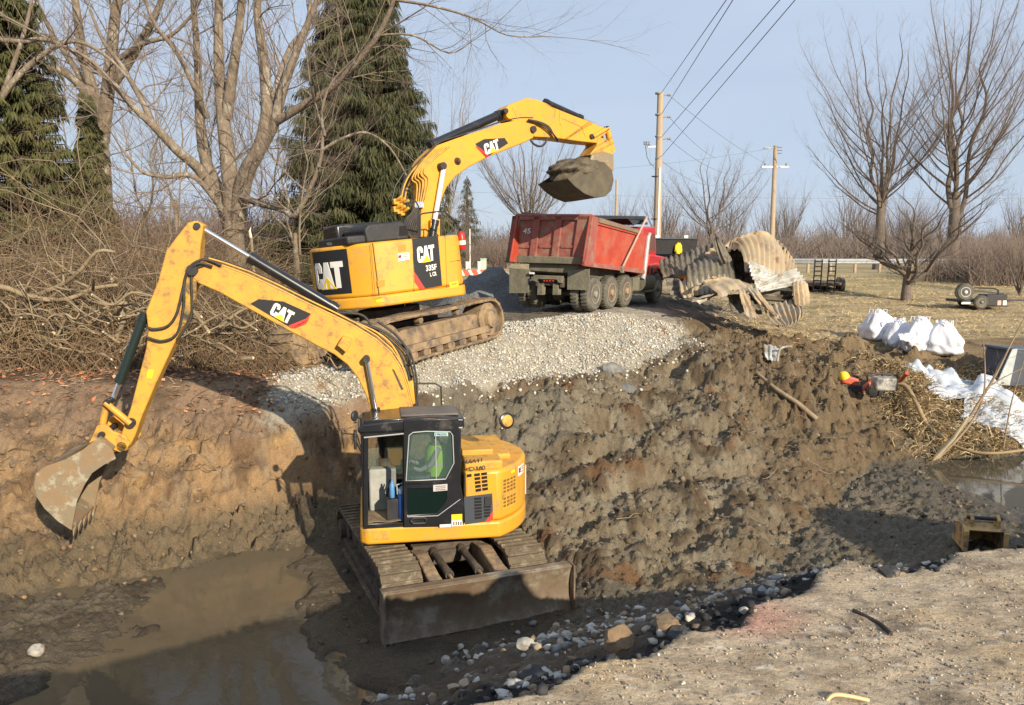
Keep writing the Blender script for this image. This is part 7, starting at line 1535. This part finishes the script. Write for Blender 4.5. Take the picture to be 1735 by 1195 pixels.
STM = stone_mat('stones'); CLM = stone_mat('clods', .95)
def stones(name, label, X, Y, r, colours, mat, seed=1, sink=.25, flat=(.55, 1.0), stuff=True, smooth=False, jit=.28, zz=None):
    rd = np.random.RandomState(seed); k = len(X); Z = hza(X, Y) if zz is None else zz
    V = ICO[None] * (1 + rd.uniform(-jit, jit, (k, 12, 1))); sc = np.stack([rd.uniform(.7, 1.25, k), rd.uniform(.7, 1.25, k), rd.uniform(flat[0], flat[1], k)], 1) * r[:, None]
    a, b, c = rd.uniform(0, 2 * PI, k), rd.uniform(-.6, .6, k), rd.uniform(0, 2 * PI, k)
    def rot(V, ang, i, j):
        ca, sa = np.cos(ang)[:, None], np.sin(ang)[:, None]; W = V.copy(); W[:, :, i] = V[:, :, i] * ca - V[:, :, j] * sa; W[:, :, j] = V[:, :, i] * sa + V[:, :, j] * ca; return W
    V = rot(V, c, 0, 2); V = V * sc[:, None]; V = rot(V, b, 0, 2); V = rot(V, a, 0, 1)
    V = V + np.stack([X, Y, Z + r * (.6 - sink)], 1)[:, None]
    F = (np.arange(k) * 12)[:, None, None] + ICF[None]
    o = np_mesh(name, V.reshape(-1, 3), F.reshape(-1, 3), mat, smooth=smooth)
    ci = rd.randint(0, len(colours), k); col = np.array(colours)[ci] * rd.uniform(.75, 1.2, k)[:, None]; col = np.repeat(np.concatenate([col, np.ones((k, 1))], 1), 12, 0)
    at = o.data.color_attributes.new('stone', 'FLOAT_COLOR', 'POINT'); at.data.foreach_set('color', col.astype(np.float32).ravel())
    return tag(o, label, 'stones' if mat is STM else 'clods', kind='stuff') if stuff else o
def gidx(X, Y):
    i = np.clip(np.searchsorted(xs, X), 0, len(xs) - 1); j = np.clip(np.searchsorted(ys, Y), 0, len(ys) - 1); return j * len(xs) + i
def sample(n, x0, x1, y0, y1, w, seed, ypow=1):
    rd = np.random.RandomState(seed); X = rd.uniform(x0, x1, n); Y = y0 + (y1 - y0) * rd.rand(n) ** ypow; k = gidx(X, Y); keep = rd.rand(n) < w(X, Y, k); return X[keep], Y[keep]
RS = np.random.RandomState(5)
Lk = ZN['L']; jyk = ZN['jy']
X, Y = sample(42000, -5.4, 5.6, 16.8, 24.8, lambda X, Y, k: ZN['gravel'][k], 1); r = .010 + .030 * RS.rand(len(X)) ** 2.5
stones('gravel', 'pale crushed stone spread over the bank under the larger excavator', X, Y, r, [(.56, .52, .42), (.62, .58, .50), (.42, .40, .34), (.50, .43, .32), (.34, .34, .33)], STM, 2, .1)
X, Y = sample(2600, -3.5, 5.6, 16.6, 23, lambda X, Y, k: .9 * np.exp(-np.maximum(Lk[5][k] - jyk[k], 0) * 2.2) * (ZN['gravel'][k] < .5) * (ZN['far'][k] > .4), 3); r = .02 + .03 * RS.rand(len(X))
stones('gravel', 'loose pale stones rolled down onto the mud below the gravel', X, Y, r, [(.60, .56, .46), (.5, .46, .38)], STM, 4, .1)
X, Y = sample(7500, -1.4, 12, 12.5, 26, lambda X, Y, k: ZN['far'][k] * (1 - ZN['grav'][k]) * (1 - ZN['left'][k]) * sst(-.3, .1, fbm(X * .8, Y * .8, 200, 3)), 6); r = .014 + .055 * RS.rand(len(X)) ** 3
stones('clods', 'broken clods of grey brown mud over the slope right of the near excavator', X, Y, r, [(.165, .135, .09), (.12, .09, .055), (.20, .165, .115), (.09, .065, .04)], CLM, 7, .45, (.6, 1.1), smooth=True, jit=.42)
X, Y = sample(1200, -10, -1.5, 12.0, 17.5, lambda X, Y, k: ZN['far'][k] * ZN['left'][k] * (.15 + .85 * (GC[k, 0] < .3)), 8); r = .012 + .05 * RS.rand(len(X)) ** 3
stones('clods', 'small crumbs of clay on the orange cut bank', X, Y, r, [(.26, .16, .08), (.16, .10, .055), (.22, .165, .11)], CLM, 9, .2)
X, Y = sample(4200, -9, 12, 8.8, 18, lambda X, Y, k: (ZN['floor'][k] > .5) * (gz[k] > -3.58) * (.25 + .75 * (X > 0)), 10); r = .012 + .06 * RS.rand(len(X)) ** 3
stones('clods', 'dark wet lumps on the pit floor', X, Y, r, [(.12, .09, .055), (.09, .07, .045), (.17, .14, .10)], CLM, 11, .5, smooth=True, jit=.4)
# near bench: rubble, lumps of asphalt
X, Y = sample(13000, -1.2, 6.5, 3.0, 9.5, lambda X, Y, k: ((jyk[k] > Lk[0][k] + .03) & (jyk[k] < Lk[1][k] + .7)) * sst(-.25, .15, fbm(X * 1.3, Y * 1.3, 300, 3)), 12); r = .006 + .034 * RS.rand(len(X)) ** 2.2
stones('rubble', 'white and grey rubble strewn below the broken road edge', X, Y, r, [(.44, .42, .38), (.52, .47, .38), (.26, .26, .255), (.26, .18, .11), (.14, .10, .065), (.36, .28, .19), (.40, .38, .35)], STM, 13, .35, (.4, .9), jit=.42)
X, Y = sample(9000, -1.2, 6.5, 3.0, 9.5, lambda X, Y, k: ((jyk[k] > Lk[0][k] - .03) & (jyk[k] < Lk[0][k] + .45)) * 1.0, 14); r = .006 + .022 * RS.rand(len(X)) ** 2
stones('asphalt_crumbs', 'black crumbled asphalt along the broken road edge', X, Y, r, [(.022, .021, .022), (.04, .038, .036), (.07, .06, .05)], STM, 15, .0)
X, Y = sample(26000, -.9, 4.6, 2.4, 6.0, lambda X, Y, k: (jyk[k] < Lk[0][k] - .02) * (.35 + .65 * sst(-.2, .2, fbm(X * 2, Y * 2, 310, 3))), 16, 1.3); r = .0018 + .0062 * RS.rand(len(X)) ** 3
stones('grit', 'pale grit and crumbs scattered over the near road', X, Y, r, [(.46, .38, .28), (.34, .27, .19), (.20, .155, .11), (.42, .33, .22), (.52, .46, .37), (.12, .1, .08)], STM, 17, .1)
# single stones one can point at
def rock(px, py, wpx, col, label, grp=None, seed=1, dz=0, flat=.75):
    h = hit(px, py); t = (h - CAMV).length; r = wpx / F_PX * t / 2; me_name = 'rock'; bm = bmesh.new(); bmesh.ops.create_icosphere(bm, subdivisions=3, radius=r); me = bpy.data.meshes.new('rock'); bm.to_mesh(me); bm.free()
    n = len(me.vertices); co = np.zeros(n * 3); me.vertices.foreach_get('co', co); co = co.reshape(-1, 3); u_ = co / r
    rd = np.random.RandomState(seed); 
    for q in range(13):
        nn = rd.normal(0, 1, 3); nn /= np.linalg.norm(nn); d_ = u_ @ nn; lim = rd.uniform(.60, .88); cut = d_ > lim; u_[cut] -= np.outer(d_[cut] - lim, nn)
    u_ = u_ * (1 + .16 * fbm(u_[:, 0] * 2 + seed, u_[:, 1] * 2 + u_[:, 2] * 2, seed, 3))[:, None]; co = u_ * r * 1.15 * np.array([1, .85, flat]); me.vertices.foreach_set('co', co.ravel().astype(np.float32)); me.shade_smooth(); me.set_sharp_from_angle(angle=R(22))
    me.materials.append(col); o = bpy.data.objects.new('rock', me); COL.objects.link(o); o.location = (h.x, h.y, hz(h.x, h.y) + r * flat * .45 + dz); o.rotation_euler = (0, 0, rd.uniform(0, 6)); return tag(o, label, 'rock', grp)
RK1 = mk('ochre_rock', (.25, .165, .085), (.17, .115, .07), 9, .9, bump=.01, bscale=30); RK2 = mk('white_rock', (.42, .39, .33), (.28, .26, .22), 12, .8, bump=.006, bscale=40, dirt=(.2, .14, .09), dscale=9, dlo=.52, dhi=.62); RK3 = mk('blue_grey_rock', (.16, .17, .175), (.22, .215, .205), 12, .8, bump=.006, bscale=40, dirt=(.2, .14, .09), dscale=9, dlo=.5, dhi=.62); RK4 = mk('tan_rock', (.40, .31, .21), (.30, .23, .16), 12, .8, bump=.006, bscale=40)
rock(1050, 1095, 66, RK1, 'large ochre boulder on the rubble below the road edge', seed=3); rock(1128, 1068, 52, RK1, 'flatter brown boulder right of the ochre one', seed=5, flat=.5); rock(890, 1100, 30, RK2, 'pale pointed stone left of the ochre boulder', seed=8); rock(62, 1108, 22, RK2, 'white stone at the left edge of the muddy water', seed=9)
rock(768, 1175, 20, RK4, 'tan rounded stone near the bottom end of the rubble', seed=11); rock(786, 1168, 18, RK4, 'small tan stone beside the rounded one at the bottom', seed=12); rock(960, 1085, 26, RK2, 'white stone standing in the middle of the rubble', seed=13)
rr_ = random.Random(4)
for i in range(44):
    t = rr_.random(); px = 760 + t * 480 + rr_.gauss(0, 18); py = 1130 - t * 120 + rr_.gauss(0, 20); rock(px, py, rr_.uniform(8, 17), rr_.choice((RK2, RK2, RK3, RK3, RK4)), 'fist sized angular stone in the rubble band below the road edge', 'angular stones of the rubble band', seed=20 + i)
for i in range(22): rock(rr_.uniform(1020, 1715), rr_.uniform(1010, 1190), rr_.uniform(3.5, 8), rr_.choice((RK2, RK4)), 'small pale pebble lying loose on the near road', 'pebbles on the near road', seed=120 + i)
# pieces of asphalt slab at the edge
ASP = mk('broken_asphalt', (.03, .029, .028), (.055, .052, .05), 20, .9, bump=.008, bscale=60, dirt=(.30, .25, .18), dscale=3, dlo=.55, dhi=.65)
for (px, py, w, a, lab) in ((1290, 1006, .07, .2, 'broken asphalt slab tilted at the road edge, nearest the pink stain'), (1505, 975, .07, .5, 'crumbling asphalt piece right of the pavement notch'), (1150, 1080, .08, 1.0, 'loose asphalt chunk hanging at the edge by the brown boulder'), (900, 1150, .08, .8, 'thin black asphalt slab at the lower end of the road edge')):
    h = hit(px, py, .0); m = MB(); m.prism([(-w, -w * .5), (-w * .4, -w * .8), (w * .7, -w * .6), (w, .1 * w), (w * .5, w * .7), (-w * .6, w * .6)], -.018, .012, axes=(0, 1, 2)); o = m.build('asphalt_slab', ASP, bevel=.008); o.location = (h.x, h.y, hz(h.x, h.y) + .015); o.rotation_euler = (.1, -.08, a); tag(o, lab, 'asphalt slab')
# straw, grass, leaves: thin blades
def blades(name, label, X, Y, ln, w, colours, seed, lean=.7, up=1.0, drift=(0, 0), cat='grass', z0=None):
    rd = np.random.RandomState(seed); k = len(X); Z = hza(X, Y); P = np.stack([X, Y, Z - .01], 1); d = np.stack([rd.normal(drift[0], lean, k), rd.normal(drift[1], lean, k), up * rd.uniform(.2, 1, k)], 1); d /= np.linalg.norm(d, axis=1)[:, None]
    s_ = np.cross(d, rd.normal(0, 1, (k, 3))); s_ /= np.linalg.norm(s_, axis=1)[:, None]; L_ = ln * rd.uniform(.4, 1.2, k); M_ = P + d * L_[:, None] * .55 ; E_ = P + d * L_[:, None]; E_[:, 2] -= L_ * .25; E_[:, 2] = np.maximum(E_[:, 2], hza(E_[:, 0], E_[:, 1]) + .005); W_ = s_ * w
    V = np.stack([P - W_, P + W_, M_ + W_ * .8, M_ - W_ * .8, E_], 1).reshape(-1, 3); b = (np.arange(k) * 5)[:, None]; F1 = b + np.array([[0, 1, 2, 3]]); F2 = b + np.array([[3, 2, 4, 4]])
    F = np.concatenate([np.stack([b[:, 0], b[:, 0] + 1, b[:, 0] + 2], 1), np.stack([b[:, 0], b[:, 0] + 2, b[:, 0] + 3], 1), np.stack([b[:, 0] + 3, b[:, 0] + 2, b[:, 0] + 4], 1)])
    o = np_mesh(name, V, F, CLM); col = np.array(colours)[rd.randint(0, len(colours), k)] * rd.uniform(.7, 1.2, k)[:, None]; col = np.repeat(np.concatenate([col, np.ones((k, 1))], 1), 5, 0)
    at = o.data.color_attributes.new('stone', 'FLOAT_COLOR', 'POINT'); at.data.foreach_set('color', col.astype(np.float32).ravel()); return tag(o, label, cat, kind='stuff')
STW = [(.62, .46, .24), (.50, .36, .18), (.40, .29, .14), (.70, .55, .33)]
X, Y = sample(42000, 5.0, 30, 22.0, 50, lambda X, Y, k: ZN['beyond'][k] * (X > 6.2 + .22 * (Y - 25)) * sst(-.45, .05, fbm(X * .5, Y * .9, 401, 3)), 21, 1.5); blades('dry_grass', 'straw coloured dry grass over the field around the bags', X, Y, .24, .009, STW + [(.30, .27, .12)], 22, .9, .6)
X, Y = sample(9000, 8.8, 14, 18.4, 23.5, lambda X, Y, k: sst(8.9, 10.0, X + .5 * ZN['f1'][k]) * (gz[k] > -3.0), 23); blades('dry_grass', 'long matted straw hanging down the creek bank', X, Y, .50, .010, STW, 24, .5, .5, (-.25, -.9))
X, Y = sample(5000, 5.5, 11, 20.5, 26.5, lambda X, Y, k: sst(.0, .3, fbm(X * 1.1, Y * 1.1, 410, 3)) * sst(6, 8, X), 25); blades('dry_grass', 'roots and straw sticking out of the brown bank', X, Y, .22, .007, STW + [(.2, .14, .08)], 26, .8, .5, (0, -.5))
X, Y = sample(14000, -22, -3.0, 26, 60, lambda X, Y, k: np.ones(len(X)), 27, 1.4); blades('lawn_grass', 'short olive grass of the lawn behind the larger excavator', X, Y, .14, .010, [(.22, .20, .08), (.30, .26, .12), (.16, .17, .06)], 28, .7, .9)
X, Y = sample(5200, -12, -3.6, 16.6, 20.5, lambda X, Y, k: sst(-.3, .2, fbm(X * 1.2, Y * 1.2, 420, 3)) * (jyk[k] > Lk[6][k] - .5) * (ZN['gravel'][k] < .4), 29); blades('dead_twigs', 'fine dead twigs and stalks littering the left bank top', X, Y, .40, .006, [(.34, .25, .15), (.22, .15, .09), (.46, .36, .24)], 30, 1.0, .25, cat='twigs')
rd = np.random.RandomState(40); X, Y = sample(1500, -12, -4.0, 16.3, 19.0, lambda X, Y, k: (jyk[k] > Lk[6][k] - .9) * (ZN['gravel'][k] < .4) * .6, 41); k = len(X); Z = hza(X, Y) + .02 + .03 * rd.rand(k); a = rd.uniform(0, 6.28, k); s_ = .035 + .045 * rd.rand(k); t1 = rd.normal(0, .35, (k, 2))
def lf(ca, sa): return np.stack([X + (np.cos(a) * ca - np.sin(a) * sa) * s_, Y + (np.sin(a) * ca + np.cos(a) * sa) * s_, Z + (t1[:, 0] * ca + t1[:, 1] * sa) * s_ + .012], 1)
V = np.stack([lf(-1, 0), lf(-.2, -.55), lf(.9, -.1), lf(0, .6)], 1).reshape(-1, 3); F = (np.arange(k) * 4)[:, None] + np.array([[0, 1, 2, 3]])
o = np_mesh('fallen_leaves', V, F, STM); col = np.array([(.55, .22, .09), (.48, .17, .07), (.62, .34, .17), (.33, .17, .09)])[rd.randint(0, 4, k)]; at = o.data.color_attributes.new('stone', 'FLOAT_COLOR', 'POINT'); at.data.foreach_set('color', np.repeat(np.concatenate([col, np.ones((k, 1))], 1), 4, 0).astype(np.float32).ravel()); tag(o, 'orange brown fallen leaves on the left bank top', 'leaves', kind='stuff')

# roots and torn twigs in the banks
def roots(name, label, X, Y, ln, r, m, seed, drift):
    rd = np.random.RandomState(seed); n = len(X); P = np.stack([X, Y, hza(X, Y) + .01], 1); d = np.stack([rd.normal(drift[0], .7, n), rd.normal(drift[1], .6, n), rd.normal(.1, .3, n)], 1); A = []; B = []; ra = []; rb = []; rr = r * rd.uniform(.4, 1.2, n); L_ = ln * rd.uniform(.3, 1.2, n)
    for s_ in range(6):
        d = d + rd.normal(0, .35, (n, 3)); d[:, 2] -= .12; Q = P + d / np.linalg.norm(d, axis=1)[:, None] * (L_ / 6)[:, None]; Q[:, 2] = np.maximum(Q[:, 2], hza(Q[:, 0], Q[:, 1]) + .01); A.append(P); B.append(Q); ra.append(rr); rr = rr * .82; rb.append(rr); P = Q
    return tag(seg_mesh(name, np.concatenate(A), np.concatenate(B), np.concatenate(ra), np.concatenate(rb), m, None, 4), label, 'roots', kind='stuff')
X, Y = sample(520, -11, -2.6, 14.5, 18.0, lambda X, Y, k: (ZN['far'][k] > .3) * (gz[k] > -2.3), 51); roots('roots', 'torn roots hanging out of the top of the clay bank', X, Y, .55, .010, mk('root_bark', (.20, .13, .075), (.12, .08, .05), 4, .9), 52, (0, -.8))
X, Y = sample(300, 1, 11, 14, 25, lambda X, Y, k: (ZN['far'][k] > .5) * (ZN['gravel'][k] < .2) * (.25 + .75 * (X > 5)), 53); roots('roots', 'roots and snapped twigs sticking out of the brown mud slope', X, Y, .65, .012, WOOD, 54, (0, -.4))
